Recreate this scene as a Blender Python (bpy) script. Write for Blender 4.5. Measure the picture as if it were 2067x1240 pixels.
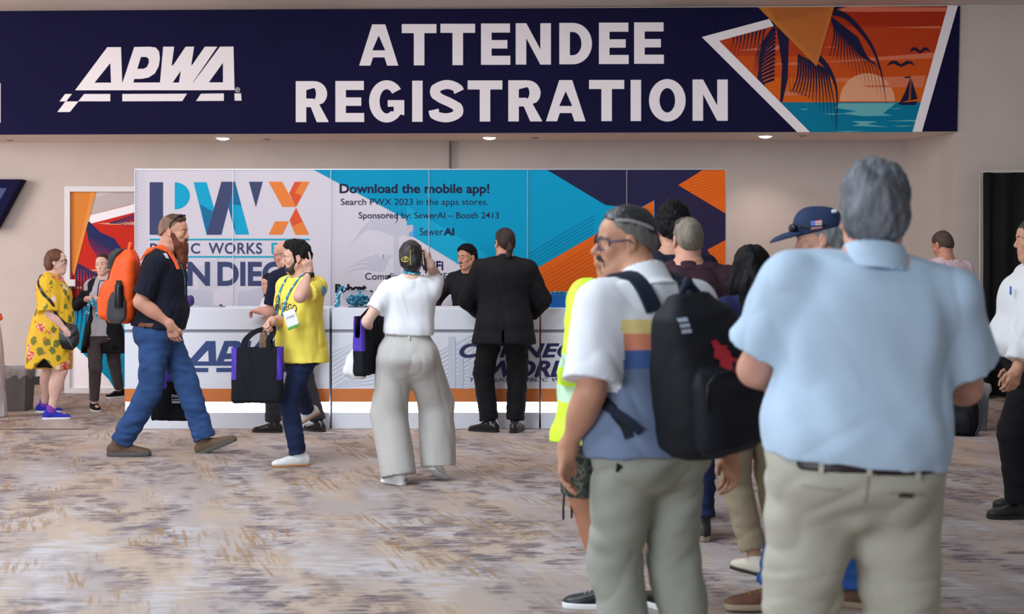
import bpy, math, random
import numpy as np
from mathutils import Vector, Matrix
from mathutils.bvhtree import BVHTree
for o in list(bpy.data.objects): bpy.data.objects.remove(o)
scene = bpy.context.scene
COL = scene.collection
PI = math.pi
F_PX, CX, HY, HC = 2900.0, 1033.5, 527.0, 1.53          # focal length in px, centre column, horizon row, eye height

# ---------------------------------------------------------------- camera
cam_d = bpy.data.cameras.new('camera'); cam = bpy.data.objects.new('camera', cam_d); COL.objects.link(cam)
cam.location = (0, 0, HC); cam.rotation_euler = (PI/2, 0, 0)
cam_d.sensor_width = 36.0; cam_d.lens = 36.0*F_PX/2067.0
cam_d.shift_y = -(620.0-HY)/2067.0
cam_d.clip_end = 100
cam_d.dof.use_dof = True; cam_d.dof.focus_distance = 11.9; cam_d.dof.aperture_fstop = 3.2
scene.camera = cam

# ---------------------------------------------------------------- world and light
scene.view_settings.view_transform = 'Standard'; scene.view_settings.look = 'None'
scene.view_settings.gamma = 1; scene.view_settings.use_curve_mapping = False
scene.view_settings.exposure = 0.0
wd = bpy.data.worlds.new('world'); scene.world = wd; wd.use_nodes = True
wd.node_tree.nodes['Background'].inputs[0].default_value = (0.86, 0.92, 1.0, 1)
wd.node_tree.nodes['Background'].inputs[1].default_value = 0.30
def area(name, loc, target, size, power, col, size_y=None):
    d = bpy.data.lights.new(name, 'AREA'); d.energy = power; d.color = col
    d.shape = 'RECTANGLE'; d.size = size; d.size_y = size_y or size
    o = bpy.data.objects.new(name, d); COL.objects.link(o); o.location = loc
    o.rotation_euler = (Vector(target)-Vector(loc)).to_track_quat('-Z', 'Y').to_euler()
    return o
area('window_daylight', (-7.5, -3.5, 3.2), (0.0, 11.5, 0.6), 7, 800, (0.78, 0.89, 1.0), 4.5)
area('added_overhead_fill', (-3.6, 6.2, 5.2), (-1.8, 7.2, 0), 4, 430, (0.80, 0.90, 1.0), 4)  # unseen overhead fill, added to brighten and cool the near floor
area('hall_light', (-3.0, 9.5, 4.25), (-3.0, 10.5, 0), 5, 60, (1.0, 0.93, 0.89), 4)
area('registration_light', (0.0, 12.3, 4.2), (0.0, 13.4, 0.6), 9, 105, (1.0, 0.95, 0.95), 1.5)
area('left_hall_light', (-9.6, 12.6, 2.6), (-5.2, 17.6, 1.3), 3, 230, (1.0, 0.90, 0.86), 2.5)

# ---------------------------------------------------------------- helpers
def lin(c):
    return tuple(((v/255.0)/12.92 if v/255.0 <= 0.04045 else ((v/255.0+0.055)/1.055)**2.4) for v in c)
def W(px, py, Y): return Vector(((px-CX)*Y/F_PX, Y, HC-(py-HY)*Y/F_PX))       # the point of depth Y seen at a pixel
def tag(o, label=None, cat=None, group=None, kind=None):
    if label: o['label'] = label
    if cat: o['category'] = cat
    if group: o['group'] = group
    if kind: o['kind'] = kind
    return o
OFF = {}
def thing(name, label, cat, loc=(0,0,0), rz=0, group=None, kind=None, base=(0,0,0)):
    """an Empty; its parts are drawn in the frame (loc, rz), and the Empty itself stands at the local point base"""
    o = bpy.data.objects.new(name, None); COL.objects.link(o); o.empty_display_size = 0.1
    b = Matrix.Rotation(rz, 3, 'Z') @ Vector(base)
    o.location = Vector(loc)+b; o.rotation_euler = (0, 0, rz)
    OFF[o.name] = np.array(base, float)
    return tag(o, label, cat, group, kind)
def off_of(parent):
    t = np.zeros(3); p = parent
    while p is not None:
        if p.name in OFF: return OFF[p.name]
        p = p.parent
    return t
def mesh_obj(name, V, Fc, mats, parent=None, smooth=True, mi=None, autosmooth=None):
    V = np.asarray(V, float)-off_of(parent)
    me = bpy.data.meshes.new(name)
    if isinstance(Fc, np.ndarray):
        n = len(Fc); k = Fc.shape[1]
        me.vertices.add(len(V)); me.vertices.foreach_set('co', V.astype(np.float32).ravel())
        me.loops.add(n*k); me.loops.foreach_set('vertex_index', Fc.astype(np.int32).ravel())
        me.polygons.add(n); me.polygons.foreach_set('loop_start', np.arange(0, n*k, k, dtype=np.int32))
        me.update(calc_edges=True)
    else:
        me.from_pydata([tuple(v) for v in V], [], Fc); me.update()
    if not isinstance(mats, (list, tuple)): mats = [mats]
    for m in mats: me.materials.append(m)
    if mi is not None: me.polygons.foreach_set('material_index', np.asarray(mi, np.int32))
    me.polygons.foreach_set('use_smooth', [bool(smooth)]*len(me.polygons))
    o = bpy.data.objects.new(name, me); COL.objects.link(o)
    if autosmooth:
        me.set_sharp_from_angle(angle=math.radians(autosmooth))
    if parent is not None: o.parent = parent
    return o

# ---------------------------------------------------------------- materials
MATS = {}
def mat(name, rgb, rough=0.6, var=0.0, vscale=8.0, bump=0.0, bscale=120.0, spec=0.4, metal=0.0, stretch=(1,1,1), sheen=0.0, emit=None, estr=0.0, raw=False):
    if name in MATS: return MATS[name]
    m = bpy.data.materials.new(name); m.use_nodes = True; nt = m.node_tree; b = nt.nodes['Principled BSDF']
    c = rgb if raw else lin(rgb)
    b.inputs['Base Color'].default_value = (*c, 1); b.inputs['Roughness'].default_value = rough
    b.inputs['Specular IOR Level'].default_value = spec; b.inputs['Metallic'].default_value = metal
    if sheen: b.inputs['Sheen Weight'].default_value = sheen
    if emit is not None:
        b.inputs['Emission Color'].default_value = (*emit, 1); b.inputs['Emission Strength'].default_value = estr
    if var or bump:
        tc = nt.nodes.new('ShaderNodeTexCoord'); mp = nt.nodes.new('ShaderNodeMapping'); mp.inputs['Scale'].default_value = stretch
        nt.links.new(tc.outputs['Object'], mp.inputs['Vector'])
    if var:
        n = nt.nodes.new('ShaderNodeTexNoise'); n.inputs['Scale'].default_value = vscale; n.inputs['Detail'].default_value = 3
        nt.links.new(mp.outputs['Vector'], n.inputs['Vector'])
        r = nt.nodes.new('ShaderNodeValToRGB')
        r.color_ramp.elements[0].color = (*[max(0, v*(1-var)) for v in c], 1); r.color_ramp.elements[1].color = (*[min(1, v*(1+var)) for v in c], 1)
        r.color_ramp.elements[0].position = 0.3; r.color_ramp.elements[1].position = 0.7
        nt.links.new(n.outputs['Fac'], r.inputs['Fac']); nt.links.new(r.outputs['Color'], b.inputs['Base Color'])
    if bump:
        n2 = nt.nodes.new('ShaderNodeTexNoise'); n2.inputs['Scale'].default_value = bscale; n2.inputs['Detail'].default_value = 2
        nt.links.new(mp.outputs['Vector'], n2.inputs['Vector'])
        bp = nt.nodes.new('ShaderNodeBump'); bp.inputs['Strength'].default_value = bump; bp.inputs['Distance'].default_value = 0.01
        nt.links.new(n2.outputs['Fac'], bp.inputs['Height']); nt.links.new(bp.outputs['Normal'], b.inputs['Normal'])
    MATS[name] = m
    return m

# ---------------------------------------------------------------- plain solids
class MB:
    """collects boxes, prisms and tubes into one mesh"""
    def __init__(s): s.V = []; s.F = []; s.M = []
    def add(s, V, F, m=0):
        n = len(s.V); s.V += [tuple(v) for v in V]; s.F += [tuple(i+n for i in f) for f in F]; s.M += [m]*len(F); return s
    def box(s, lo, hi, m=0, frame=None):
        x0,y0,z0 = lo; x1,y1,z1 = hi
        V = [(x0,y0,z0),(x1,y0,z0),(x1,y1,z0),(x0,y1,z0),(x0,y0,z1),(x1,y0,z1),(x1,y1,z1),(x0,y1,z1)]
        if frame is not None: V = [frame @ Vector(v) for v in V]
        return s.add(V, [(3,2,1,0),(4,5,6,7),(0,1,5,4),(1,2,6,5),(2,3,7,6),(3,0,4,7)], m)
    def tube(s, pts, r, n=8, m=0, closed=False):
        pts = [Vector(p) for p in pts]; rs = r if isinstance(r, (list, tuple)) else [r]*len(pts)
        rings = []; up = None
        for i, p in enumerate(pts):
            a = pts[i-1] if i or closed else p; b = pts[(i+1) % len(pts)] if i < len(pts)-1 or closed else p
            t = (b-a).normalized()
            if up is None: up = Vector((0,0,1)) if abs(t.z) < 0.9 else Vector((1,0,0))
            u = t.cross(up).normalized(); v = u.cross(t).normalized(); up = v
            rings.append([p+(u*math.cos(q)+v*math.sin(q))*rs[i] for q in [2*PI*k/n for k in range(n)]])
        V = [v for rg in rings for v in rg]; L = len(rings); F = []
        for i in range(L if closed else L-1):
            for k in range(n):
                a = i*n+k; b = i*n+(k+1) % n; c = ((i+1) % L)*n+(k+1) % n; d = ((i+1) % L)*n+k
                F.append((a,b,c,d))
        if not closed: F += [tuple(range(n))[::-1], tuple((L-1)*n+k for k in range(n))]
        return s.add(V, F, m)
    def lathe(s, prof, c=(0,0,0), n=32, m=0):
        c = Vector(c); V = []; F = []
        for r, z in prof:
            for k in range(n):
                q = 2*PI*k/n; V.append(c+Vector((r*math.cos(q), r*math.sin(q), z)))
        for i in range(len(prof)-1):
            for k in range(n):
                F.append((i*n+k, i*n+(k+1) % n, (i+1)*n+(k+1) % n, (i+1)*n+k))
        return s.add(V, F, m)
    def sphere(s, c, r, n=12, m=0):
        c = Vector(c); rr = r if isinstance(r, (tuple, list)) else (r, r, r); V = []; F = []
        for i in range(n+1):
            a = PI*i/n
            for k in range(2*n):
                q = PI*k/n; V.append(c+Vector((rr[0]*math.sin(a)*math.cos(q), rr[1]*math.sin(a)*math.sin(q), -rr[2]*math.cos(a))))
        for i in range(n):
            for k in range(2*n): F.append((i*2*n+k, i*2*n+(k+1) % (2*n), (i+1)*2*n+(k+1) % (2*n), (i+1)*2*n+k))
        return s.add(V, F, m)
    def build(s, name, mats, parent=None, smooth=False, bevel=0, autosmooth=None):
        o = mesh_obj(name, s.V, s.F, mats, parent, smooth, s.M, autosmooth)
        if bevel:
            b = o.modifiers.new('bevel', 'BEVEL'); b.width = bevel; b.segments = 2; b.limit_method = 'ANGLE'
        return o
# ---------------------------------------------------------------- smooth solids (distance fields turned into one surface)
def A3(v): return np.array(v, float)
def nrm(v): v = A3(v); return v/(np.linalg.norm(v)+1e-12)
def rotz(a): c, s = math.cos(a), math.sin(a); return np.array([[c,-s,0],[s,c,0],[0,0,1.0]])
def rotx(a): c, s = math.cos(a), math.sin(a); return np.array([[1.0,0,0],[0,c,-s],[0,s,c]])
def roty(a): c, s = math.cos(a), math.sin(a); return np.array([[c,0,s],[0,1.0,0],[-s,0,c]])
_rng = np.random.RandomState(7); _TAB = _rng.rand(32,32,32).astype(np.float32)
def vnoise(P):
    i = np.floor(P).astype(int); f = (P-i); f = f*f*(3-2*f); i &= 31; j = (i+1) & 31
    x0,y0,z0 = i.T; x1,y1,z1 = j.T; fx,fy,fz = f.T
    T = _TAB
    c = lambda a,b,d: T[a,b,d]
    return (((c(x0,y0,z0)*(1-fx)+c(x1,y0,z0)*fx)*(1-fy)+(c(x0,y1,z0)*(1-fx)+c(x1,y1,z0)*fx)*fy)*(1-fz)
           +((c(x0,y0,z1)*(1-fx)+c(x1,y0,z1)*fx)*(1-fy)+(c(x0,y1,z1)*(1-fx)+c(x1,y1,z1)*fx)*fy)*fz)*2-1
def folds(amp, scale=(9,9,5), tilt=0.0, seed=0, sharp=1.6, wl=None):
    """a field of cloth folds: valleys narrow, ridges broad; scale = cycles per metre along the local axes"""
    R = roty(tilt)
    def f(P, N):
        q = (P@R.T)*np.array(scale)+seed*3.7
        w = np.stack([vnoise(q*0.6+11), vnoise(q*0.6+23), vnoise(q*0.6+5)], 1)*0.7
        n = 1-np.abs(vnoise(q+w))*2
        a = amp*(np.sign(n)*np.abs(n)**sharp)*-0.8+amp*0.5*vnoise(q*2.3+w)
        return a if wl is None else a*wl(P)
    return f
def rough_field(amp, scale, seed=0):
    def f(P, N):
        q = P*np.array(scale)+seed*5.3
        return amp*(vnoise(q)+0.5*vnoise(q*2.1+3))
    return f
def cat_table(rows, m=8):
    R = np.array(rows, float); n = len(R); out = []
    for i in range(n-1):
        p0, p1, p2, p3 = R[max(i-1,0)], R[i], R[i+1], R[min(i+2,n-1)]
        for t in np.linspace(0, 1, m, endpoint=False):
            v = 0.5*((2*p1)+(-p0+p2)*t+(2*p0-5*p1+4*p2-p3)*t*t+(-p0+3*p1-3*p2+p3)*t**3)
            v[0] = p1[0]+(p2[0]-p1[0])*t
            out.append(v)
    out.append(R[-1]); return np.array(out)
class Shape:
    def __init__(s): s.ops = []
    def _add(s, fn, lo, hi, k, op, clips):
        if clips:
            base = fn; cl = [(A3(c), nrm(n)) for c, n in clips]
            def fn(X, Y, Z):
                d = base(X, Y, Z)
                for c, n in cl: d = np.maximum(d, (X-c[0])*n[0]+(Y-c[1])*n[1]+(Z-c[2])*n[2])
                return d
        s.ops.append((op, k, fn, A3(lo), A3(hi))); return s
    def cone(s, a, b, ra, rb=None, k=.02, op='u', clips=None, flat=None):
        """tapered capsule; flat = (direction, factor) squeezes the section along a direction"""
        a = A3(a); b = A3(b); rb = ra if rb is None else rb; ba = b-a; L2 = max(ba@ba, 1e-9)
        if flat is not None: fd = nrm(flat[0]); ff = 1.0/flat[1]-1.0
        def fn(X, Y, Z):
            x, y, z = X-a[0], Y-a[1], Z-a[2]
            h = np.clip((x*ba[0]+y*ba[1]+z*ba[2])/L2, 0, 1)
            x, y, z = x-h*ba[0], y-h*ba[1], z-h*ba[2]
            if flat is not None:
                t = (x*fd[0]+y*fd[1]+z*fd[2])*ff; x, y, z = x+t*fd[0], y+t*fd[1], z+t*fd[2]
            return np.sqrt(x*x+y*y+z*z)-(ra+(rb-ra)*h)
        r = max(ra, rb)
        return s._add(fn, np.minimum(a, b)-r, np.maximum(a, b)+r, k, op, clips)
    def chain(s, pts, rs, k=.015, op='u', flat=None):
        for i in range(len(pts)-1): s.cone(pts[i], pts[i+1], rs[i], rs[i+1], k, op, None, flat)
        return s
    def ell(s, c, r, R=None, k=.02, op='u', clips=None):
        c = A3(c); r = A3(r) if not np.isscalar(r) else A3([r]*3); R = np.eye(3) if R is None else A3(R)
        def fn(X, Y, Z):
            x, y, z = X-c[0], Y-c[1], Z-c[2]
            u = [(x*R[0,i]+y*R[1,i]+z*R[2,i]) for i in range(3)]
            k0 = np.sqrt(sum((u[i]/r[i])**2 for i in range(3))); k1 = np.sqrt(sum((u[i]/r[i]**2)**2 for i in range(3)))
            return k0*(k0-1)/(k1+1e-9)
        e = np.sqrt(((R*r)**2).sum(1))
        return s._add(fn, c-e, c+e, k, op, clips)
    def box(s, c, hs, rad=.01, R=None, k=.01, op='u', clips=None):
        c = A3(c); hs = A3(hs)-rad; R = np.eye(3) if R is None else A3(R)
        def fn(X, Y, Z):
            x, y, z = X-c[0], Y-c[1], Z-c[2]
            q = [np.abs(x*R[0,i]+y*R[1,i]+z*R[2,i])-hs[i] for i in range(3)]
            o = np.sqrt(sum(np.maximum(v, 0)**2 for v in q))
            return o+np.minimum(np.maximum(q[0], np.maximum(q[1], q[2])), 0)-rad
        e = (np.abs(R)*(hs+rad)).sum(1)
        return s._add(fn, c-e, c+e, k, op, clips)
    def loft(s, rows, o=(0,0,0), R=None, n=2.3, k=.02, op='u', clips=None):
        """stacked ellipses (z, cx, cy, rx, ry) along the frame's third axis"""
        T = cat_table(rows); o = A3(o); R = np.eye(3) if R is None else A3(R); z0, z1 = T[0,0], T[-1,0]
        def fn(X, Y, Z):
            x, y, z = X-o[0], Y-o[1], Z-o[2]
            u = x*R[0,0]+y*R[1,0]+z*R[2,0]; v = x*R[0,1]+y*R[1,1]+z*R[2,1]; w = x*R[0,2]+y*R[1,2]+z*R[2,2]
            cx, cy, rx, ry = (np.interp(w, T[:,0], T[:,i]) for i in (1,2,3,4))
            u = np.abs(u-cx)/rx; v = np.abs(v-cy)/ry
            d = ((u**n+v**n)**(1.0/n)-1)*np.minimum(rx, ry)
            return np.maximum(d, np.maximum(z0-w, w-z1))
        cs = np.array([[T[:,1]-T[:,3], T[:,1]+T[:,3]], [T[:,2]-T[:,4], T[:,2]+T[:,4]]])
        box = [(cs[0,0].min(), cs[0,1].max()), (cs[1,0].min(), cs[1,1].max()), (z0, z1)]
        P = np.array([[a, b, c] for a in box[0] for b in box[1] for c in box[2]])@R.T+o
        return s._add(fn, P.min(0), P.max(0), k, op, clips)
    def cut(s, c, n):
        s.ops.append(('cut', 0, (A3(c), nrm(n)), None, None)); return s
    def cutn(s, c, n, amp=.005, fr=70, seed=0):
        """a cut along a plane with a ragged edge"""
        s.ops.append(('cutn', 0, (A3(c), nrm(n), amp, fr, seed), None, None)); return s
    def mesh(s, h=.008, fine=(), pad=.02):
        """surface nets on a grid that is finer inside the given boxes (lo, hi, step)"""
        U = [o for o in s.ops if o[0] == 'u']
        lo = np.min([o[3] for o in U], 0)-pad; hi = np.max([o[4] for o in U], 0)+pad
        ax = []
        for i in range(3):
            p = lo[i]; out = [p]
            while p < hi[i]:
                st = h
                for f in fine:
                    if f[0][i]-1e-6 <= p < f[1][i]: st = min(st, f[2])
                    elif p < f[0][i] < p+st: st = min(st, max(f[0][i]-p, f[2]))
                p += st; out.append(p)
            ax.append(np.array(out))
        n = [len(a) for a in ax]; F = np.full(n, .25, np.float32)
        for op, k, fn, l, u in s.ops:
            if op == 'cut':
                c, nn = fn
                d = (ax[0][:,None,None]-c[0])*nn[0]+(ax[1][None,:,None]-c[1])*nn[1]+(ax[2][None,None,:]-c[2])*nn[2]
                F = np.maximum(F, d.astype(np.float32)); continue
            if op == 'cutn':
                c, nn, amp, fr, seed = fn; G = np.stack(np.meshgrid(*ax, indexing='ij'), -1).reshape(-1, 3)
                d = (G-c)@nn+amp*(vnoise(G*fr+seed)+.6*vnoise(G*fr*2.3+9))
                F = np.maximum(F, d.reshape(F.shape).astype(np.float32)); continue
            m = max(k, 2.5*h, .02); sl = []
            for i in range(3):
                a = max(np.searchsorted(ax[i], l[i]-m)-1, 0); b = min(np.searchsorted(ax[i], u[i]+m)+1, n[i]); sl.append(slice(a, b))
            X, Y, Z = ax[0][sl[0]][:,None,None], ax[1][sl[1]][None,:,None], ax[2][sl[2]][None,None,:]
            if 0 in (X.size, Y.size, Z.size): continue
            d = fn(X, Y, Z).astype(np.float32); f = F[sl[0], sl[1], sl[2]]
            if op == 'u':
                r = np.minimum(f, d)
                if k > 0: q = np.maximum(k-np.abs(f-d), 0)/k; r = r-q*q*k*.25
            else:
                d = -d; r = np.maximum(f, d)
                if k > 0: q = np.maximum(k-np.abs(f-d), 0)/k; r = r+q*q*k*.25
            F[sl[0], sl[1], sl[2]] = r
        S = F < 0
        c8 = [S[i:n[0]-1+i, j:n[1]-1+j, k_:n[2]-1+k_] for i in (0,1) for j in (0,1) for k_ in (0,1)]
        cnt = np.zeros(c8[0].shape, np.int8)
        for c in c8: cnt += c
        act = np.argwhere((cnt > 0) & (cnt < 8))
        if len(act) == 0: return np.zeros((0,3)), np.zeros((0,4), int)
        idx = np.full(cnt.shape, -1, np.int32); idx[tuple(act.T)] = np.arange(len(act))
        sm = np.zeros((len(act), 3)); nn_ = np.zeros(len(act))
        for e in range(3):
            o1, o2 = [i for i in range(3) if i != e]
            for a in (0,1):
                for b in (0,1):
                    p = act.copy(); p[:,o1] += a; p[:,o2] += b; q = p.copy(); q[:,e] += 1
                    f0 = F[tuple(p.T)]; f1 = F[tuple(q.T)]; x = (f0 < 0) != (f1 < 0)
                    t = np.where(x, f0/np.where(x, f0-f1, 1), 0)
                    pos = np.stack([ax[i][p[:,i]] for i in range(3)], 1)
                    pos[:,e] += t*(ax[e][q[:,e]]-ax[e][p[:,e]])
                    sm += pos*x[:,None]; nn_ += x
        V = sm/nn_[:,None]; quads = []
        for e in range(3):
            o1, o2 = (e+1) % 3, (e+2) % 3
            sa = [slice(None)]*3; sb = [slice(None)]*3; sa[e] = slice(0, n[e]-1); sb[e] = slice(1, n[e])
            A, B = S[tuple(sa)], S[tuple(sb)]
            ed = np.argwhere(A != B)
            ed = ed[(ed[:,o1] > 0) & (ed[:,o2] > 0) & (ed[:,o1] < n[o1]-1) & (ed[:,o2] < n[o2]-1)]
            if not len(ed): continue
            ins = A[tuple(ed.T)]
            def ci(d1, d2):
                q = ed.copy(); q[:,o1] += d1; q[:,o2] += d2; return idx[tuple(q.T)]
            Q = np.stack([ci(-1,-1), ci(0,-1), ci(0,0), ci(-1,0)], 1)
            Q[~ins] = Q[~ins][:, ::-1]; quads.append(Q)
        Q = np.concatenate(quads); Q = Q[(Q >= 0).all(1)]
        return V, Q
def vnormals(V, Q):
    a, b, c, d = (V[Q[:,i]] for i in range(4)); fn = np.cross(c-a, d-b); N = np.zeros_like(V)
    for i in range(4): np.add.at(N, Q[:,i], fn)
    return N/(np.linalg.norm(N, axis=1)[:,None]+1e-12)
def relax(V, Q, it=1, w=.5):
    E = np.concatenate([Q[:,[0,1]], Q[:,[1,2]], Q[:,[2,3]], Q[:,[3,0]]])
    for _ in range(it):
        S = np.zeros_like(V); n = np.zeros(len(V))
        for i in range(3): S[:,i] = np.bincount(E[:,0], V[E[:,1],i], len(V))+np.bincount(E[:,1], V[E[:,0],i], len(V))
        n = np.bincount(E[:,0], minlength=len(V))+np.bincount(E[:,1], minlength=len(V))
        V = V*(1-w)+w*S/np.maximum(n,1)[:,None]
    return V
def sdf(shape, name, mats, parent, h=.008, fine=(), disp=(), smooth=1, matfn=None, warp=None):
    V, Q = shape.mesh(h, fine)
    if smooth: V = relax(V, Q, smooth)
    for f in ([disp] if callable(disp) else disp):
        N = vnormals(V, Q); V = V+N*f(V, N)[:,None]
    if warp is not None: V = warp(V)
    mi = None
    if matfn is not None: mi = matfn(V[Q].mean(1))
    o = mesh_obj(name, V, Q, mats, parent, True, mi)
    o['_n'] = len(V); del o['_n']
    GEO[o.name] = (V, Q)
    return o
GEO = {}
def bvh(*objs):
    Vs, Fs, n = [], [], 0
    for o in objs:
        V, Q = GEO[o.name]; Vs.append(V); Fs.append(Q+n); n += len(V)
    V = np.concatenate(Vs); Q = np.concatenate(Fs)
    return BVHTree.FromPolygons([tuple(v) for v in V], [tuple(int(i) for i in q) for q in Q])
def curve_pts(pts, n=40, closed=False):
    R = [A3(p) for p in pts]
    if closed: R = R+[R[0]]
    m = len(R)-1; out = []
    for i in range(m):
        p0 = R[i-1] if i > 0 else (R[m-1] if closed else R[0]); p1, p2 = R[i], R[i+1]
        p3 = R[i+2] if i+2 <= m else (R[1] if closed else R[m])
        for t in np.linspace(0, 1, max(2, n//m), endpoint=False):
            out.append(0.5*((2*p1)+(-p0+p2)*t+(2*p0-5*p1+4*p2-p3)*t*t+(-p0+3*p1-3*p2+p3)*t**3))
    if not closed: out.append(R[-1])
    return out
def ribbon(name, pts, width, thick, m, parent, surf=None, off=.003, n=40, closed=False, normal=None, twist=0, snap=None, widths=None):
    """a strap: a flat band along a curve, laid on a surface where one is given (within snap of it)"""
    C = curve_pts(pts, n, closed); L = len(C); P = []; Nn = []
    for c in C:
        nn = A3(normal) if normal is not None else A3((0,-1,0))
        if surf is not None:
            loc, no, _, dist = surf.find_nearest(Vector(c))
            if loc is not None and (snap is None or dist < snap):
                nn = A3(no); c = A3(loc)+nn*(off+thick/2)
        P.append(c); Nn.append(nn)
    if surf is not None:
        for _ in range(3):
            P = [P[i] if (not closed and i in (0, L-1)) else (P[i-1]+2*P[i]+P[(i+1) % L])/4 for i in range(L)]
            Nn = [nrm(Nn[i-1]+2*Nn[i]+Nn[(i+1) % L]) if (closed or 0 < i < L-1) else Nn[i] for i in range(L)]
    V, F = [], []
    for i in range(L):
        a = P[i-1] if (i or closed) else P[i]; b = P[(i+1) % L] if (i < L-1 or closed) else P[i]
        t = nrm(b-a); wv = nrm(np.cross(t, Nn[i])); nv = nrm(np.cross(wv, t)); w = (widths[min(int(i*len(widths)/L), len(widths)-1)] if widths else width)/2; h = thick/2
        V += [P[i]-wv*w-nv*h, P[i]+wv*w-nv*h, P[i]+wv*w+nv*h, P[i]-wv*w+nv*h]
    for i in range(L if closed else L-1):
        j = (i+1) % L
        for k in range(4): F.append((i*4+k, i*4+(k+1) % 4, j*4+(k+1) % 4, j*4+k))
    if not closed: F += [(3,2,1,0), tuple((L-1)*4+k for k in range(4))]
    return mesh_obj(name, V, F, m, parent, True, None, 50)
def text_geo(body, shear=0.0, offset=0.0, spacing=1.0, res=6):
    c = bpy.data.curves.new('t', 'FONT'); c.body = body; c.size = 1; c.shear = shear; c.offset = offset; c.space_character = spacing; c.resolution_u = res
    c.fill_mode = 'FRONT'
    o = bpy.data.objects.new('t', c); COL.objects.link(o)
    dg = bpy.context.evaluated_depsgraph_get(); me = bpy.data.meshes.new_from_object(o.evaluated_get(dg))
    V = np.array([v.co[:] for v in me.vertices])[:, :2]; F = [tuple(p.vertices) for p in me.polygons]
    bpy.data.objects.remove(o); bpy.data.curves.remove(c); bpy.data.meshes.remove(me)
    lo, hi = V.min(0), V.max(0)
    return (V-lo)/(hi-lo), F, (hi-lo)
def decal(name, UV, F, m, parent, org, ux, uy, dirn, surf, off=.004, mi=None, reach=.6):
    """prints a flat drawing onto a surface: each point org+u*ux+v*uy is carried along dirn until it meets the surface"""
    org, ux, uy, d = A3(org), A3(ux), A3(uy), nrm(dirn); V = []
    for u, v in UV:
        p = org+u*ux+v*uy
        loc, no, _, _ = surf.ray_cast(Vector(p-d*reach), Vector(d), 2*reach)
        V.append(A3(loc)-d*off if loc is not None else p)
    return mesh_obj(name, V, F, m, parent, True, mi)
# ---------------------------------------------------------------- people
def two_bone(a, t, l1, l2, pole):
    a, t = A3(a), A3(t); d = t-a; D = np.linalg.norm(d); m = (l1+l2)*.999
    if D > m: t = a+d/D*m; d = t-a; D = m
    D = max(D, abs(l1-l2)+1e-3); u = d/np.linalg.norm(d)
    x = (l1*l1-l2*l2+D*D)/(2*D); hgt = math.sqrt(max(l1*l1-x*x, 0))
    p = A3(pole); p = p-u*(p@u); p = nrm(p)
    return a+u*x+p*hgt, t
MALE = [(-.13,0,-.01,.150,.098),(-.05,0,-.018,.168,.120),(.03,0,-.012,.166,.118),(.10,0,-.002,.156,.108),(.17,0,.006,.150,.103),(.25,0,.008,.157,.108),
        (.34,0,.004,.172,.116),(.42,0,-.006,.180,.112),(.48,0,-.014,.162,.092),(.525,0,-.02,.105,.072),(.565,0,-.018,.060,.058)]
FEMALE = [(-.13,0,-.01,.152,.098),(-.05,0,-.02,.172,.120),(.03,0,-.014,.162,.112),(.10,0,-.002,.138,.096),(.17,0,.005,.126,.090),(.25,0,.008,.136,.096),
        (.34,0,.006,.150,.104),(.42,0,-.006,.154,.100),(.48,0,-.014,.140,.082),(.525,0,-.018,.090,.064),(.565,0,-.016,.050,.050)]
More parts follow.
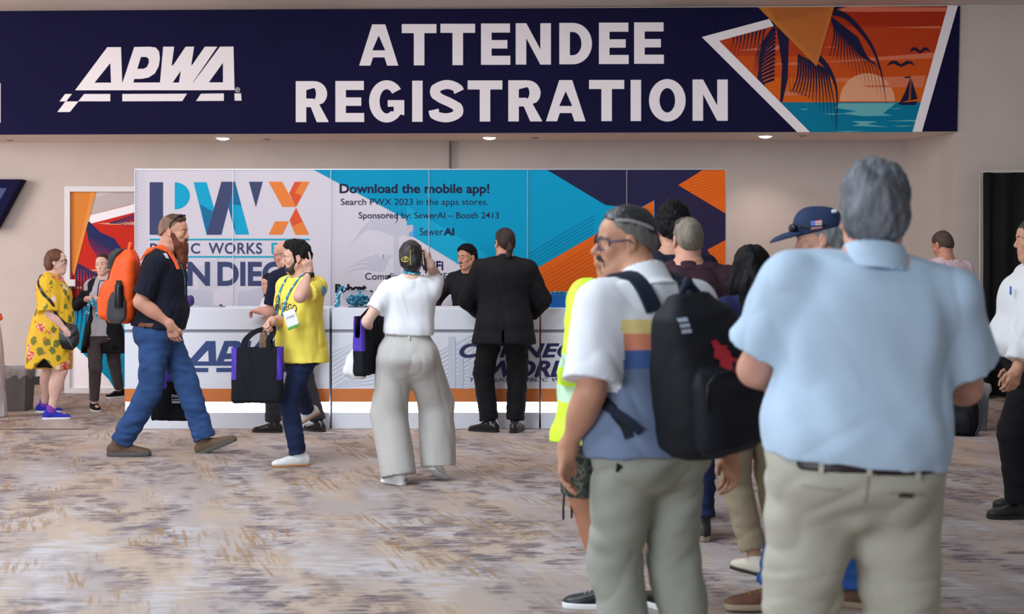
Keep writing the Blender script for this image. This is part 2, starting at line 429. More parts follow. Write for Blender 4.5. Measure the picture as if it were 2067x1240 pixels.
class Person:
    def __init__(s, label, X, Y, yaw, H, sex='m', fat=0.0, lean=0, side=0, twist=0, head=(0,0,0), feet=None, hands=None, drop=0.0, hip=(0,0), headfwd=.02, bow=0, hipw=.095, shw=None, headsize=1.0, skin=(205,160,135), neck=1.0):
        s.sex, s.fat, s.H = sex, fat, H; k = s.k = H/1.75
        s.root = thing('person', label, 'person', (X, Y, 0), math.radians(yaw)); s.yaw = math.radians(yaw); s.X, s.Y = X, Y
        rad = math.radians
        s.P = A3((hip[0], hip[1], (.93-drop)*k))
        RL = rotx(-rad(lean))@roty(rad(side)); s.RP = roty(rad(side*.4))@rotx(-rad(lean*.5))
        s.R = RL@rotz(rad(twist)); ex, ey, ez = s.R.T
        s.ex, s.ey, s.ez = ex, ey, ez
        rows = []
        for z, cx, cy, rx, ry in (FEMALE if sex == 'f' else MALE):
            b = math.exp(-((z-.13)/.13)**2); c = math.exp(-((z-.38)/.12)**2); hb = math.exp(-((z+.05)/.10)**2)
            rows.append((z*k, cx*k, (cy+fat*.045*b+fat*.01*c)*k, (rx+fat*(.075*b+.035*c+.05*hb))*k, (ry+fat*(.095*b+.045*c+.05*hb))*k))
        s.rows = rows
        sw = shw if shw else (.150 if sex == 'f' else .182)
        s.sw = sw*k; s.sh = {}; s.el = {}; s.wr = {}; s.hp = {}; s.kn = {}; s.an = {}
        s.neckb = s.P+ez*.535*k+ey*(-.012)*k
        hd = rotz(rad(twist*.6+head[0]))@rotx(-rad(head[1]))@roty(rad(head[2]))
        s.HR = hd; s.hs = headsize*k*(0.97 if sex == 'f' else 1.0)
        s.hc = s.P+ez*.565*k+nrm(ez*.8+A3((0,0,.6)))*.115*k*neck+rotz(rad(twist*.6))@A3((0,headfwd*k,0))+A3((0,math.sin(rad(bow))*.06,-.02*math.sin(rad(bow))))
        for sd, sg in (('L',-1),('R',1)):
            s.sh[sd] = s.P+ez*.460*k+ex*sg*s.sw+ey*(-.012*k)
            s.hp[sd] = s.P+s.RP@A3((sg*hipw*k, 0, -.01*k))
        feet = feet or {}; s.foot = {}
        for sd, sg in (('L',-1),('R',1)):
            f = dict(x=sg*.11, y=0, yaw=-sg*8, pitch=0, z=0, kp=None); f.update(feet.get(sd, {}))
            if 'px' in f:
                yw = F_PX*HC/(f['px'][1]-HY); q = rotz(-s.yaw)@A3(((f['px'][0]-CX)*yw/F_PX-X, yw-Y, 0)); f['x'], f['y'] = q[0]/k, q[1]/k
            fd = rotz(rad(f['yaw']))@A3((0,1,0)); an = A3((f['x']*k, f['y']*k, .085*k+f['z']*k))
            kp = A3(f['kp']) if f['kp'] is not None else fd*1.0+A3((0,.2,0))
            s.kn[sd], s.an[sd] = two_bone(s.hp[sd], an, .435*k, .425*k, kp)
            FR = rotz(rad(f['yaw']))@rotx(rad(f['pitch'])); s.foot[sd] = (s.an[sd], FR)
        hands = hands or {}; s.hand = {}
        for sd, sg in (('L',-1),('R',1)):
            h = dict(at=None, pole=(sg*.4,-1,0), d=None, n=None, pose='relax'); h.update(hands.get(sd, {}))
            if 'px' in h: h['at'] = s.loc(*h['px'])/k
            at = A3(h['at'])*k if h['at'] is not None else s.sh[sd]+A3((sg*.07,.03,-.545))*k
            s.el[sd], s.wr[sd] = two_bone(s.sh[sd], at, .295*k, .255*k, h['pole'])
            d = nrm(h['d']) if h['d'] is not None else nrm(s.wr[sd]-s.el[sd]+A3((0,.05,0)))
            n = A3(h['n']) if h['n'] is not None else A3((-sg,0,0)); n = nrm(n-d*(n@d))
            s.hand[sd] = (d, n, h['pose'])
        s.skinm = mat('skin_%d_%d_%d' % skin, skin, .5, .07, 14, .12, 260, .35)
        s.skin = skin
    def hl(s, v): return s.hc+s.HR@(A3(v)*s.hs)                       # a point in head coordinates
    def tl(s, v): return s.P+s.R@(A3(v)*s.k)                          # a point in torso coordinates
    def loc(s, px, py, dy=0):                                          # local point from a picture point, dy metres behind the person's own depth
        w = A3(W(px, py, s.Y+dy)); return rotz(-s.yaw)@(w-A3((s.X, s.Y, 0)))
    # ---- hands
    def hand_prims(s, S, sd):
        d, n, pose = s.hand[sd]; k = s.k*(.92 if s.sex == 'f' else 1.0); w = s.wr[sd]; t = np.cross(d, n)*(1 if sd == 'R' else -1)
        curl = {'relax': (.32,.5,.35), 'grip': (1.15,1.45,.9), 'flat': (.05,.08,.05), 'hook': (.75,1.2,.7), 'point': (1.1,1.4,.8), 'pinch': (.75,.85,.5), 'hold': (.55,.75,.5)}[pose]
        S.cone(w-d*.01*k, w+d*.03*k, .027*k, .026*k, k=.02*k, flat=(n, 1.25))
        base = []
        for off, ln, r in ((.031,.074,.0088),(.0105,.081,.009),(-.0105,.075,.0086),(-.030,.059,.0076)):
            b = w+d*(.092-abs(off-.01)*.22)*k+t*off*k
            S.cone(w+d*.022*k+t*off*.55*k, b, .0165*k, .0125*k, k=.012*k)
            base.append((b, ln*k, r*k))
        for i, (b, ln, r) in enumerate(base):
            c = curl if not (pose == 'point' and i == 0) else (.1,.12,.1)
            a = 0; p = b; spread = t*(1.5-i)*.045
            for j, (fr, cu) in enumerate(zip((.46,.30,.24), c)):
                a += cu*(1+.08*i if pose in ('relax','hold') else 1); dd = nrm(d*math.cos(a)+n*math.sin(a)+spread*(1 if j == 0 else .3))
                q = p+dd*ln*fr; S.cone(p, q, r*(1-.08*j), r*(.92-.08*j), k=.004*k); p = q
        tb = w+d*.03*k+t*.024*k+n*.004*k
        f1 = {'grip': .9, 'hook': .55, 'point': .8, 'pinch': .95}.get(pose, .35)
        d1 = nrm(d*.75+t*.75*(1-.5*f1)+n*.55*f1); d2 = nrm(d*.9+t*(.35-.7*f1)+n*.6*f1)
        m = tb+d1*.042*k; e = m+d2*.034*k
        S.cone(w+d*.012*k+t*.012*k, tb, .017*k, .0155*k, k=.016*k).cone(tb, m, .0145*k, .0108*k, k=.01*k).cone(m, e, .0108*k, .0086*k, k=.004*k)
        return w+d*.09*k
    # ---- one continuous body: head, neck, trunk, arms, hands, legs, feet
    def body(s, h=.010, hh=.0045, nose=1.0, jaw=1.0, cheeks=1.0, hands=True, brow=1.0, leg=.88):
        S = Shape(); k, f = s.k, s.fat; R = s.R; m = s.sex == 'm'
        S.loft([(z, cx, cy, rx-(.007*k if z < .45*k else 0), ry-(.007*k if z < .45*k else 0)) for z, cx, cy, rx, ry in s.rows], s.P, R, 2.3, k=.03)
        for sd, sg in (('L',-1),('R',1)):
            sh, el, wr = s.sh[sd], s.el[sd], s.wr[sd]; g = 1.0 if m else .84; g += f*.25
            S.cone(s.tl((sg*.045,-.020,.522)), sh, .042*k*g, .050*k*g, k=.04)
            ud, fd = nrm(el-sh), nrm(wr-el)
            S.cone(sh, el, .056*k*g, .042*k*g, k=.03).ell(sh+ud*.11*k, (.05*k*g,)*2+(.10*k,), s.frame(ud), k=.03)
            S.cone(el, wr, .041*k*g, .0275*k*(.5+.5*g), k=.02).ell(el+fd*.075*k, (.046*k*g,.044*k*g,.10*k), s.frame(fd), k=.03)
            hp, kn, an = s.hp[sd], s.kn[sd], s.an[sd]; lg = (1.0+f*.25+(0 if m else .04))*leg
            td, cd = nrm(kn-hp), nrm(an-kn)
            S.cone(hp, kn, .088*k*lg, .058*k*lg, k=.04).cone(kn, an, .053*k*lg, .038*k, k=.03)
            back = -nrm(np.cross(np.cross(cd, s.foot[sd][1]@A3((0,1,0))), cd))
            S.ell(kn+cd*.13*k+back*.018*k, (.054*k*lg,.054*k*lg,.13*k), s.frame(cd), k=.04)
            S.ell(hp+s.RP@A3((-sg*.01,-.055,-.03))*k, (.084*k*lg,.080*k*lg,.090*k*lg), k=.03)
            a, FR = s.foot[sd]; S.cone(a+FR@A3((0,-.03,-.04))*k, a+FR@A3((0,.13,-.05))*k, .034*k, .026*k, k=.03)
        if not m:
            for sg in (-1,1): S.ell(s.tl((sg*.072,.085+f*.03,.325)), (.058*k*(1+f*.3),.05*k*(1+f*.3),.058*k*(1+f*.2)), R, k=.04)
        # neck and head
        nr = (.058 if m else .047)*(1+f*.22)
        S.cone(s.neckb-s.ez*.02*k, s.hl((0,-.022,-.045)), nr*1.06*k, nr*.98*s.hs, k=.035)
        H = s.HR; q = s.hs; E = lambda c, r, kk=.02, op='u': S.ell(s.hl(c), A3(r)*q, H, kk*q, op)
        C = lambda a, b, ra, rb, kk=.015, op='u': S.cone(s.hl(a), s.hl(b), ra*q, rb*q, kk*q, op)
        E((0,-.014,.036), (.0735,.0945,.0865)); E((0,.028,-.032), (.055+.008*f,.059,.078), .022)
        E((0,.044,.042), (.056,.046,.046), .022)
        for sg in (-1,1):
            C((sg*(.051+.009*f),.004,-.055), (sg*.020,.067,-.098), .018*jaw, .0165*jaw, .02)
            E((sg*.040,.060,-.020), (.024*cheeks,.022,.022), .02)
            C((sg*.012,.084,.025), (sg*.046,.068,.024), .0105*brow, .009, .014)
            E((sg*.031,.098,.003), (.018,.018,.0125), .012, 's')
            E((sg*.031,.0735,.003), (.0155,.0135,.0128), .004)
            S.chain([s.hl((sg*x,y,z)) for x, y, z in ((.016,.0850,.0050),(.026,.0880,.0105),(.037,.0855,.0100),(.047,.0755,.0035))], [.0032*q,.0036*q,.0034*q,.003*q], .004*q); S.chain([s.hl((sg*x,y,z)) for x, y, z in ((.016,.0845,.003),(.026,.0860,-.0055),(.037,.0830,-.0055),(.047,.0755,.0015))], [.0026*q]*4, .004*q)
            E((sg*.0115,.0945,-.031), (.0078*nose,.0095,.0075), .006)
            # ear: outer rim and lobe
            E((sg*.077,-.012,-.004), (.008,.018,.031), .008); C((sg*.077,-.004,-.030), (sg*.072,-.002,-.040), .0085, .006, .008)
            E((sg*.087,-.008,-.002), (.006,.010,.018), .006, 's')
        C((0,.081,.018), (0,.103*nose,-.022), .0072, .0098*nose, .012); E((0,.1025*nose,-.0265), (.0108*nose,.0115*nose,.0098), .008)
        E((0,.070,-.098), (.021*jaw,.019*jaw,.019), .02)
        E((0,.076,-.062), (.034,.018,.022), .022)
        C((-.017,.0875,-.0575), (.017,.0875,-.0575), .005, .005, .006); C((-.014,.0875,-.0685), (.014,.0875,-.0685), .0062, .0062, .006)
        C((-.021,.0960,-.0628), (.021,.0960,-.0628), .0028, .0028, .003, 's')
        if f > .4: E((0,.035,-.105), (.045,.045,.030), .03)
        fine = [(s.hc-A3((.12,.145,.135))*q, s.hc+A3((.12,.145,.13))*q, hh)]
        if hands:
            for sd in 'LR':
                c = s.hand_prims(S, sd); fine.append((c-.105*k, c+.105*k, max(hh, .0045)))
        s.bodyo = sdf(S, 'body', [s.skinm], s.root, h, fine, (), 1)
        return s.bodyo
    def frame(s, d):
        d = nrm(d); a = A3((1,0,0)) if abs(d[0]) < .8 else A3((0,1,0)); y = nrm(np.cross(d, a)); x = np.cross(y, d)
        return np.stack([x, y, d], 1)
    def eyes(s, gaze=(0,0), iris=(70,45,30)):
        W_, I_, B_ = mat('eye_white', (232,228,224), .25), mat('iris_%d' % iris[0], iris, .2), mat('pupil', (10,8,8), .15)
        for sg in (-1,1):
            c = s.hl((sg*.031,.0765,.003)); r = .0126*s.hs; b = MB(); b.sphere((0,0,0), 1, 10)
            V = np.array(b.V)@rotx(-PI/2).T; g = s.HR@rotz(math.radians(gaze[0]))@rotx(math.radians(gaze[1]))
            V = (V@g.T)*r+c; fc = np.array([np.mean([b.V[i][2] for i in f]) for f in b.F])
            fc = fc*(-1) if (rotx(-PI/2)@A3((0,0,1)))[1] < 0 else fc
            mi = np.where(fc > .93, 2, np.where(fc > .78, 1, 0))
            o = mesh_obj('eye', V, b.F, [W_, I_, B_], s.root, True, mi)
    def brows(s, rgb, thick=.0030, raise_=0):
        m = mat('brow_%d_%d' % rgb[:2], rgb, .8)
        for sg in (-1,1):
            S = Shape(); P = [s.hl((sg*x,y,z+raise_)) for x, y, z in ((.012,.0935,.0215),(.024,.0925,.0255),(.036,.0865,.0260),(.046,.0765,.021))]
            S.chain(P, [thick*s.hs*r for r in (.9,1.1,.9,.5)], .004); sdf(S, 'eyebrow', m, s.root, .0025, (), (), 1)
    def lips(s, rgb=(176,100,92)):
        S = Shape(); q = s.hs
        for z, w in ((-.0580,.017),(-.0678,.0145)): S.cone(s.hl((-w,.0885,z)), s.hl((w,.0885,z)), .0046*q, .0046*q, .003).ell(s.hl((0,.0902,z)), A3((.013,.006,.0052))*q, s.HR, .004)
        sdf(S, 'lips', mat('lips_%d_%d' % rgb[:2], rgb, .4), s.root, .0025, (), (), 1)
    def hair(s, rgb, t=.006, style='short', rough=.003, h=.006, line=.070, lz=.076, slope=.85, nape=-.070, top=0, var=.25, name='hair', front=0, seed=0):
        """short hair: a cap over the skull, cut along hairline, temples and nape"""
        m = mat('hair_%d_%d_%d' % rgb, rgb, .6, var, 30, .35, 300, .35 if rgb[0] > 45 else .14, stretch=(1,1,.35))
        S = Shape(); q = s.hs
        S.ell(s.hl((0,-.015,.037)), A3((.0740+t,.0955+t,.087+t+top*.5))*q, s.HR, .02)
        S.ell(s.hl((0,-.050,-.010)), A3((.066+t,.056+t,.070+t))*q, s.HR, .03)
        if top: S.ell(s.hl((0,.015,.075)), A3((.062,.075,.045+top))*q, s.HR, .03)
        if front: S.ell(s.hl((0,.062,.088)), A3((.055,.034,.026+front))*q, s.HR, .02)
        S.cutn(s.hl((0,line+.008,lz)), s.HR@A3((0,1-slope*.25,-slope)), .0045, 75, seed)
        S.cutn(s.hl((0,-.08,nape)), s.HR@A3((0,.25,-1)), .004, 80, seed)
        for sg in (-1,1):
            S.ell(s.hl((sg*.085,-.006,-.008)), A3((.022,.020,.032))*q, s.HR, .006, 's')
        return sdf(S, name, m, s.root, h, (), rough_field(rough, (55,55,38), seed), 1)
    # ---- clothes
    def trow(s, ease, z0, z1, extra=None, clampz=None):
        R = np.array(s.rows); T = cat_table(R)
        if clampz is not None: T = T[T[:,0] >= clampz*s.k]
        zs = np.linspace(z0*s.k, z1*s.k, 14); out = []
        for z in zs:
            r = [np.interp(z, T[:,0], T[:,i]) for i in range(1,5)]; e = ease(z/s.k) if callable(ease) else ease
            ex, ey, cy = extra(z/s.k) if extra else (0,0,0)
            out.append((z, r[0], r[1]+cy*s.k, r[2]+(e+ex)*s.k, r[3]+(e+ey)*s.k))
        return out
    def shirt(s, m, ease=.014, hem=-.08, top=.528, sleeve=.62, sl_r=(.068,.066), extra=None, fold=.008, fs=(11,11,3.5), tilt=.3, name='shirt', h=.009, loose=.0, seed=0, pre=None, hang=.35, hemcut=(), matfn=None, smooth=1, neck=(.062,.058), fine=(), chestk=.05, dispx=()):
        """sleeve: share of the upper arm covered; over 1 goes on along the forearm"""
        S = Shape(); k, f = s.k, s.fat
        T0 = cat_table(s.rows); c36 = [np.interp(.36*k, T0[:,0], T0[:,i]) for i in (2,3,4)]
        def ex(z):
            a = extra(z) if extra else (0,0,0)
            if hang and z < .36:
                g = [np.interp(z*k, T0[:,0], T0[:,i]) for i in (2,3,4)]; a = (a[0]+hang*max(0, c36[1]-g[1])/k, a[1]+hang*max(0, c36[2]-g[2])/k, a[2]+hang*.5*(c36[0]-g[0])/k)
            l = loose*max(0, min(1, (.34-z)/.25)); return (a[0]+l, a[1]+l, a[2])
        S.loft(s.trow(ease, hem, top, ex, -.05), s.P, s.R, 2.35, k=.03)
        if s.sex == 'f':
            for sg in (-1,1): S.ell(s.tl((sg*.072,.088+f*.03,.325)), A3((.066*(1+f*.3),.054*(1+f*.3),.066*(1+f*.2)))*k, s.R, k=.05)
        for sd, sg in (('L',-1),('R',1)):
            sh, el, wr = s.sh[sd], s.el[sd], s.wr[sd]; g = (1 if s.sex == 'm' else .86)+f*.25; r0, r1 = sl_r[0]*k*g, sl_r[1]*k*g
            S.cone(s.tl((sg*.048,-.020,.522)), sh-s.ez*.004, .053*k*g, r0*.90, k=chestk)
            ud, fd = nrm(el-sh), nrm(wr-el)
            if sleeve <= 1:
                e = sh+(el-sh)*sleeve
                S.cone(sh, e+ud*.10*k, r0, r1+(r1-r0)*.4, k=.035, clips=[(e, ud)])
            else:
                e = el+(wr-el)*(sleeve-1); r2 = (sl_r[2] if len(sl_r) > 2 else .045)*k*g
                S.cone(sh, el, r0, r1, k=.035).cone(el, e+fd*.06*k, r1, r2, k=.02, clips=[(e, fd)])
        S.cone(s.neckb, s.hl((0,-.02,-.03)), neck[0]*.90*k*(1+f*.22), neck[1]*.90*k*(1+f*.22), k=.004, op='s')
        for c, n in hemcut: S.cut(c, n)
        if pre: pre(S)
        d = [folds(fold*k, fs, tilt, seed)]+list(dispx) if fold else list(dispx)
        o = sdf(S, name, m, s.root, h, fine, d, smooth, matfn); s.shirto = o
        return o
    def collar(s, m, hgt=.036, r=.066, name='collar', dz=0, flare=.010, tiltd=12, h=.006):
        S = Shape(); k = s.k*(1+s.fat*.22); ax = nrm(s.hl((0,-.02,-.03))-s.neckb); R = rotx(-math.radians(tiltd)); R = s.R@R
        o = s.neckb+s.R@A3((0,0,.004+dz))*s.k
        S.loft([(-.045,0,-.004,(r+flare*1.6)*k,(r+flare*1.6)*k),(-.02,0,0,(r+flare)*k,(r+flare)*k*.98),(.004,0,0,(r+flare*.6)*k,(r+flare*.5)*k),(hgt*s.k,0,0,r*k,r*k)], o, R, 2.1, k=0)
        S.loft([(-.06,0,0,(r-.005)*k,(r-.005)*k),(hgt*s.k+.01,0,0,(r-.005)*k,(r-.005)*k)], o, R, 2.1, k=.002, op='s')
        return sdf(S, name, m, s.root, h, (), (), 1)
    def trousers(s, m, ease=.012, top=.075, thigh=.098, knee=.075, hem=.066, end=1.0, fold=.008, fs=(5,5,12), tilt=.2, name='trousers', h=.010, seed=0, seat=1.0, belt=None, hemw=None, crotch=-.15, fine=(), dispx=(), stack=0.0, legk=.018):
        """end: share of the leg covered, 0.5 at the knee and 1 at the ankle"""
        S = Shape(); k, f = s.k, s.fat; g = 1+f*.28
        tr = s.trow(ease, crotch, top); tr = [(z, cx, cy, rx*w, ry*w) for (z, cx, cy, rx, ry), w in zip(tr, (.45,.72,.88,.96)+(1,)*10)]
        S.loft(tr, s.P, s.RP, 2.3, k=.04)
        S.ell(s.P+s.RP@A3((0,-.012,crotch+.02))*k, A3((.085,.095,.06))*k*g, s.RP, k=.03)
        for sd, sg in (('L',-1),('R',1)):
            hp, kn, an = s.hp[sd], s.kn[sd], s.an[sd]; td, cd = nrm(kn-hp), nrm(an-kn)
            S.ell(hp+s.RP@A3((-sg*.005,-.052,-.03))*k, A3((.098,.092,.105))*k*g*seat, k=.04)
            if end <= .5:
                e = hp+(kn-hp)*end*2; S.cone(hp, e+td*.1*k, thigh*k*g, knee*k*g, k=.018, clips=[(e, td)])
            else:
                gk = (1+f*.18); e = kn+(an-kn)*(end*2-1)
                S.cone(hp, kn, thigh*k*g, knee*k*gk, k=legk)
                S.cone(kn, e+cd*.08*k, knee*k*gk, hem*k, k=.02, clips=[(e, cd)])
        d = [folds(fold*k, fs, tilt, seed)]+list(dispx)
        if stack:                                                      # creases where the cloth piles up over the shoe
            zk = .34*k
            d.append(lambda P, N: stack*np.sin(P[:,2]*95+4*vnoise(P*9))*np.clip((zk-P[:,2])/zk, 0, 1))
        o = sdf(S, name, m, s.root, h, fine, d, 1); s.trouso = o
        if belt:
            B = Shape(); z = top-.02
            rw = s.trow(ease+.005, z-.017, z+.017); B.loft(rw, s.P, s.RP, 2.3, k=0)
            B.loft([(a-.001 if i else a-.01, b, c, d_-.012, e-.012) if i < len(rw)-1 else (a+.01, b, c, d_-.012, e-.012) for i, (a, b, c, d_, e) in enumerate(rw)], s.P, s.RP, 2.3, k=0, op='s')
            sdf(B, 'belt', belt, s.root, .007, (), (), 1)
        return o
    def shoes(s, m, sole=None, style='shoe', len_=1.0, high=0.0, sole_h=.02, sock=None, sock_h=.12, laces=None, wid=1.0, toe=1.0, names='shoe'):
        res = []
        for sd in 'LR':
            a, FR = s.foot[sd]; k = s.k*(.93 if s.sex == 'f' else 1.0); R = np.stack([FR@A3((1,0,0)), FR@A3((0,0,1)), FR@A3((0,1,0))], 1)
            o = a+FR@A3((0,0,-.085))*s.k
            rows = [(-.085,0,.040,.014,.022),(-.072,0,.044,.030,.040),(-.04,0,.048,.036,.050),(0,0,.050,.039,.052),(.05,0,.042,.043,.043),(.105,0,.034,.048,.034),(.15,0,.030,.045,.027*toe),(.178,0,.027,.036,.021*toe),(.194,0,.024,.016,.011)]
            rows = [(z*k*len_, x, y*k, rx*k*wid, ry*k) for z, x, y, rx, ry in rows]
            S = Shape(); S.loft(rows, o, R, 2.4, k=.01); S.cone(o+R@A3((0,.06,-.015))*k, o+R@A3((0,.105+high,-.012))*k, .042*k, .043*k+high*.05, k=.025, clips=[(o+R@A3((0,.105+high,0))*k, R[:,1])])
            S.cut(o+R[:,1]*.006, -R[:,1])
            sh = sdf(S, names, m, s.root, .007, (), (), 1); res.append(sh)
            if sole is not None:
                B = Shape(); B.loft([(z, x, .010*k, rx+.004*k, .060) for z, x, y, rx, ry in rows], o, R, 2.4, k=0); B.cut(o+R[:,1]*sole_h*k, R[:,1]); B.cut(o, -R[:,1])
                b = sdf(B, 'sole', sole, sh, .006, (), (), 1)
            if laces is not None:
                L = MB()
                for i in range(4):
                    z = (.035+.02*i)*k*len_; y = np.interp(z, [r[0] for r in rows], [r[2]+r[4] for r in rows])
                    L.tube([o+R@A3((x*k, y+.002-abs(x)*.35*k, z)) for x in (-.022,-.01,.01,.022)], .0032*k, 6)
                L.build('laces', laces, sh, True)
            if sock is not None:
                B = Shape(); kn = s.kn[sd]; u = nrm(kn-a); e = a+u*sock_h*k
                B.cone(a-u*.02, e+u*.05, .043*k, .052*k, k=.01, clips=[(e, u)]); sdf(B, 'sock', sock, s.root, .008, (), (), 1)
        return res
    def glasses(s, rgb=(20,20,22), r=.0022, wire=False, w=.025, hgt=.019):
        m = mat('glasses_%d_%d' % rgb[:2], rgb, .35); b = MB(); H = s.HR; gl = MB(); q = s.hs
        y0 = .0985
        for sg in (-1,1):
            P = []
            for i in range(20):
                a = 2*PI*i/20; cx = math.copysign(abs(math.cos(a))**.6, math.cos(a)); cz = math.copysign(abs(math.sin(a))**.7, math.sin(a))
                x = sg*.033+cx*w; P.append(s.hl((x, y0-.9*max(0, abs(x)-.03)**1.15*2.2, .003+cz*hgt)))
            b.tube(P, r*q, 6, 0, True)
            gl.add(P, [tuple(range(20)) if sg > 0 else tuple(range(20))[::-1]])
            xo = sg*(.033+w); yo = y0-.9*(abs(xo)-.03)**1.15*2.2
            b.tube([s.hl((xo,yo,.008)), s.hl((sg*.074,.05,.010)), s.hl((sg*.0815,-.004,.010)), s.hl((sg*.081,-.022,-.006))], r*q*1.05, 6)
        b.tube([s.hl((-.009,y0,.008)), s.hl((0,y0+.003,.010)), s.hl((.009,y0,.008))], r*q, 6)
        o = b.build('glasses', m, s.root, True)
        g = mat('lens', (235,240,245), .05); n = g.node_tree.nodes['Principled BSDF']; n.inputs['Transmission Weight'].default_value = 1.0; n.inputs['Alpha'].default_value = .35; n.inputs['IOR'].default_value = 1.1
        gl.build('lens', g, o)
        return o
# ---------------------------------------------------------------- the hall
def structure(o): o['kind'] = 'structure'; return o
wallm = mat('painted_wall', (208,194,186), .75, .03, 3, .05, 60)
ceilm = mat('ceiling_paint', (232,218,208), .8, .02, 3)
def carpet():
    m = bpy.data.materials.new('carpet'); m.use_nodes = True; nt = m.node_tree; b = nt.nodes['Principled BSDF']; L = nt.links
    N = lambda t, **k: (lambda n: ([setattr(n, a, v) for a, v in k.items()], n)[1])(nt.nodes.new(t))
    tc = N('ShaderNodeTexCoord'); mp = N('ShaderNodeMapping'); mp.inputs['Rotation'].default_value = (0, 0, math.radians(-17)); L.new(tc.outputs['Object'], mp.inputs['Vector'])
    def noise(scale, st, detail=3, rough=.55, off=0):
        src = tc.outputs['Object'] if st[0] < .3 else mp.outputs['Vector']
        q = N('ShaderNodeMapping'); q.inputs['Scale'].default_value = st; q.inputs['Location'].default_value = (off, off*.7, 0); L.new(src, q.inputs['Vector'])
        n = N('ShaderNodeTexNoise'); n.inputs['Scale'].default_value = scale; n.inputs['Detail'].default_value = detail; n.inputs['Roughness'].default_value = rough
        L.new(q.outputs['Vector'], n.inputs['Vector']); return n.outputs['Fac']
    def ramp(f, p0, p1):
        r = N('ShaderNodeMapRange'); r.inputs['From Min'].default_value = p0; r.inputs['From Max'].default_value = p1; L.new(f, r.inputs['Value']); return r.outputs['Result']
    def mul(a, c):
        n = N('ShaderNodeMath', operation='MULTIPLY'); L.new(a, n.inputs[0]); (L.new(c, n.inputs[1]) if not isinstance(c, float) else setattr(n.inputs[1], 'default_value', c)); return n.outputs[0]
    def mix(f, a, c):
        n = N('ShaderNodeMix', data_type='RGBA'); L.new(f, n.inputs['Factor'])
        for s, v in ((6, a), (7, c)):
            if isinstance(v, tuple): n.inputs[s].default_value = (*lin(v), 1)
            else: L.new(v, n.inputs[s])
        return n.outputs[2]
    c = mix(ramp(noise(1.5, (1.5,.5,1), 4), .43, .58), (164,152,148), (176,156,140))
    c = mix(mul(ramp(noise(1.7, (1.3,.6,1), 3, off=7), .48, .58), ramp(noise(24, (.16,1.0,1), 3, .6, off=3), .42, .56)), c, (180,173,174))
    col = ramp(noise(1.5, (1.7,.42,1), 3, .5, off=13), .46, .56); blk = ramp(noise(5.5, (.9,.8,1), 3, .6, off=31), .44, .54)
    hatch = ramp(noise(26, (.17,1.0,1), 4, .65, off=5), .41, .54)
    c = mix(mul(mul(mul(col, hatch), blk), .92), c, (98,86,94))
    c = mix(mul(mul(ramp(noise(2.2, (1.5,.5,1), 3, off=57), .50, .60), ramp(noise(40, (.14,1.0,1), 3, .6, off=25), .50, .60)), .8), c, (128,110,106))
    yh = mul(ramp(noise(1.6, (1.4,.6,1), 3, off=41), .51, .60), ramp(noise(36, (1.0,.07,1), 3, .6, off=17), .50, .60))
    c = mix(mul(yh, .8), c, (146,118,88))
    L.new(c, b.inputs['Base Color']); b.inputs['Roughness'].default_value = .95; b.inputs['Specular IOR Level'].default_value = .12
    bp = N('ShaderNodeBump'); bp.inputs['Strength'].default_value = .25; bp.inputs['Distance'].default_value = .006; L.new(noise(220, (1,1,1), 1), bp.inputs['Height']); L.new(bp.outputs['Normal'], b.inputs['Normal'])
    return m
structure(MB().box((-11,-6,-.2),(11,19,0)).build('floor', carpet()))
# the sign wall stands a little skewed to the camera
SP = Vector((-5.947,16.69,0)); SD = Vector((5.031+5.947,16.27-16.69,0)).normalized(); SN = Vector((SD.y,-SD.x,0))
def on_plane(px, py, pt, n):
    d = Vector(((px-CX)/F_PX, 1, -(py-HY)/F_PX)); o = Vector((0,0,HC)); return o+d*((pt-o).dot(n)/d.dot(n))
def sign(px, py, off=0.0): return on_plane(px, py, SP+SN*off, SN)
SOF = 3.0
xa, xb = SP-SD*5.2, Vector((5.031,16.27,0)); bw0, bw1 = Vector((-9.2,17.95,0)), Vector((4.80,17.48,0))
def prism(poly, z0, z1, name, m):
    n = len(poly); V = [(p[0],p[1],z0) for p in poly]+[(p[0],p[1],z1) for p in poly]
    F = [tuple(range(n))[::-1], tuple(range(n, 2*n))]+[(i, (i+1) % n, n+(i+1) % n, n+i) for i in range(n)]
    return structure(mesh_obj(name, V, F, m, None, False))
prism([bw0, bw1, bw1+Vector((0,.3,0)), bw0+Vector((0,.3,0))], 0, 3.4, 'wall_back', wallm)
prism([Vector((4.80,17.48,0)), Vector((4.985,16.72,0)), Vector((5.031,16.27,0)), Vector((5.3,16.27,0)), Vector((5.3,17.6,0))], 0, SOF, 'wall_return', wallm)
prism([Vector((5.031,16.27,0)), Vector((11,16.20,0)), Vector((11,16.6,0)), Vector((5.031,16.6,0))], 0, 4.6, 'wall_right', wallm)
prism([xa, xb, Vector((5.031,18.2,0)), Vector((xa.x,18.6,0))], SOF, 4.6, 'ceiling_soffit', mat('soffit_paint', (240,224,212), .75, .02, 3))
structure(MB().box((-11,8.6,4.43),(11,16.9,4.6)).build('ceiling', ceilm))
prism([xa+SN*.012, xb+SN*.012, xb, xa], 4.385, 4.412, 'trim_1', mat('pale_trim', (196,200,186), .5))
for i, (px, w) in enumerate(((908,.006),)):
    a = on_plane(px, 345, Vector((0,17.7,0)), Vector((0,-1,0)))
    structure(MB().box((a.x-.004,17.60,0),(a.x+.004,17.66,SOF)).build('trim_2', mat('wall_joint', (110,100,95), .8)))
bb = on_plane(125, 780, Vector((0,17.7,0)), Vector((0,-1,0)))
prism([Vector((-9.1,17.92,0)), Vector((4.7,17.45,0)), Vector((4.7,17.40,0)), Vector((-9.1,17.87,0))], 0, .10, 'baseboard_back', mat('black_baseboard', (34,32,34), .6))
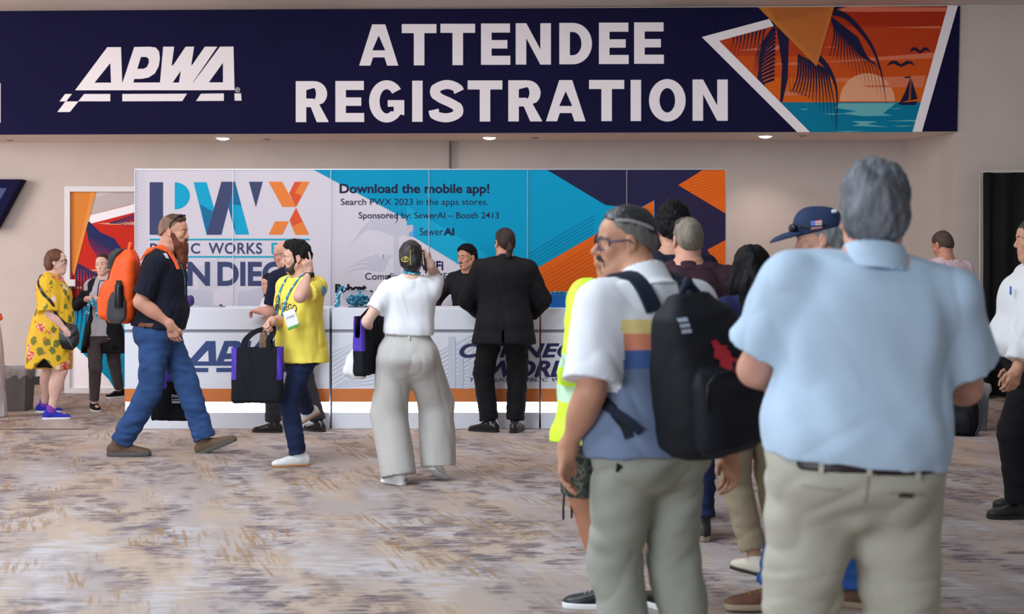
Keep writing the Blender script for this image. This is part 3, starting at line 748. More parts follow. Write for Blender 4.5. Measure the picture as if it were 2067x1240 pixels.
structure(MB().box((-9,13.02,0),(-3.86,13.07,.004)).build('trim_3', mat('carpet_joint', (92,82,76), .9)))
# downlights
def downlight(px, py, lab):
    p = on_plane(px, py, Vector((0,0,SOF)), Vector((0,0,-1)))
    t = thing('downlight', lab, 'ceiling light', p, 0, 'downlights in the soffit under the banner')
    MB().lathe([(.098,0),(.098,-.008),(.078,-.010),(.078,0)]).build('trim_ring', mat('light_trim', (226,218,212), .4), t, True)
    MB().lathe([(.078,-.004),(.06,-.020),(.03,-.027),(.0001,-.029)]).build('diffuser', mat('light_diffuser', (255,250,245), .4, emit=(1,.93,.88), estr=9), t, True)
    d = bpy.data.lights.new('downlight_beam', 'SPOT'); d.energy = 45; d.spot_size = math.radians(120); d.spot_blend = .8; d.color = (1,.87,.80); d.shadow_soft_size = .07
    o = bpy.data.objects.new('downlight_beam', d); COL.objects.link(o); o.location = p+Vector((0,0,-.05)); o.rotation_euler = (0,0,0)
downlight(450, 278, 'round downlight in the soffit under the lettered logo, leftmost of the three')
downlight(988, 277, 'round downlight in the soffit under the word registration, middle of the three')
downlight(1545, 274, 'round downlight in the soffit under the tropical picture, rightmost of the three')
for px, py in ((19,283),(538,281),(1080,278),(1620,274)):
    p = on_plane(px, py, Vector((0,0,SOF)), Vector((0,0,-1))); o = MB().lathe([(.045,0),(.045,-.006),(.02,-.012),(.0001,-.013)], p).build('sprinkler_cover', mat('light_trim2', (150,138,130), .5), None, True)
    tag(o, {19:'small sprinkler cap in the soffit at the far left',538:'small sprinkler cap in the soffit right of the leftmost downlight',1080:'small sprinkler cap in the soffit right of the middle downlight',1620:'small sprinkler cap in the soffit right of the rightmost downlight'}[px], 'sprinkler', 'sprinkler caps in the soffit')

# ---------------------------------------------------------------- flat print: layered polygons on a board
class Art:
    """printed shapes, each a thin layer in front of the one before; mapping turns picture points into points on the board"""
    def __init__(s, fn, step=.0001, base=.001): s.fn = fn; s.V = []; s.F = []; s.M = []; s.mats = []; s.l = base; s.step = step
    def mi(s, m):
        if m not in s.mats: s.mats.append(m)
        return s.mats.index(m)
    def poly(s, pts, m, same=False):
        if not same: s.l += s.step
        n = len(s.V); s.V += [tuple(s.fn(x, y, s.l)) for x, y in pts]; s.F.append(tuple(range(n, n+len(pts)))); s.M.append(s.mi(m)); return s
    def mesh(s, UV, F, m, rect, shear=None):
        s.l += s.step; x0, y0, x1, y1 = rect; n = len(s.V)
        for u, v in UV: s.V.append(tuple(s.fn(x0+(x1-x0)*u, y1+(y0-y1)*v, s.l)))
        s.F += [tuple(i+n for i in f) for f in F]; s.M += [s.mi(m)]*len(F); return s
    def text(s, body, rect, m, shear=0, offset=0, spacing=1.0):
        UV, F, sz = text_geo(body, shear, offset, spacing); return s.mesh(UV, F, m, rect)
    def build(s, name, parent=None):
        o = mesh_obj(name, s.V, s.F, s.mats, parent, False, s.M); return o
def cclip(poly, C):
    for i in range(len(C)):
        (ax, ay), (bx, by) = C[i], C[(i+1) % len(C)]; sd = lambda p: (bx-ax)*(p[1]-ay)-(by-ay)*(p[0]-ax); out = []
        for j in range(len(poly)):
            a, b = poly[j-1], poly[j]; da, db = sd(a), sd(b)
            if (da >= 0) != (db >= 0): u = da/(da-db); out.append((a[0]+u*(b[0]-a[0]), a[1]+u*(b[1]-a[1])))
            if db >= 0: out.append(b)
        poly = out
        if len(poly) < 3: return []
    return poly
def frond(pts, w):
    """a tapering curved blade between picture points"""
    C = curve_pts([(p[0], p[1], 0) for p in pts], 12); L = len(C); a, b = [], []
    for i, c in enumerate(C):
        t = nrm(C[min(i+1, L-1)]-C[max(i-1, 0)]); n = A3((-t[1], t[0], 0)); ww = w*math.sin(PI*(.18+.82*(1-i/(L-1)))*.5+.0)*(1-i/(L-1)*.92)
        a.append((c+n*ww)[:2]); b.append((c-n*ww)[:2])
    return [tuple(p) for p in a+b[::-1]]
navy = mat('banner_navy', (26,25,60), .7, .04, 2, spec=.05); white = mat('print_white', (250,244,248), .6, spec=.2); inkw = white
pnavy = mat('print_navy', (44,52,98), .55); pdark = mat('print_dark_navy', (34,32,64), .6, spec=.12); teal = mat('print_teal', (0,146,186), .6, spec=.12); teal2 = mat('print_light_teal', (20,160,198), .6, spec=.12)
porange = mat('print_orange', (216,96,24), .6, spec=.12); pred = mat('print_red', (205,44,30), .6, spec=.12); ppeach = mat('print_peach', (240,170,140), .6, spec=.12); gold = mat('print_gold', (226,132,30), .6, spec=.12)
APWA = [[(505,606),(722,316),(814,316),(822,555),(889,318),(900,314),(1035,314),(1060,325),(1074,350),(1076,400),(1066,450),(1040,495),(1000,522),(960,530),(904,531),(890,556),(1072,556),(1098,314),(1172,314),(1158,446),(1249,314),(1306,314),(1290,442),(1378,314),(1462,314),(1292,556),(1312,556),(1480,314),(1571,313),(1578,604)]]
def apwa(A, rect, ink, back, full=True):
    """the slanted association logo, drawn once in its own grid and fitted to a box"""
    x0, y0, x1, y1 = rect; f = lambda pts: [(x0+(x-505)/(1578-505)*(x1-x0), y0+(y-313)/(606-313)*(y1-y0)) for x, y in pts]
    P = lambda pts, m=ink: A.poly(f(pts), m)
    P([(505,606),(556,556),(724,316),(814,317),(822,556),(1578,554),(1578,604)]) if False else None
    P([(505,607),(722,317),(814,317),(824,607)])                                     # A
    P([(824,556),(903,316),(1010,314),(1048,320),(1070,345),(1076,392),(1068,445),(1042,494),(1000,521),(955,530),(904,531),(882,607),(810,607)])
    P([(1072,607),(1098,314),(1172,314),(1150,607)]); P([(1110,607),(1120,505),(1249,314),(1306,314),(1288,480),(1200,607)])
    P([(1195,607),(1212,470),(1290,442),(1378,314),(1462,314),(1262,607)])
    P([(1262,607),(1480,314),(1571,313),(1578,606)]); P([(505,607),(548,556),(1576,554),(1578,606)])
    P([(636,556),(742,424),(747,556)], back); P([(924,463),(948,383),(985,383),(1000,396),(1002,420),(990,448),(970,462)], back)
    P([(1162,555),(1217,476),(1204,555)], back); P([(1405,554),(1500,422),(1500,554)], back); P([(890,556),(900,531),(1000,521),(1076,470),(1070,556)], back) if False else None
    P([(1154,446),(1172,314),(1249,314)], back); P([(1286,443),(1306,314),(1378,314)], back)
    P([(823,632),(1258,630),(1226,680),(823,681)]); P([(566,632),(742,632),(742,681),(526,681)]); P([(1352,630),(1506,628),(1506,678),(1319,679)]) 
    P([(438,632),(484,632),(446,681),(400,682)]); P([(440,682),(528,682),(470,753),(386,753)]); P([(1577,628),(1622,628),(1625,677),(1579,677)])

# ---------------------------------------------------------------- the overhead banner
ban = thing('banner', 'long navy overhead banner with white lettering and a tropical sunset picture', 'banner', sign(966,150))
ban.rotation_euler = (0,0,0)
def sgn(px, py, off): return sign(px, py, .03+off)-Vector(ban.location)
Vb = [sgn(-90,22.5,-.02), sgn(1938,12.3,-.02), sgn(1932,265.5,-.02), sgn(-90,272.5,-.02)]
Vf = [sgn(-90,22.5,0), sgn(1938,12.3,0), sgn(1932,265.5,0), sgn(-90,272.5,0)]
mesh_obj('panel', Vb+Vf, [(3,2,1,0)[::-1],(4,5,6,7)[::-1],(0,1,5,4),(1,2,6,5),(2,3,7,6),(3,0,4,7)], navy, ban, False)
lf = lambda x, y, o: sgn(x/3.334, y/3.334, o)
from mathutils.geometry import tessellate_polygon
def arc(cx, cy, rx, ry, a0, a1, n=14): return [(cx+rx*math.cos(math.radians(a)), cy+ry*math.sin(math.radians(a))) for a in np.linspace(a0, a1, n)]
def glyph(ch, w, st):
    """outline loops of a bold block capital, height 1, width w, stroke st"""
    h = st*.86
    if ch == 'I': return [[(0,0),(w,0),(w,1),(0,1)]]
    if ch == 'T': m = w/2; return [[(m-st/2,0),(m+st/2,0),(m+st/2,1-h),(w,1-h),(w,1),(0,1),(0,1-h),(m-st/2,1-h)]]
    if ch == 'E': return [[(0,0),(w,0),(w,h),(st,h),(st,.5-h*.48),(w*.9,.5-h*.48),(w*.9,.5+h*.45),(st,.5+h*.45),(st,1-h),(w*.99,1-h),(w*.99,1),(0,1)]]
    if ch == 'N': return [[(0,0),(st,0),(st,.64),(w-st,0),(w,0),(w,1),(w-st,1),(w-st,.37),(st,1),(0,1)]]
    if ch == 'A': m = w/2; a = st*1.06; return [[(0,0),(a,0),(a+.07*w,.20),(w-a-.07*w,.20),(w-a,0),(w,0),(m+st*.62,1),(m-st*.62,1)], [(m-.165*w,.37),(m+.165*w,.37),(m,.73)]]
    if ch == 'D': return [[(0,0),(w*.42,0)]+arc(w*.42,.5,w*.58,.5,-90,90,18)+[(0,1)], [(st,h)]+[(w*.42,h)]+arc(w*.42,.5,w*.58-st,.5-h,-90,90,18)+[(st,1-h)]]
    if ch == 'O': return [arc(w/2,.5,w/2,.515,0,360,40)[:-1], arc(w/2,.5,w/2-st,.515-h,0,360,40)[:-1]]
    if ch == 'R': b = .385; return [[(0,0),(st,0),(st,b-.02),(w*.46,b-.02),(w-st*1.12,0),(w,0),(w,.02),(w*.72,.43)]+arc(w*.56,.69,w*.40,.31,-48,90,14)+[(0,1)], [(st,b+h-.03),(w*.54,b+h-.03)]+arc(w*.54,.692,w*.40-st,.145,-80,80,10)+[(st,1-h)]]
    if ch == 'G':
        o = arc(w/2,.5,w/2,.515,36,322,30); i = arc(w/2,.5,w/2-st,.515-h,305,40,30)
        return [o+[(w,.16),(w,.53),(w*.53,.53),(w*.53,.37),(w-st,.37),(w-st,.255)]+i]
    if ch == 'S':
        c = curve_pts([(w*.89,.73,0),(w*.80,.84,0),(w*.52,.905,0),(w*.22,.83,0),(w*.16,.70,0),(w*.30,.58,0),(w*.62,.46,0),(w*.84,.34,0),(w*.82,.18,0),(w*.52,.095,0),(w*.18,.15,0),(w*.11,.29,0)], 66)
        L, Rr = [], []
        for q in range(len(c)):
            t = nrm(c[min(q+1,len(c)-1)]-c[max(q-1,0)]); v = A3((-t[1],t[0],0))*(h/2 if abs(t[0]) > .7 else st/2*.98)
            L.append(tuple((c[q]+v)[:2])); Rr.append(tuple((c[q]-v)[:2]))
        return [L+Rr[::-1]]
def capitals(A, spec, x0, y0, y1, X0, X1, m, st):
    """spec: (letter, left, right) in picture columns; top and bottom rows run from (y0, y1) at X0 to the second pair at X1"""
    for ch, l, r in spec:
        u = ((l+r)/2-X0)/(X1-X0); top = y0[0]+(y0[1]-y0[0])*u; bot = y1[0]+(y1[1]-y1[0])*u; hh = bot-top
        for_ = glyph(ch, (r-l)/hh, st); T = tessellate_polygon([[Vector((p[0],p[1],0)) for p in lp] for lp in for_]); P = [p for lp in for_ for p in lp]
        for tri in T:
            q = [(l+P[j][0]*hh, bot-P[j][1]*hh) for j in tri]
            if (q[1][0]-q[0][0])*(q[2][1]-q[0][1])-(q[1][1]-q[0][1])*(q[2][0]-q[0][0]) > 0: q = q[::-1]
            A.poly(q, m, True)
A = Art(sgn); capitals(A, [('A',725,804),('T',811,881),('T',889,959),('E',971,1030),('N',1041,1112),('D',1129,1195),('E',1209,1269),('E',1280,1340)], 0, (49.5,45), (132.8,128.6), 725, 1340, white, .255); A.build('lettering', ban)
A = Art(sgn); capitals(A, [('R',597,663),('E',677,735),('G',745,816),('I',832,853),('S',868,934),('T',944,1014),('R',1026,1094),('A',1102,1182),('T',1189,1260),('I',1273,1294),('O',1310,1384),('N',1398,1469)], 0, (164,160.5), (246.8,243.8), 597, 1469, white, .255); A.build('lettering', ban)
A = Art(sgn); apwa(A, (151.5,94,473.4,182), white, navy); A.text('®', (474.5,176.5,484.5,186.5), white); A.build('logo', ban)
A = Art(sgn); A.poly([(-30,168),(1,168),(1,248),(-30,248)], white); A.build('lettering', ban)
g = lambda x, y: (1380+x/3.0087, y/3.0087)
G = lambda pts: [g(*p) for p in pts]
A = Art(sgn)
FRAME = [(216,248),(548,158),(990,38),(1633,36),(1418,803),(768,803)]
def PG(pts, m, same=False):
    q = cclip(pts, FRAME)
    if len(q) >= 3: A.poly(G(q), m, same)
sky = [mat('sky_red', (176,50,22), .6, spec=.12), mat('sky_rust', (196,66,26), .6, spec=.12), mat('sky_orange', (212,84,26), .6, spec=.12), mat('sky_amber', (226,104,28), .6, spec=.12)]
for i, (y0, y1) in enumerate(((40,160),(160,340),(340,470),(470,640))): PG([(90,y0),(1640,y0),(1640,y1),(90,y1)], sky[i], True)
cl = mat('sky_cloud', (226,124,92), .6, spec=.12)
for pts in ([(900,70),(1000,40),(1600,45),(1590,70),(1100,72)], [(1230,168),(1560,158),(1560,172)], [(860,375),(1530,318),(1530,352),(900,378)], [(330,305),(620,270),(560,310)], [(630,490),(1470,458),(1450,530),(1080,500)], [(600,555),(820,568),(600,585)], [(850,285),(945,285),(900,292)], [(440,390),(760,375),(700,395)]):
    PG(pts, cl)
PG([(1115+168*math.cos(a), 615-170*math.sin(a)) for a in np.linspace(0, PI, 30)], mat('sun_disc', (240,170,130), .6, spec=.12))
PG([(1080,520),(1460,512),(1450,530),(1120,530)], cl)
sea = mat('sea_teal', (0,128,164), .6, spec=.12); sea2 = mat('sea_light', (110,190,196), .6, spec=.12)
PG([(560,622),(1640,620),(1640,805),(560,805)], sea)
for pts in ([(940,628),(1290,626),(1210,690),(1270,702),(1090,706),(960,690),(1050,675),(920,655)], [(1020,735),(1180,738),(1110,755),(1250,772),(1020,765),(1070,752)], [(1220,735),(1420,728),(1410,738)], [(850,690),(1000,690),(900,698)], [(700,662),(760,660),(740,668)], [(920,798),(1100,794),(1000,802)], [(1265,765),(1400,762),(1340,770)], [(1240,660),(1330,655),(1290,662)]):
    PG(pts, sea2)
ink = mat('palm_navy', (30,28,62), .6, spec=.12)
PG([(560,140),(640,200),(632,480),(600,620),(585,620),(598,400)], ink)
for i in range(14):
    t = i/13; PG(frond([(560-t*10,150+t*330),(500-60*t,230+t*300),(440+60*t,330+t*250),(420+140*t,430+190*t)], 8), ink)
for i in range(9): PG(frond([(300+i*24,215-i*6),(300+i*22,260),(275+i*26-i*2,330+(i % 3)*14)], 6), ink)
for i in range(15):
    t = i/14; PG(frond([(900+t*150,105+t*120),(915+t*200,200+t*150),(890+t*300,330+t*90),(880+t*350,330+t*300)], 7), ink)
PG(frond([(900,70),(1000,110),(1130,260),(1200,440),(1230,635)], 22), ink)
for i in range(13):
    t = i/12; PG(frond([(700+t*170,330+t*90),(690+t*200,470+t*40),(650+t*265,560+t*80),(640+t*285,420+t*380)], 7), ink)
PG(frond([(800,330),(880,420),(930,560),(925,805)], 20), ink)
for x, y, s_ in ((1320,385,88),(1435,303,66)):
    PG([(x-s_,y+14),(x-s_*.7,y-14),(x-s_*.35,y-16),(x,y+6),(x+s_*.4,y-16),(x+s_*.7,y-12),(x+s_,y+14),(x+s_*.55,y),(x,y+22),(x-s_*.5,y)], ink)
PG([(1376,470),(1380,470),(1380,612),(1376,612)], ink); PG([(1374,478),(1366,606),(1310,628),(1345,560)], ink); PG([(1384,482),(1420,600),(1382,608)], ink)
PG([(1304,625),(1420,615),(1405,637),(1310,637)], ink); PG([(1334,468),(1376,462),(1376,472),(1345,474)], ink)
A.poly(G([(110,225),(520,115),(548,158),(216,248),(768,803),(690,803)]), white); A.poly(G([(1605,32),(1666,32),(1447,801),(1390,801)]), white)
A.poly(G([(452,44),(914,42),(808,404)]), mat('gold_edge', (206,118,30), .5)); A.poly(G([(500,48),(888,46),(804,372)]), mat('gold_dark', (196,108,28), .5)); A.poly(G([(530,48),(880,46),(700,110),(560,130)]), mat('gold_shade', (184,100,26), .5))
A.build('sunset_picture', ban)

# ---------------------------------------------------------------- far left: wall sign, door panel
Y0 = 17.6
def flat(Y, loc): return lambda px, py, off: W(px, py, Y)-Vector((0, off, 0))-Vector(loc)
p0 = W(-10, 410, 17.6)
ws = thing('wall_sign', 'dark blue pointed sign fixed to the pale wall at the far left', 'sign', (p0.x, 17.78, p0.z))
fn = flat(17.6, ws.location)
poly = [(-70,362),(42.5,362),(-12,462),(-70,462)]
MBv = [fn(x, y, 0) for x, y in poly]+[fn(x, y, -.2) for x, y in poly]
mesh_obj('board', MBv, [(0,1,2,3)[::-1],(4,5,6,7),(0,1,5,4),(1,2,6,5),(2,3,7,6),(3,0,4,7)], navy, ws, False)
A = Art(fn); A.poly([(-70,378),(14,380),(-34,462),(-70,462)], mat('sign_mid_blue', (34,52,112), .5)); A.build('print', ws)
DP = 16.67
dp = thing('display_panel', 'tall framed panel with orange, red and navy palm graphic left of the booth', 'panel', W(205, 793.5, DP))
fd = flat(DP, dp.location)
fr = mat('panel_frame', (222,218,220), .4, .02)
def bar(x0, y0, x1, y1, d0=0, d1=.06, m=fr, name='frame', parent=dp, f=fd):
    P = [(x0,y1),(x1,y1),(x1,y0),(x0,y0)]; V = [f(x, y, d1) for x, y in P]+[f(x, y, d0) for x, y in P]
    return mesh_obj(name, V, [(0,1,2,3),(7,6,5,4),(4,5,1,0),(5,6,2,1),(6,7,3,2),(7,4,0,3)], m, parent, False)
bar(133,377,144,793); bar(144.2,377,282,387.5); bar(144.2,783,282,793.5); bar(144,387,282,783,-.03,.02, mat('panel_face', (214,210,216), .6, spec=.12), 'board')
k = lambda x, y: (130+x/4.769, 360+y/4.769); K = lambda pts: [k(*p) for p in pts]
A = Art(fd, base=.021)
A.poly(K([(64,130),(780,130),(780,1240),(64,1240)]), pred)
for i in range(9): A.poly(K([(300,330-i*22+20),(780,150-i*24+60),(780,158-i*24+60),(300,338-i*22+20)]), mat('panel_grey', (196,186,188), .6, spec=.12)) if False else None
A.poly(K([(250,130),(780,130),(780,245),(640,255),(250,355)]), mat('panel_light', (208,196,194), .6, spec=.12))
for i in range(10): A.poly(K([(250,200+i*16),(780,70+i*16),(780,75+i*16),(250,205+i*16)]), mat('panel_line', (168,152,152), .6, spec=.12))
A.poly(K([(240,360),(655,255),(780,225),(780,300),(655,335),(230,445)]), white)
A.poly(K([(320,436),(780,415),(780,450),(420,445)]), ppeach); A.poly(K([(150,890),(780,845),(780,880),(200,895)]), ppeach); A.poly(K([(60,1040),(250,1050),(250,1062),(60,1060)]), ppeach)
pn = mat('palm_blue', (40,44,96), .6, spec=.12)
for i in range(16):
    t = i/15; A.poly(K(frond([(230+t*240,470+t*110),(250+t*330,620+t*110),(330+t*330,780+t*100),(320+t*420,1020-t*160)], 11)), pn)
A.poly(K(frond([(215,450),(330,540),(470,640),(590,790)], 46)), pn)
for i in range(10): A.poly(K(frond([(100+i*26,800+i*14),(90+i*30,1000),(80+i*34,1240)], 13)), pn)
for i in range(8): A.poly(K(frond([(440+i*34,430-i*12),(560+i*30,440-i*8),(640+i*20,480-i*6)], 7)), pn)
A.poly([(143.5,620),(282,620),(282,784),(143.5,784)], mat('panel_teal', (0,140,176), .6, spec=.12))
for pts in ([(226,625),(282,622),(282,646),(226,648)], [(235,654),(282,650),(282,662),(250,664)]): A.poly(pts, mat('panel_aqua', (120,200,204), .6, spec=.12))
for i in range(5): A.poly(frond([(150+i*8,600),(149+i*9,640),(144+i*7,700)], 3), pn)
A.poly([(143.5,688),(220,765),(232,784),(143.5,784)], white); A.poly([(143.5,660),(143.5,690),(232,784),(242,784)], mat('panel_teal2', (18,120,150), .6, spec=.12)) if False else None
A.poly(K([(64,130),(312,130),(98,940),(78,900)]), mat('panel_gold', (222,134,58), .6, spec=.12)); A.poly(K([(262,130),(312,130),(98,940),(90,905)]), mat('panel_gold_edge', (232,150,70), .6, spec=.12))
A.build('print', dp)
# wall telephone box beside the panel
q = W(140, 596, 16.5)
ph = thing('wall_phone', 'small black wall telephone with coiled cord beside the framed panel', 'telephone', (q.x-.02, 16.57, q.z-.16))
MB().box((-.07,-.05,0),(.05,0,.26)).build('body', mat('phone_black', (36,34,40), .4), ph, bevel=.008)
MB().box((-.05,-.09,.02),(-.015,-.05,.24)).build('handset', mat('phone_black', (36,34,40), .4), ph, bevel=.01)
MB().box((.0,-.056,.05),(.045,-.05,.2)).build('keypad', mat('phone_keys', (120,118,124), .5), ph)
MB().box((-.12,-.02,.26),(.07,.02,.34)).build('shelf', mat('light_trim', (226,218,212)), ph, bevel=.004)
# ---------------------------------------------------------------- the backdrop: six panels
BY = 14.43; xs = [272,470,667.5,865.5,1064.5,1264.5,1465.5]
pwhite = mat('panel_white', (208,202,212), .55, .012, 2, spec=.2); post = mat('aluminium', (190,192,198), .35, metal=.6)
BT, BB = 343, 834.5
labs = ['white backdrop panel with the first half of the show logo, leftmost of the booth wall', 'white backdrop panel with the orange letter, second of the booth wall', 'backdrop panel with white and teal halves and the start of the app notice', 'teal backdrop panel with the end of the app notice behind the suited man', 'teal, navy and orange backdrop panel, fifth of the booth wall', 'navy backdrop panel with orange triangles at the right end of the booth wall']
pans = []
for i in range(6):
    t = thing('backdrop_panel', labs[i], 'display panel', W((xs[i]+xs[i+1])/2, BB, BY), 0, 'panels of the booth backdrop'); pans.append(t)
    f = flat(BY, t.location)
    bar(xs[i]+1, BT, xs[i+1]-.2, BB, -.03, 0, pwhite, 'board', t, f)
    bar(xs[i]+.1, BT, xs[i]+1.0, BB, -.035, .012, post, 'post', t, f); bar(xs[i]+.3, BT-2, xs[i+1]-.3, BT, -.035, .008, post, 'rail', t, f)
    if i == 5: bar(xs[6]-1.2, BT-1.5, xs[6]+.4, BB, -.035, .012, post, 'post', t, f)
def clip(poly, x0, x1):
    for sgn_, x in ((1, x0), (-1, x1)):
        out = []
        for i in range(len(poly)):
            a, b = poly[i-1], poly[i]; ia, ib = sgn_*(a[0]-x) >= 0, sgn_*(b[0]-x) >= 0
            if ia != ib:
                u = (x-a[0])/(b[0]-a[0]); out.append((x, a[1]+u*(b[1]-a[1])))
            if ib: out.append(b)
        poly = out
        if len(poly) < 3: return []
    return poly
arts = [Art(flat(BY, pans[i].location), .0001, .0005) for i in range(6)]
def lift():
    for a in arts: a.l += a.step
def paint(poly, m, same=False):
    for i in range(6):
        q = clip(poly, xs[i]+.9, xs[i+1]-.4)
        if len(q) >= 3: arts[i].poly(q, m, same)
def paint_in(poly, C, m):
    q = cclip(poly, C)
    if len(q) >= 3: paint(q, m, True)
def paint_text(body, rect, m, shear=0, offset=0, spacing=1.0):
    UV, F, _ = text_geo(body, shear, offset, spacing); x0, y0, x1, y1 = rect
    P = [(x0+(x1-x0)*u, y1+(y0-y1)*v) for u, v in UV]
    for i in range(6):
        arts[i].l += arts[i].step
        for fc in F:
            q = clip([P[j] for j in fc], xs[i]+.9, xs[i+1]-.4)
            if len(q) >= 3: arts[i].poly(q, m, True)
z6 = lambda pts: [(260+x/4.0, 330+y/4.0) for x, y in pts]
z8 = lambda pts: [(1040+x/4.0, 330+y/4.0) for x, y in pts]
# grey line pattern and palm shadow on the white panels
gl = mat('print_grey_line', (196,192,206), .6, spec=.12); gs = mat('print_grey_shadow', (190,190,204), .6, spec=.12)
lift()
for i in range(34): paint([(274,352+i*7),(296,345+i*7),(296,346.6+i*7),(274,353.6+i*7)], gl, True)
for i in range(26): paint([(400,540+i*3.4-i),(445,520+i*3.4-i),(445,521.2+i*3.4-i),(400,541.2+i*3.4-i)], gl, True)
paint([(375,582),(430,590),(430,625),(375,625)], gs); paint([(480,590),(560,575),(560,625),(480,625)], gs)
for i in range(11):
    a = -2.9+i*.27; paint(frond([(800,470),(800+60*math.cos(a),480+45*math.sin(a)-8),(800+100*math.cos(a),500+62*math.sin(a)+18)], 8), gs)
for i in range(7):
    a = -3.0+i*.3; paint(frond([(770,545),(770+40*math.cos(a),545+30*math.sin(a)),(770+75*math.cos(a),556+36*math.sin(a))], 5), gs)
paint([(795,470),(803,470),(812,640),(795,640)], gs)
# colour fields
paint([(633,343),(1466,343),(1466,640),(1190,640),(633,343)], teal); paint([(821,415),(1190,640),(1100,640),(821,470)], teal2)
tl2 = mat('print_teal_line', (0,118,158), .6, spec=.12)
lift()
for i in range(9): paint_in([(1066,512+i*7.5),(1200,434+i*7.5),(1200,436.6+i*7.5),(1066,514.6+i*7.5)], [(1066,500),(1225,408),(1225,459),(1066,551)], tl2)
paint([(1040,567),(1320,405),(1320,700),(1040,700)], porange)
ol = mat('print_orange_line', (196,84,24), .6, spec=.12)
lift()
for i in range(26): paint_in([(1066,570+i*8.2),(1320,422+i*8.2),(1320,425+i*8.2),(1066,573+i*8.2)], [(1066,553),(1320,405),(1320,640),(1066,640)], ol)
paint([(1104,343),(1466,343),(1466,640),(1321,560),(1321,404),(1288,422),(1222,414)], pdark)
paint([(1321,430),(1400,385),(1466,432),(1466,482),(1400,520),(1466,560),(1466,640),(1321,640)], mat('print_navy_shade', (40,34,62), .6, spec=.12))
paint([(1419,343),(1466,343),(1466,432),(1369,374)], porange)
lift()
for i in range(16): paint_in([(1360,366-i*0+i*6-30),(1470,303+i*6),(1470,305+i*6),(1360,338+i*6)], [(1419,343),(1466,343),(1466,432),(1369,374)], ol)
paint([(1428,504),(1466,484),(1466,560),(1444,532)], porange)
lift()
for i in range(12): paint_in([(1420,500+i*7),(1470,473+i*7),(1470,475+i*7),(1420,502+i*7)], [(1428,504),(1466,484),(1466,560),(1444,532)], ol)
# show logo
Lg = lambda pts, m: paint(z6(pts), m)
Lg([(168,152),(277,152),(277,577),(168,577)], pnavy)
Lg([(371,152),(400,155)]+[(371+123*math.cos(a), 262-110*math.sin(a)) for a in np.linspace(1.2, -1.45, 16)]+[(371,372)], teal2)
t3 = mat('print_teal_mid', (30,108,152), .6, spec=.12)
Lg([(523,152),(628,152),(700,400),(640,577),(628,577)], teal2); Lg([(575,330),(690,395),(640,577),(628,577)], t3); Lg([(748,148),(858,148),(748,577),(628,577)], pnavy)
Lg([(858,148),(972,575),(862,575),(805,360)], t3); Lg([(832,330),(908,340),(972,575),(862,575)], teal2)
Lg([(970,148),(1082,148),(1026,355)], pnavy)
og = mat('logo_orange', (226,128,62), .6, spec=.12); orr = mat('logo_red_orange', (216,84,50), .6, spec=.12)
Lg([(1128,148),(1238,148),(1350,352),(1240,352)], og); Lg([(1340,148),(1460,148),(1350,352),(1295,240)], orr); Lg([(1395,148),(1460,148),(1400,260),(1340,240)], og)
Lg([(1350,358),(1456,577),(1345,577),(1298,460)], orr); Lg([(1400,470),(1456,577),(1345,577),(1320,510)], og); Lg([(1182,468),(1292,468),(1240,575),(1128,575)], og)
tln = mat('print_teal_rule', (40,160,186), .6, spec=.12)
Lg([(168,608),(1460,608),(1460,622),(168,622)], tln); Lg([(168,748),(1460,748),(1460,762),(168,762)], tln)
paint_text('PUBLIC', (303,491,404,512.5), pnavy, 0, .02, 1.15); paint_text('WORKS', (421,490,529,513), pnavy, 0, .02, 1.1); paint_text('EXPO', (548,490,624,513), tln, 0, .02, 1.1)
paint_text('SAN', (303,528,424,578), pnavy, 0, .035); paint_text('DIEGO', (439,528,624,578), pnavy, 0, .035)
# app notice
paint_text('Download the mobile app!', (685.5,371,988,396), pdark, 0, .028); paint_text('Search PWX 2023 in the apps stores.', (688,401,985,418), pdark, 0, .004)
paint_text('Sponsored by: SewerAI – Booth 2413', (724,428.5,1007,445), pdark, 0, .006)
paint([(820,455),(834,454),(834,478),(820,476)], mat('print_pale', (190,184,196), .6, spec=.12)); paint([(834,455)]+[(834+7*math.sin(a), 466-11*math.cos(a)) for a in np.linspace(0, PI, 10)]+[(834,477)], mat('print_blue', (50,150,214), .6, spec=.12)); paint([(826,470),(834,466),(834,477),(826,477)], mat('print_blue2', (90,170,214), .6, spec=.12))
paint_text('Sewer', (847.5,460,894,475.5), pdark, 0, .002); paint_text('AI', (895,460.5,917,475.5), pdark, 0, .04)
paint_text('WiFi', (848,527,895,546), pdark, 0, .03); paint_text('Complimentary WIFI provided by', (737,551,1010,569), pdark, 0, .004)
paint_text('Bobcat', (676.5,573.5,740,591.5), mat('print_black', (30,26,36), .6, spec=.12), 0, .05, .92); paint_text('Booth', (897,577,936,589), pdark, 0, .004)
for a, t in zip(arts, pans): a.build('print', t)

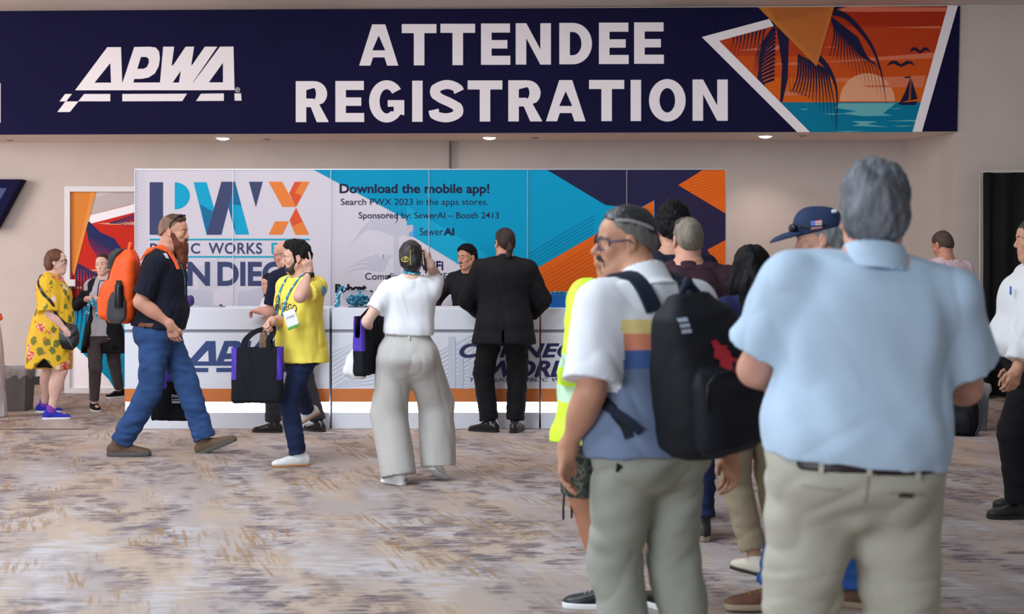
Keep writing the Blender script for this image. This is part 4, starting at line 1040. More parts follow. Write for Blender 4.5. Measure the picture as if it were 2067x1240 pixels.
# ---------------------------------------------------------------- counters
CY, CD = 13.087, .62
cw = mat('counter_white', (229,233,243), .42, .01, 2); led = mat('led_strip', (255,250,250), .4, emit=(1,.97,1), estr=5.0); ogb = mat('counter_orange', (212,122,58), .5)
def counter(x0, x1, lab, first):
    a, b = W(x0, 866, CY), W(x1, 866, CY); w = b.x-a.x
    t = thing('counter', lab, 'counter', ((a.x+b.x)/2, CY, 0), 0, 'white registration counters')
    z = lambda py: HC-(py-HY)*CY/F_PX
    H = w/2-.006
    MB().box((-H,.0,z(666)),(H,CD,z(622))).build('worktop', cw, t, bevel=.004)
    MB().box((-H,.012,z(672)),(H,CD-.02,z(667))).build('shadow_gap', mat('gap_grey', (150,152,164), .5), t)
    MB().box((-H,.004,z(812)),(H,CD-.02,z(672))).build('front_panel', cw, t, bevel=.003)
    MB().box((-H,.001,z(812)),(H,.004,z(785))).build('orange_band', ogb, t)
    MB().box((-H,.03,z(833)),(H,.05,z(812))).build('light_strip', led, t)
    MB().box((-H,.05,z(833)),(H,CD-.02,z(812))).build('carcass', cw, t)
    MB().box((-H,.0,.0),(H,CD-.02,z(833))).build('plinth', cw, t, bevel=.003)
    return t, (lambda px, py, off: W(px, py, CY)-Vector((0, off-.004, 0))-Vector(t.location))
cln = mat('counter_line', (196,204,220), .5); cbar = mat('counter_grey_bar', (206,212,226), .5)
c1, f1 = counter(250, 666, 'white counter with slanted blue logo, orange band and glowing strip, leftmost', 1)
A = Art(f1, .0002, .0006); cb = mat('counter_blue', (48,70,128), .5); apwa(A, (372,688,590,738.5), cb, cw); A.build('print', c1)
c2, f2 = counter(668.5, 1089.5, 'white counter with grey line pattern where the woman in white trousers stands', 0)
A = Art(f2, .0002, .0006)
def hatch(A, x0, x1, n, y0=672, dy=9):
    for i in range(n):
        p = clip([(x0-60, y0+40+i*dy+60*.62),(x1+60, y0+40+i*dy-(x1-x0+60)*.62),(x1+60, y0+42.4+i*dy-(x1-x0+60)*.62),(x0-60, y0+42.4+i*dy+60*.62)], x0, x1)
        q = [(x, min(max(y, 673), 784)) for x, y in p]
        if len(q) > 2 and len(set(round(v[1],1) for v in q)) > 1: A.poly(q, cln)
hatch(A, 670, 760, 14, 672); hatch(A, 880, 960, 14, 672)
for x, y0, w in ((905,680,14),(925,700,10),(945,730,16),(890,760,12)): A.poly([(x,y0),(x+w,y0),(x+w,784),(x,784)], cbar)  # printed pale grey upright bars
def connect(A):
    ci = mat('counter_ink', (38,42,92), .5)
    A.text('CONNECT', (927,693,1203,722.5), ci, .28, .035, 1.02); A.text('THE', (965,727,1000,735.5), ci, .25, .02); A.text('WORLD', (1000,728,1195,762), ci, .28, .035, 1.0); A.text('THROUGH PUBLIC WORKS', (975,763,1180,770.5), ci, .25, .02, 1.05)
def split_text(A, body, rect, m, shear, offset, spacing, x0, x1):
    UV, F, _ = text_geo(body, shear, offset, spacing); a, b, c, d = rect; A.l += A.step
    P = [(a+(c-a)*u, d+(b-d)*v) for u, v in UV]
    for fc in F:
        q = clip([P[j] for j in fc], x0, x1)
        if len(q) >= 3: A.poly(q, m, True)
c3, f3 = counter(1090.5, 1512, 'white counter with the end of the slogan, rightmost, behind the person in the yellow jacket', 0)
A3_ = Art(f3, .0002, .0006); ci = mat('counter_ink', (38,42,92), .5)
for B, x0, x1 in ((A, 669, 1089), (A3_, 1091, 1512)):
    split_text(B, 'CONNECT', (927,693,1203,722.5), ci, .28, .035, 1.02, x0, x1); split_text(B, 'THE', (965,727,1000,735.5), ci, .25, .02, 1, x0, x1)
    split_text(B, 'WORLD', (985,728,1180,762), ci, .28, .035, 1, x0, x1); split_text(B, 'THROUGH PUBLIC WORKS', (948,763,1180,770.5), ci, .25, .015, 1.1, x0, x1)
A.build('print', c2); A3_.build('print', c3)
# ---------------------------------------------------------------- curtain, bins and other furniture
cy0 = 16.07
def curtain():
    t = thing('curtain', 'tall black curtain hanging on a pale pole at the right edge', 'curtain', (6.6,15.9,0))
    n = 160; x0, x1 = 5.262, 8.6; V, F = [], []
    for i in range(n+1):
        u = i/n; x = x0+(x1-x0)*u; y = 16.05-.30*u-.035*math.sin(u*95+1.3*math.sin(u*23)); top = 2.515+.004*math.sin(u*70)
        for z in (top, 1.6, .8, .02): V.append((x-6.6, y-15.9+(.01*math.sin(u*60+z*3) if z < 2 else 0), z))
    for i in range(n):
        for j in range(3): F.append((i*4+j+1, (i+1)*4+j+1, (i+1)*4+j, i*4+j))
    o = mesh_obj('fabric', np.array(V), F, mat('black_drape', (14,13,15), .85, .1, 4, sheen=0), t); sd = o.modifiers.new('thickness', 'SOLIDIFY'); sd.thickness = .012
    MB().tube([(5.235-6.6,16.07-15.9,.03),(5.235-6.6,16.07-15.9,2.53)], .014, 10).build('pole', mat('drape_pole', (198,190,188), .35), t, True)
    MB().tube([(5.235-6.6,16.07-15.9,2.53),(8.6-6.6,15.77-15.9,2.53)], .013, 10).build('crossbar', mat('drape_pole', (198,190,188)), t, True)
    MB().lathe([(.0001,0),(.16,0),(.16,.012),(.02,.02),(.02,.05)], (5.25-6.6,16.07-15.9,0)).build('base_plate', mat('plate_grey', (70,66,66), .5), t, True)
curtain()
def bin_(name, lab, px, py, Y, w, d, h, rgb, rz=0):
    b = W(px, py, Y); t = thing(name, lab, 'bin', (b.x, Y, 0), rz, None)
    m = mat('bin_%d' % rgb[0], rgb, .6, .08, 6)
    wl = MB(); e = .02
    lo = [(-w/2+e,-d/2+e),(w/2-e,-d/2+e),(w/2-e,d/2-e),(-w/2+e,d/2-e)]; hi = [(-w/2,-d/2),(w/2,-d/2),(w/2,d/2),(-w/2,d/2)]
    V = [(x,y,0) for x,y in lo]+[(x,y,h) for x,y in hi]+[(x*.94,y*.94,h) for x,y in hi]+[(x*.94,y*.94,.02) for x,y in lo]
    F = [(3,2,1,0)]+[(i,(i+1)%4,4+(i+1)%4,4+i) for i in range(4)]+[(4+i,4+(i+1)%4,8+(i+1)%4,8+i) for i in range(4)]+[(8+i,8+(i+1)%4,12+(i+1)%4,12+i) for i in range(4)]+[(12,13,14,15)]
    wl.add(V, F); wl.build('body', m, t, bevel=.006)
    L = MB(); n = 48; rngs = random.Random(4); V, F = [], []
    for k, (z, o) in enumerate(((h-.10,.012),(h-.04,.010),(h+.006,.006),(h+.012,-.02),(h-.10,-.035))):
        for i in range(n):
            a = 2*PI*i/n; c, s_ = math.cos(a), math.sin(a); q = max(abs(c), abs(s_)); jit = rngs.uniform(-.006,.006) if k in (0,1) else rngs.uniform(-.003,.003)
            V.append((c/q*(w/2+o+jit-.006*(k==0)), s_/q*(d/2+o+jit-.006*(k==0)), z+(rngs.uniform(-.03,.03) if k == 0 else rngs.uniform(-.004,.004))))
    for k in range(4):
        for i in range(n): F.append((k*n+i, k*n+(i+1) % n, (k+1)*n+(i+1) % n, (k+1)*n+i))
    pl = mat('bin_liner', (205,198,200), .25); pb = pl.node_tree.nodes['Principled BSDF']; pb.inputs['Alpha'].default_value = .38
    mesh_obj('liner', np.array(V), F, pl, t, True)
    return t
bin_('waste_bin', 'square dark grey waste bin with clear liner at the far left wall', 30, 828, 14.74, .33, .30, .44, (92,86,86))
bin_('waste_bin', 'grey waste bin with liner by the black curtain on the right', 1971, 868, 13.0, .165, .24, .42, (112,116,124))
# wrapped post with an orange ribbon at the far left edge
p = W(-6, 825, 14.2)
t = thing('wrapped_post', 'pale plastic wrapped post with orange ribbon at the left edge of the floor', 'post', (p.x, 14.1, 0))
S = Shape(); S.loft([(0,0,0,.13,.12),(.25,0,0,.11,.11),(.5,0,0,.095,.095),(.8,0,0,.08,.08),(.96,0,0,.055,.055),(1.0,0,0,.03,.03)], n=2.6)
wr = mat('plastic_wrap', (196,190,196), .25, .08, 9); sdf(S, 'wrapping', wr, t, .012, (), folds(.01, (16,16,3)), 1)
S = Shape()
for i in range(7):
    a = i*.9; S.ell((.055*math.cos(a),.055*math.sin(a),.97+.02*(i % 3)), (.04,.018,.03), rotz(a), .01)
sdf(S, 'ribbon', mat('ribbon_orange', (222,80,36), .6), t, .007)

# ---------------------------------------------------------------- things on the counters
CT = HC-(622-HY)*CY/F_PX
lany = None
def lanyard_mat():
    m = bpy.data.materials.new('lanyard'); m.use_nodes = True; nt = m.node_tree; b = nt.nodes['Principled BSDF']; L = nt.links
    tc = nt.nodes.new('ShaderNodeTexCoord'); v = nt.nodes.new('ShaderNodeTexVoronoi'); v.inputs['Scale'].default_value = 36
    L.new(tc.outputs['Object'], v.inputs['Vector']); r = nt.nodes.new('ShaderNodeValToRGB'); r.color_ramp.interpolation = 'CONSTANT'
    e = r.color_ramp.elements; e[0].position = 0; e[0].color = (*lin((206,232,238)),1); e[1].position = .30; e[1].color = (*lin((26,142,176)),1); x = e.new(.62); x.color = (*lin((18,98,136)),1)
    L.new(v.outputs['Distance'], r.inputs['Fac'])
    sc = nt.nodes.new('ShaderNodeMath'); sc.operation = 'MULTIPLY'; sc.inputs[1].default_value = 1.0; L.new(v.outputs['Distance'], sc.inputs[0]); L.new(sc.outputs[0], r.inputs['Fac'])
    L.new(r.outputs['Color'], b.inputs['Base Color']); b.inputs['Roughness'].default_value = .5
    return m
lany = lanyard_mat()
def tangle(t, name, c, r, n, seed, squash=.6, wid=.018):
    """loose loops of ribbon heaped in a dish: one pile"""
    rg = random.Random(seed); V, F = [], []
    for i in range(n):
        pts = []; a = rg.uniform(0, 6.3); bx = [rg.gauss(0,.35) for _ in range(3)]
        for j in range(7):
            q = [max(-1, min(1, bx[k_]+rg.gauss(0,.42))) for k_ in range(3)]; l = math.sqrt(q[0]**2+q[1]**2+q[2]**2); q = [v/max(1, l) for v in q]
            pts.append((c[0]+q[0]*r, c[1]+q[1]*r, c[2]+q[2]*r*squash))
        C = curve_pts(pts, 36); nn = A3((rg.gauss(0,1), rg.gauss(0,1), rg.gauss(0,1)))
        for j, p_ in enumerate(C):
            tt = nrm(C[min(j+1, len(C)-1)]-C[max(j-1, 0)]); w = nrm(np.cross(tt, nn))*wid/2; k_ = nrm(np.cross(w, tt))*.0012
            V += [p_-w-k_, p_+w-k_, p_+w+k_, p_-w+k_]
            if j:
                b0 = len(V)-8
                for e in range(4): F.append((b0+e, b0+(e+1) % 4, b0+4+(e+1) % 4, b0+4+e))
    return mesh_obj(name, np.array(V), F, lany, t, True)
bw = W(722, 621, 13.3)
t = thing('glass_bowl', 'clear glass bowl standing on the middle counter beside the yellow shirted man', 'bowl', (bw.x, 13.32, CT))
gm = mat('bowl_glass', (240,246,248), .04); gb = gm.node_tree.nodes['Principled BSDF']; gb.inputs['Transmission Weight'].default_value = 1; gb.inputs['IOR'].default_value = 1.12
MB().lathe([(.0001,0),(.085,0),(.115,.03),(.135,.08),(.14,.125),(.138,.155),(.134,.155),(.136,.125),(.131,.08),(.111,.034),(.082,.006),(.0001,.006)]).build('glass', gm, t, True)
t = thing('lanyard_pile', 'teal and white lanyards heaped in the clear glass bowl', 'lanyards', (bw.x, 13.32, CT+.012), kind='stuff')
tangle(t, 'lanyards', (0,0,.056), .108, 46, 3, .5)
t = thing('lanyard', 'teal lanyard hanging over the left rim of the glass bowl', 'lanyard', (bw.x-.14, 13.30, CT), base=(0,0,0))
ribbon('strap', [(.03,0,.17),(-.01,-.01,.185),(-.04,-.012,.13),(-.05,-.01,.07),(-.06,-.012,.012),(-.035,-.012,.02),(-.03,-.012,.10),(-.015,-.008,.16)], .026, .002, lany, t, normal=(.1,-1,.1), n=40)
bk = W(1128, 621, 13.3)
t = thing('bucket', 'bright blue plastic tub on the right counter beside the suited man', 'tub', (bk.x, 13.34, CT))
MB().lathe([(.0001,0),(.135,0),(.150,.115),(.158,.117),(.158,.124),(.146,.124),(.133,.006),(.0001,.006)], n=40).build('tub', mat('tub_blue', (12,120,212), .35), t, True)
t = thing('lanyard_pile', 'teal and white lanyards heaped in and over the bright blue tub', 'lanyards', (bk.x+.01, 13.34, CT+.06), kind='stuff')
tangle(t, 'lanyards', (0.0,0,.045), .115, 30, 8, .35)
t = thing('lanyard', 'teal lanyard hanging over the right rim of the blue tub', 'lanyard', (bk.x+.17, 13.30, CT))
ribbon('strap', [(-.04,0,.12),(.005,-.01,.135),(.015,-.015,.08),(.01,-.015,.01),(.035,-.015,.015),(.03,-.015,.09),(.01,-.005,.13)], .026, .002, lany, t, normal=(.1,-1,.1), n=36)
l0 = W(425, 622, 13.3)
t = thing('tablet', 'flat silver tablet lying on the left counter right of the bearded man', 'tablet', (l0.x, 13.30, CT))
MB().box((-.12,-.09,.0),(.12,.09,.012)).build('body', mat('tablet_grey', (170,172,180), .3, metal=.5), t, bevel=.003); MB().box((.10,-.09,.012),(.12,-.05,.03)).build('stand', mat('tablet_dark', (60,60,66), .4), t, bevel=.003)
l1 = W(377, 620, 13.25)
t = thing('pouch', 'small dark purple pouch on the left counter against the bearded man', 'pouch', (l1.x+.01, 13.28, CT))
S = Shape(); S.ell((0,0,.05), (.055,.05,.05), k=.02).ell((.02,0,.085), (.03,.03,.03), k=.02); S.cut((0,0,0), (0,0,-1)); sdf(S, 'pouch', mat('pouch_purple', (62,36,110), .5), t, .008, (), folds(.006, (14,14,8)))
# small box beside the pink shirted man, and the rucksack on the floor
b0 = W(1938, 792, 13.3)
t = thing('carton', 'white box with black lid standing behind the black rucksack on the right', 'box', (W(1922,868,13.0).x, 13.03, 0))
MB().box((-.11,-.11,0),(.11,.11,.50)).build('box', mat('carton_white', (222,222,226), .6), t, bevel=.006); MB().box((-.118,-.118,.50),(.118,.118,.64)).build('lid', mat('carton_black', (26,24,26), .5), t, bevel=.008)
# ---------------------------------------------------------------- bags
def backpack(P, lab, cx, cz, w, d, h, m, m2, base=None, ease=.02, tilt=0, yb=None, red=None, bottle=False, strapm=None, name='backpack', pocket=True, roll=0, short=False):
    """worn on the back; all points in the wearer's torso coordinates (metres for a 1.75 m body)"""
    k = P.k; yb = yb if yb is not None else -.125-P.fat*.05
    c = P.tl((cx, yb-d/2-ease, cz)); R = P.R@rotx(math.radians(tilt))@roty(math.radians(roll))
    t = thing(name, lab, 'backpack', (P.X, P.Y, 0), P.yaw, base=tuple(c-R[:,2]*h/2*k))
    S = Shape(); hh = h/2*k
    S.loft([(-hh,0,0,w*.40*k,d*.38*k),(-hh*.86,0,0,w*.50*k,d*.52*k),(-hh*.3,0,0,w*.52*k,d*.54*k),(hh*.3,0,.01,w*.49*k,d*.48*k),(hh*.75,0,.02,w*.42*k,d*.36*k),(hh,0,.03,w*.24*k,d*.16*k)], c, R, 3.2, k=.02)
    body = sdf(S, 'body', m, t, .009, (), folds(.006, (7,7,9), .4, 5), 1)
    if pocket:
        S = Shape(); S.loft([(-hh*.93,0,0,w*.34*k,.03*k),(-hh*.80,0,0,w*.43*k,.06*k),(-hh*.1,0,0,w*.42*k,.06*k),(hh*.12,0,.01,w*.36*k,.04*k),(hh*.2,0,.02,w*.28*k,.02*k)], c-R[:,1]*d*.48*k, R, 3, k=.02)
        pk = sdf(S, 'front_pocket', m2, t, .009, (), folds(.004, (9,9,9), .3, 8), 1)
        zp = MB(); zp.tube([c-R[:,1]*(d*.48+.052)*k+R[:,0]*x*w*k+R[:,2]*(z*hh) for x, z in ((-.40,-.3),(-.36,.02),(-.24,.12),(.24,.12),(.36,.02),(.40,-.3))], .004*k, 6); zp.build('zip', mat('zip_dark', (24,24,26), .4), pk, True)
    S = Shape(); S.cone(c+R[:,2]*hh*.93+R[:,0]*.05*k+R[:,1]*.03*k, c+R[:,2]*(hh+.04*k)+R[:,1]*.03*k, .011*k, .011*k).cone(c+R[:,2]*(hh+.04*k)+R[:,1]*.03*k, c+R[:,2]*hh*.93-R[:,0]*.05*k+R[:,1]*.03*k, .011*k, .011*k)
    sdf(S, 'handle', strapm or m2, t, .006)
    sv = bvh(P.shirto)
    for sg in (-1,1):
        pts = [P.tl((sg*.075+cx*.5, yb-.01, cz+h*.40)), P.tl((sg*.095, -.05, .55)), P.tl((sg*.105, .05, .53)), P.tl((sg*.120, .115, .42)), P.tl((sg*.135, .11, .30)), P.tl((sg*.150, .06, .20)), P.tl((sg*.165, -.02, .12)), P.tl((sg*.15+cx*.3, yb+.0, max(cz-h*.38,.03)))]
        if short: pts = pts[:4]
        ribbon('strap', pts, .055*k, .012*k, strapm or m2, t, sv, .004, 48, widths=[.06*k,.07*k,.07*k,.06*k,.05*k,.03*k,.028*k,.028*k])
    return t, c, R, body
def tote(lab, loc, rz, w, d, h, m, side=None, lean=(0,0), base=(0,0,0), handle=None, hm=None, name='tote_bag', seed=0, badge=None, taper=.92, group=None):
    """open cloth bag hanging from its handles; loc is the middle of its bottom"""
    t = thing(name, lab, 'bag', loc, rz, group)
    S = Shape(); S.loft([(0,0,0,w*.47*taper,d*.40),(h*.06,0,0,w*.50*taper,d*.5),(h*.5,0,0,w*.5*(taper+1)/2,d*.46),(h,0,0,w*.5,d*.34)], n=6, k=.01)
    S.loft([(h*.5,0,0,w*.46,d*.30),(h+.02,0,0,w*.475,d*.28)], n=6, k=.005, op='s')
    M = [m, side] if side else [m]
    fn = (lambda C: ((np.abs(C[:,0]) > w*.385) & (C[:,2] > h*.42)).astype(int)) if side else None
    o = sdf(S, 'bag', M, t, .007, (), folds(.007, (12,12,3), .3, seed), 1, fn)
    return t, o
# ---------------------------------------------------------------- people by the booth
def GX(px, py): y = F_PX*HC/(py-HY); return (px-CX)*y/F_PX, y
black_sh = mat('black_leather', (22,20,22), .25, spec=.6); dark_sole = mat('sole_dark', (30,28,28), .7); white_sole = mat('sole_white', (226,226,224), .6)
def denim(name, rgb): return mat(name, rgb, .85, .22, 7, .35, 420, .2)
def cloth(name, rgb, var=.05, bump=.25, bs=500, rough=.8): return mat(name, rgb, rough, var, 5, bump, bs, .2)

# woman in the yellow floral tunic
def floral():
    m = bpy.data.materials.new('floral_cloth'); m.use_nodes = True; nt = m.node_tree; b = nt.nodes['Principled BSDF']; L = nt.links; b.inputs['Roughness'].default_value = .7
    tc = nt.nodes.new('ShaderNodeTexCoord'); nz = nt.nodes.new('ShaderNodeTexNoise'); nz.inputs['Scale'].default_value = 22; L.new(tc.outputs['Object'], nz.inputs['Vector'])
    ad = nt.nodes.new('ShaderNodeMix'); ad.data_type = 'RGBA'; ad.blend_type = 'LINEAR_LIGHT'; ad.inputs[0].default_value = .035; L.new(tc.outputs['Object'], ad.inputs[6]); L.new(nz.outputs['Color'], ad.inputs[7])
    def vor(scale, off, ramp_, cols, prev, keep, dist_bias=0):
        mp = nt.nodes.new('ShaderNodeMapping'); mp.inputs['Location'].default_value = off; L.new(ad.outputs[2], mp.inputs['Vector'])
        v = nt.nodes.new('ShaderNodeTexVoronoi'); v.inputs['Scale'].default_value = scale; v.inputs['Randomness'].default_value = .85; L.new(mp.outputs['Vector'], v.inputs['Vector'])
        lt = nt.nodes.new('ShaderNodeMath'); lt.operation = 'LESS_THAN'; lt.inputs[1].default_value = ramp_; L.new(v.outputs['Distance'], lt.inputs[0])
        sp = nt.nodes.new('ShaderNodeSeparateColor'); L.new(v.outputs['Color'], sp.inputs[0]); gt = nt.nodes.new('ShaderNodeMath'); gt.operation = 'LESS_THAN'; gt.inputs[1].default_value = keep; L.new(sp.outputs[0], gt.inputs[0])
        mu = nt.nodes.new('ShaderNodeMath'); mu.operation = 'MULTIPLY'; L.new(lt.outputs[0], mu.inputs[0]); L.new(gt.outputs[0], mu.inputs[1])
        n2 = nt.nodes.new('ShaderNodeTexNoise'); n2.inputs['Scale'].default_value = 60; L.new(tc.outputs['Object'], n2.inputs['Vector'])
        r = nt.nodes.new('ShaderNodeValToRGB'); r.color_ramp.interpolation = 'CONSTANT'; e = r.color_ramp.elements; e[0].color = (*lin(cols[0]),1); e[1].position = .5; e[1].color = (*lin(cols[1]),1)
        if len(cols) > 2: x = e.new(.58); x.color = (*lin(cols[2]),1)
        L.new(n2.outputs['Fac'], r.inputs['Fac'])
        mx = nt.nodes.new('ShaderNodeMix'); mx.data_type = 'RGBA'; L.new(mu.outputs[0], mx.inputs[0]); L.new(r.outputs['Color'], mx.inputs[7])
        if isinstance(prev, tuple): mx.inputs[6].default_value = (*lin(prev),1)
        else: L.new(prev, mx.inputs[6])
        return mx.outputs[2]
    c = vor(9, (.03,.02,.05), .34, ((96,112,40),(120,120,44)), (230,184,30), .75)
    c = vor(13, (.3,.2,.1), .26, ((180,130,40),(212,120,40)), c, .35)
    c = vor(6.5, (0,0,0), .33, ((206,52,40),(226,150,130),(240,214,196)), c, .62)
    c = vor(6.5, (0,0,0), .12, ((190,40,34),(214,70,50)), c, .62)
    c = vor(7, (.5,.1,.33), .24, ((244,232,214),(226,190,170)), c, .28)
    L.new(c, b.inputs['Base Color']); return m
X, Y = GX(103, 845)
P = Person('woman in a yellow floral tunic and blue trainers facing right, leftmost person', X, Y, -84, 1.655, 'f', .75, lean=2, head=(0,2,0), hands={'R': dict(px=(133,668,-.16), pole=(.3,-1,0), pose='relax', n=(-1,0,0), d=(.0,.35,-1)), 'L': dict(at=(-.2,.1,.86))},
           feet={'R': dict(px=(103,847), yaw=4), 'L': dict(px=(88,838), yaw=-4)}, skin=(222,180,164), headfwd=.035, headsize=1.04)
P.body(.010, .005, leg=1.0, jaw=.9, nose=.93); P.eyes(); P.brows((110,80,60)); P.lips((196,120,110)); P.glasses((60,30,36), .0024)
h = mat('hair_auburn', (98,58,40), .5, .35, 22, .5, 150, .4, stretch=(1,1,.4)); S = Shape(); q = P.hs
S.ell(P.hl((0,-.022,.035)), A3((.090,.104,.098))*q, P.HR, .02).ell(P.hl((0,-.060,-.035)), A3((.088,.062,.072))*q, P.HR, .03)
S.cut(P.hl((0,.050,.06)), P.HR@A3((0,1,-.35))); S.cut(P.hl((0,-.06,-.092)), P.HR@A3((0,.25,-1)))
for sg in (-1,1): S.ell(P.hl((sg*.082,.035,-.045)), A3((.05,.045,.06))*q, P.HR, .02, 's')
sdf(S, 'hair', h, P.root, .006, (), rough_field(.007, (28,28,20), 3), 1)
fm = floral()
P.shirt(fm, ease=.03, hem=-.42, sleeve=1.0, sl_r=(.085,.105), extra=lambda z: ((.0, .018*min(1, max(0,(.30-z)/.5)), 0)) if z < .3 else (0,0,0), fold=.010, fs=(10,10,2), name='tunic', h=.010, seed=3, hang=.75,
        pre=lambda S: S.box(P.tl((.24,-.01,-.43)), (.15,.085,.085), .004, P.R@rotx(.785), .01, 's'))
P.collar(fm, .03, .062, tiltd=8)
S = Shape(); S.loft([((-.40)*P.k,0,-.01,.172,.14),(-.2*P.k,0,-.01,.18,.145),(0,0,-.01,.17,.14)], P.P, n=2.2, k=.01); sdf(S, 'skirt', cloth('skirt_black', (18,17,18)), P.root, .01, (), folds(.005, (9,9,3)))
P.shoes(cloth('trainer_blue', (52,52,176), .15), white_sole, laces=mat('lace_blue', (90,110,220), .6), sole_h=.026, len_=1.08)
for sd in 'LR':
    a, FR = P.foot[sd]; B = Shape(); B.cone(a+A3((0,0,.0)), a+A3((0,0,.035)), .044, .043, k=.01); sdf(B, 'sock', mat('sock_violet', (130,60,170), .8), P.root, .007)
sv = bvh(P.shirto)
t = thing('shoulder_bag', 'black shoulder bag hanging at the hip of the woman in yellow', 'handbag', (P.X, P.Y, 0), P.yaw, base=tuple(P.loc(133,708,-.2)))
c = P.loc(133,678,-.12); S = Shape(); Rb = rotx(-.25)
S.loft([(-.125,0,0,.045,.10),(-.05,0,0,.06,.135),(.06,0,.0,.045,.115),(.125,0,0,.015,.075)], c, Rb, 3, k=.01); ho = sdf(S, 'bag', mat('bag_black', (24,22,26), .35), t, .007, (), folds(.004, (9,9,9)))
MB().tube([c+Rb@A3(v) for v in ((.052,-.10,.05),(.056,-.03,.02),(.058,.05,-.03),(.055,.10,-.09))], .004, 6).build('zip', mat('zip_silver', (170,170,176), .3, metal=.8), ho, True)
ribbon('strap', [c+A3((.0,.09,.06)), P.loc(118,640,-.2), P.loc(96,603,-.24), P.loc(72,575,-.22), P.loc(62,550,-.1), P.loc(78,546,.02)], .026, .006, mat('bag_black', (24,22,26)), t, sv, .004, 40)

# woman in the black cardigan
X, Y = GX(208, 832)
P = Person('woman in a black open cardigan holding teal lanyards, facing the camera', X, Y, 172, 1.62, 'f', .0, lean=-1, head=(4,0,2), hands={'L': dict(px=(200,602,-.27), pole=(-1,-.6,-.6), pose='pinch', d=(.85,.4,.1), n=(0,-.3,-1)), 'R': dict(px=(176,604,-.27), pole=(1,-.6,-.6), pose='pinch', d=(-.85,.4,.1), n=(0,-.3,-1))},
           feet={'R': dict(px=(190,829), yaw=38), 'L': dict(px=(243,822), yaw=-30)}, skin=(222,178,158), hip=(0,0))
P.body(.010, .0042, jaw=.9, nose=.95); P.eyes((-6,0)); P.brows((70,45,35), .0026); P.lips((190,110,105))
P.hair((62,40,32), t=.004, line=.060, slope=.85, nape=-.06, rough=.002)
S = Shape(); S.ell(P.hl((0,-.125,.03)), .034, k=.01); sdf(S, 'hair_bun', mat('hair_62_40_32', (62,40,32)), P.root, .007)
P.shirt(cloth('tee_heather', (168,166,176), .06), .010, hem=-.10, sleeve=.4, fold=.004, name='top', neck=(.07,.07), extra=lambda z: (.004,.006,0))
P.trousers(cloth('leggings_grey', (82,74,78), .08), .010, .03, .100, .072, .050, .965, .004)
cg = cloth('cardigan_black', (20,19,22), .1)
def openf(S):
    for z, w, y in ((.55,.035,.1),(.45,.048,.14),(.36,.050,.15),(.24,.046,.16),(.10,.052,.16),(-.05,.075,.16),(-.2,.12,.16),(-.33,.20,.16)): S.box(P.tl((0,y,z)), A3((w,.13,.10))*P.k, .03, P.R, .04, 's')
P.shirt(cg, .022, hem=-.29, sleeve=1.88, sl_r=(.066,.062,.048), name='cardigan', extra=lambda z: (.045*max(0,(.12-z)/.35),.02*max(0,(.1-z)/.3),0), pre=openf, fold=.006, seed=9)
P.shoes(cloth('slip_on_black', (24,23,26)), white_sole, len_=.95)
S = Shape(); S.box(P.loc(211,581,-.165), (.024,.008,.010), .003, rotz(0)); sdf(S, 'name_badge', mat('badge_white', (230,230,232), .4), P.root, .004)
w_ = Vector(P.loc(188,606,-.31)); t = thing('lanyard', 'teal lanyards dangling from the hands of the woman in the cardigan', 'lanyard', (P.X,P.Y,0), P.yaw, base=tuple(P.loc(188,642,-.3)), group=None)
o_ = P.loc(187,604,-.33)
for pts in ([(0,0,.02),(.02,.005,-.03),(.035,.01,-.08),(.03,.02,-.14),(.045,.02,-.17)], [(0,0,.01),(-.025,.01,-.03),(-.045,.01,-.09),(-.05,.015,-.17),(-.055,.02,-.19)], [(.02,0,-.01),(0,.01,-.06),(-.02,.01,-.05),(.01,.012,-.02),(.05,.012,-.07),(.06,.01,-.15)]):
    ribbon('strap', [o_+A3(v) for v in pts], .020, .002, lany, t, normal=(.1,1,0), n=24)

# bearded man walking right
X, Y = GX(330, 918)
P = Person('bearded man in a dark shirt and jeans striding right with an orange backpack', X, Y, -90, 1.955, 'm', .42, lean=5, head=(-4,5,0), drop=.032, hip=(0,-.035), hands={'R': dict(px=(343,655,-.20), pole=(.4,-1,0), pose='relax', d=(-.3,.25,-1), n=(-1,.1,.2)), 'L': dict(px=(326,735,.28), pole=(-.3,-1,0), pose='grip', d=(0,.15,-1), n=(1,0,0))},
           feet={'R': dict(px=(243,921), yaw=4, kp=(0,1,.2)), 'L': dict(px=(414,914), yaw=2, pitch=22, kp=(0,1,.2))}, skin=(206,150,126), headfwd=.05, hipw=.085, headsize=.98)
P.body(.010, .0045); P.eyes(); P.brows((110,66,44)); P.lips((186,110,96))
P.hair((134,104,86), t=.0022, line=.056, lz=.080, slope=1.0, rough=.0012, name='cropped_hair', var=.3); S = Shape(); q = P.hs; S.ell(P.hl((0,.004,.080)), A3((.064,.086,.052))*q, P.HR, .02); S.cutn(P.hl((0,.070,.09)), P.HR@A3((0,1,-.5)), .004, 80); sdf(S, 'top_hair', mat('hair_84_58_46', (78,52,40), .55, .3, 30, .4, 200, .35, stretch=(1,.4,1)), P.root, .006, (), rough_field(.004, (50,40,60)))
bm = mat('beard_auburn', (104,52,32), .6, .35, 26, .5, 170, .35, stretch=(1,1,.3)); S = Shape(); q = P.hs
S.ell(P.hl((0,.060,-.105)), A3((.058,.048,.060))*q, P.HR, .03).ell(P.hl((0,.076,-.175)), A3((.047,.036,.085))*q, P.HR, .04).cone(P.hl((0,.080,-.20)), P.hl((.0,.094,-.272)), .036*q, .008*q, .03)
for sg in (-1,1): S.cone(P.hl((sg*.062,.014,-.02)), P.hl((sg*.052,.05,-.095)), .016*q, .026*q, .02).cone(P.hl((sg*.024,.092,-.052)), P.hl((sg*.034,.086,-.085)), .009*q, .010*q, .01)
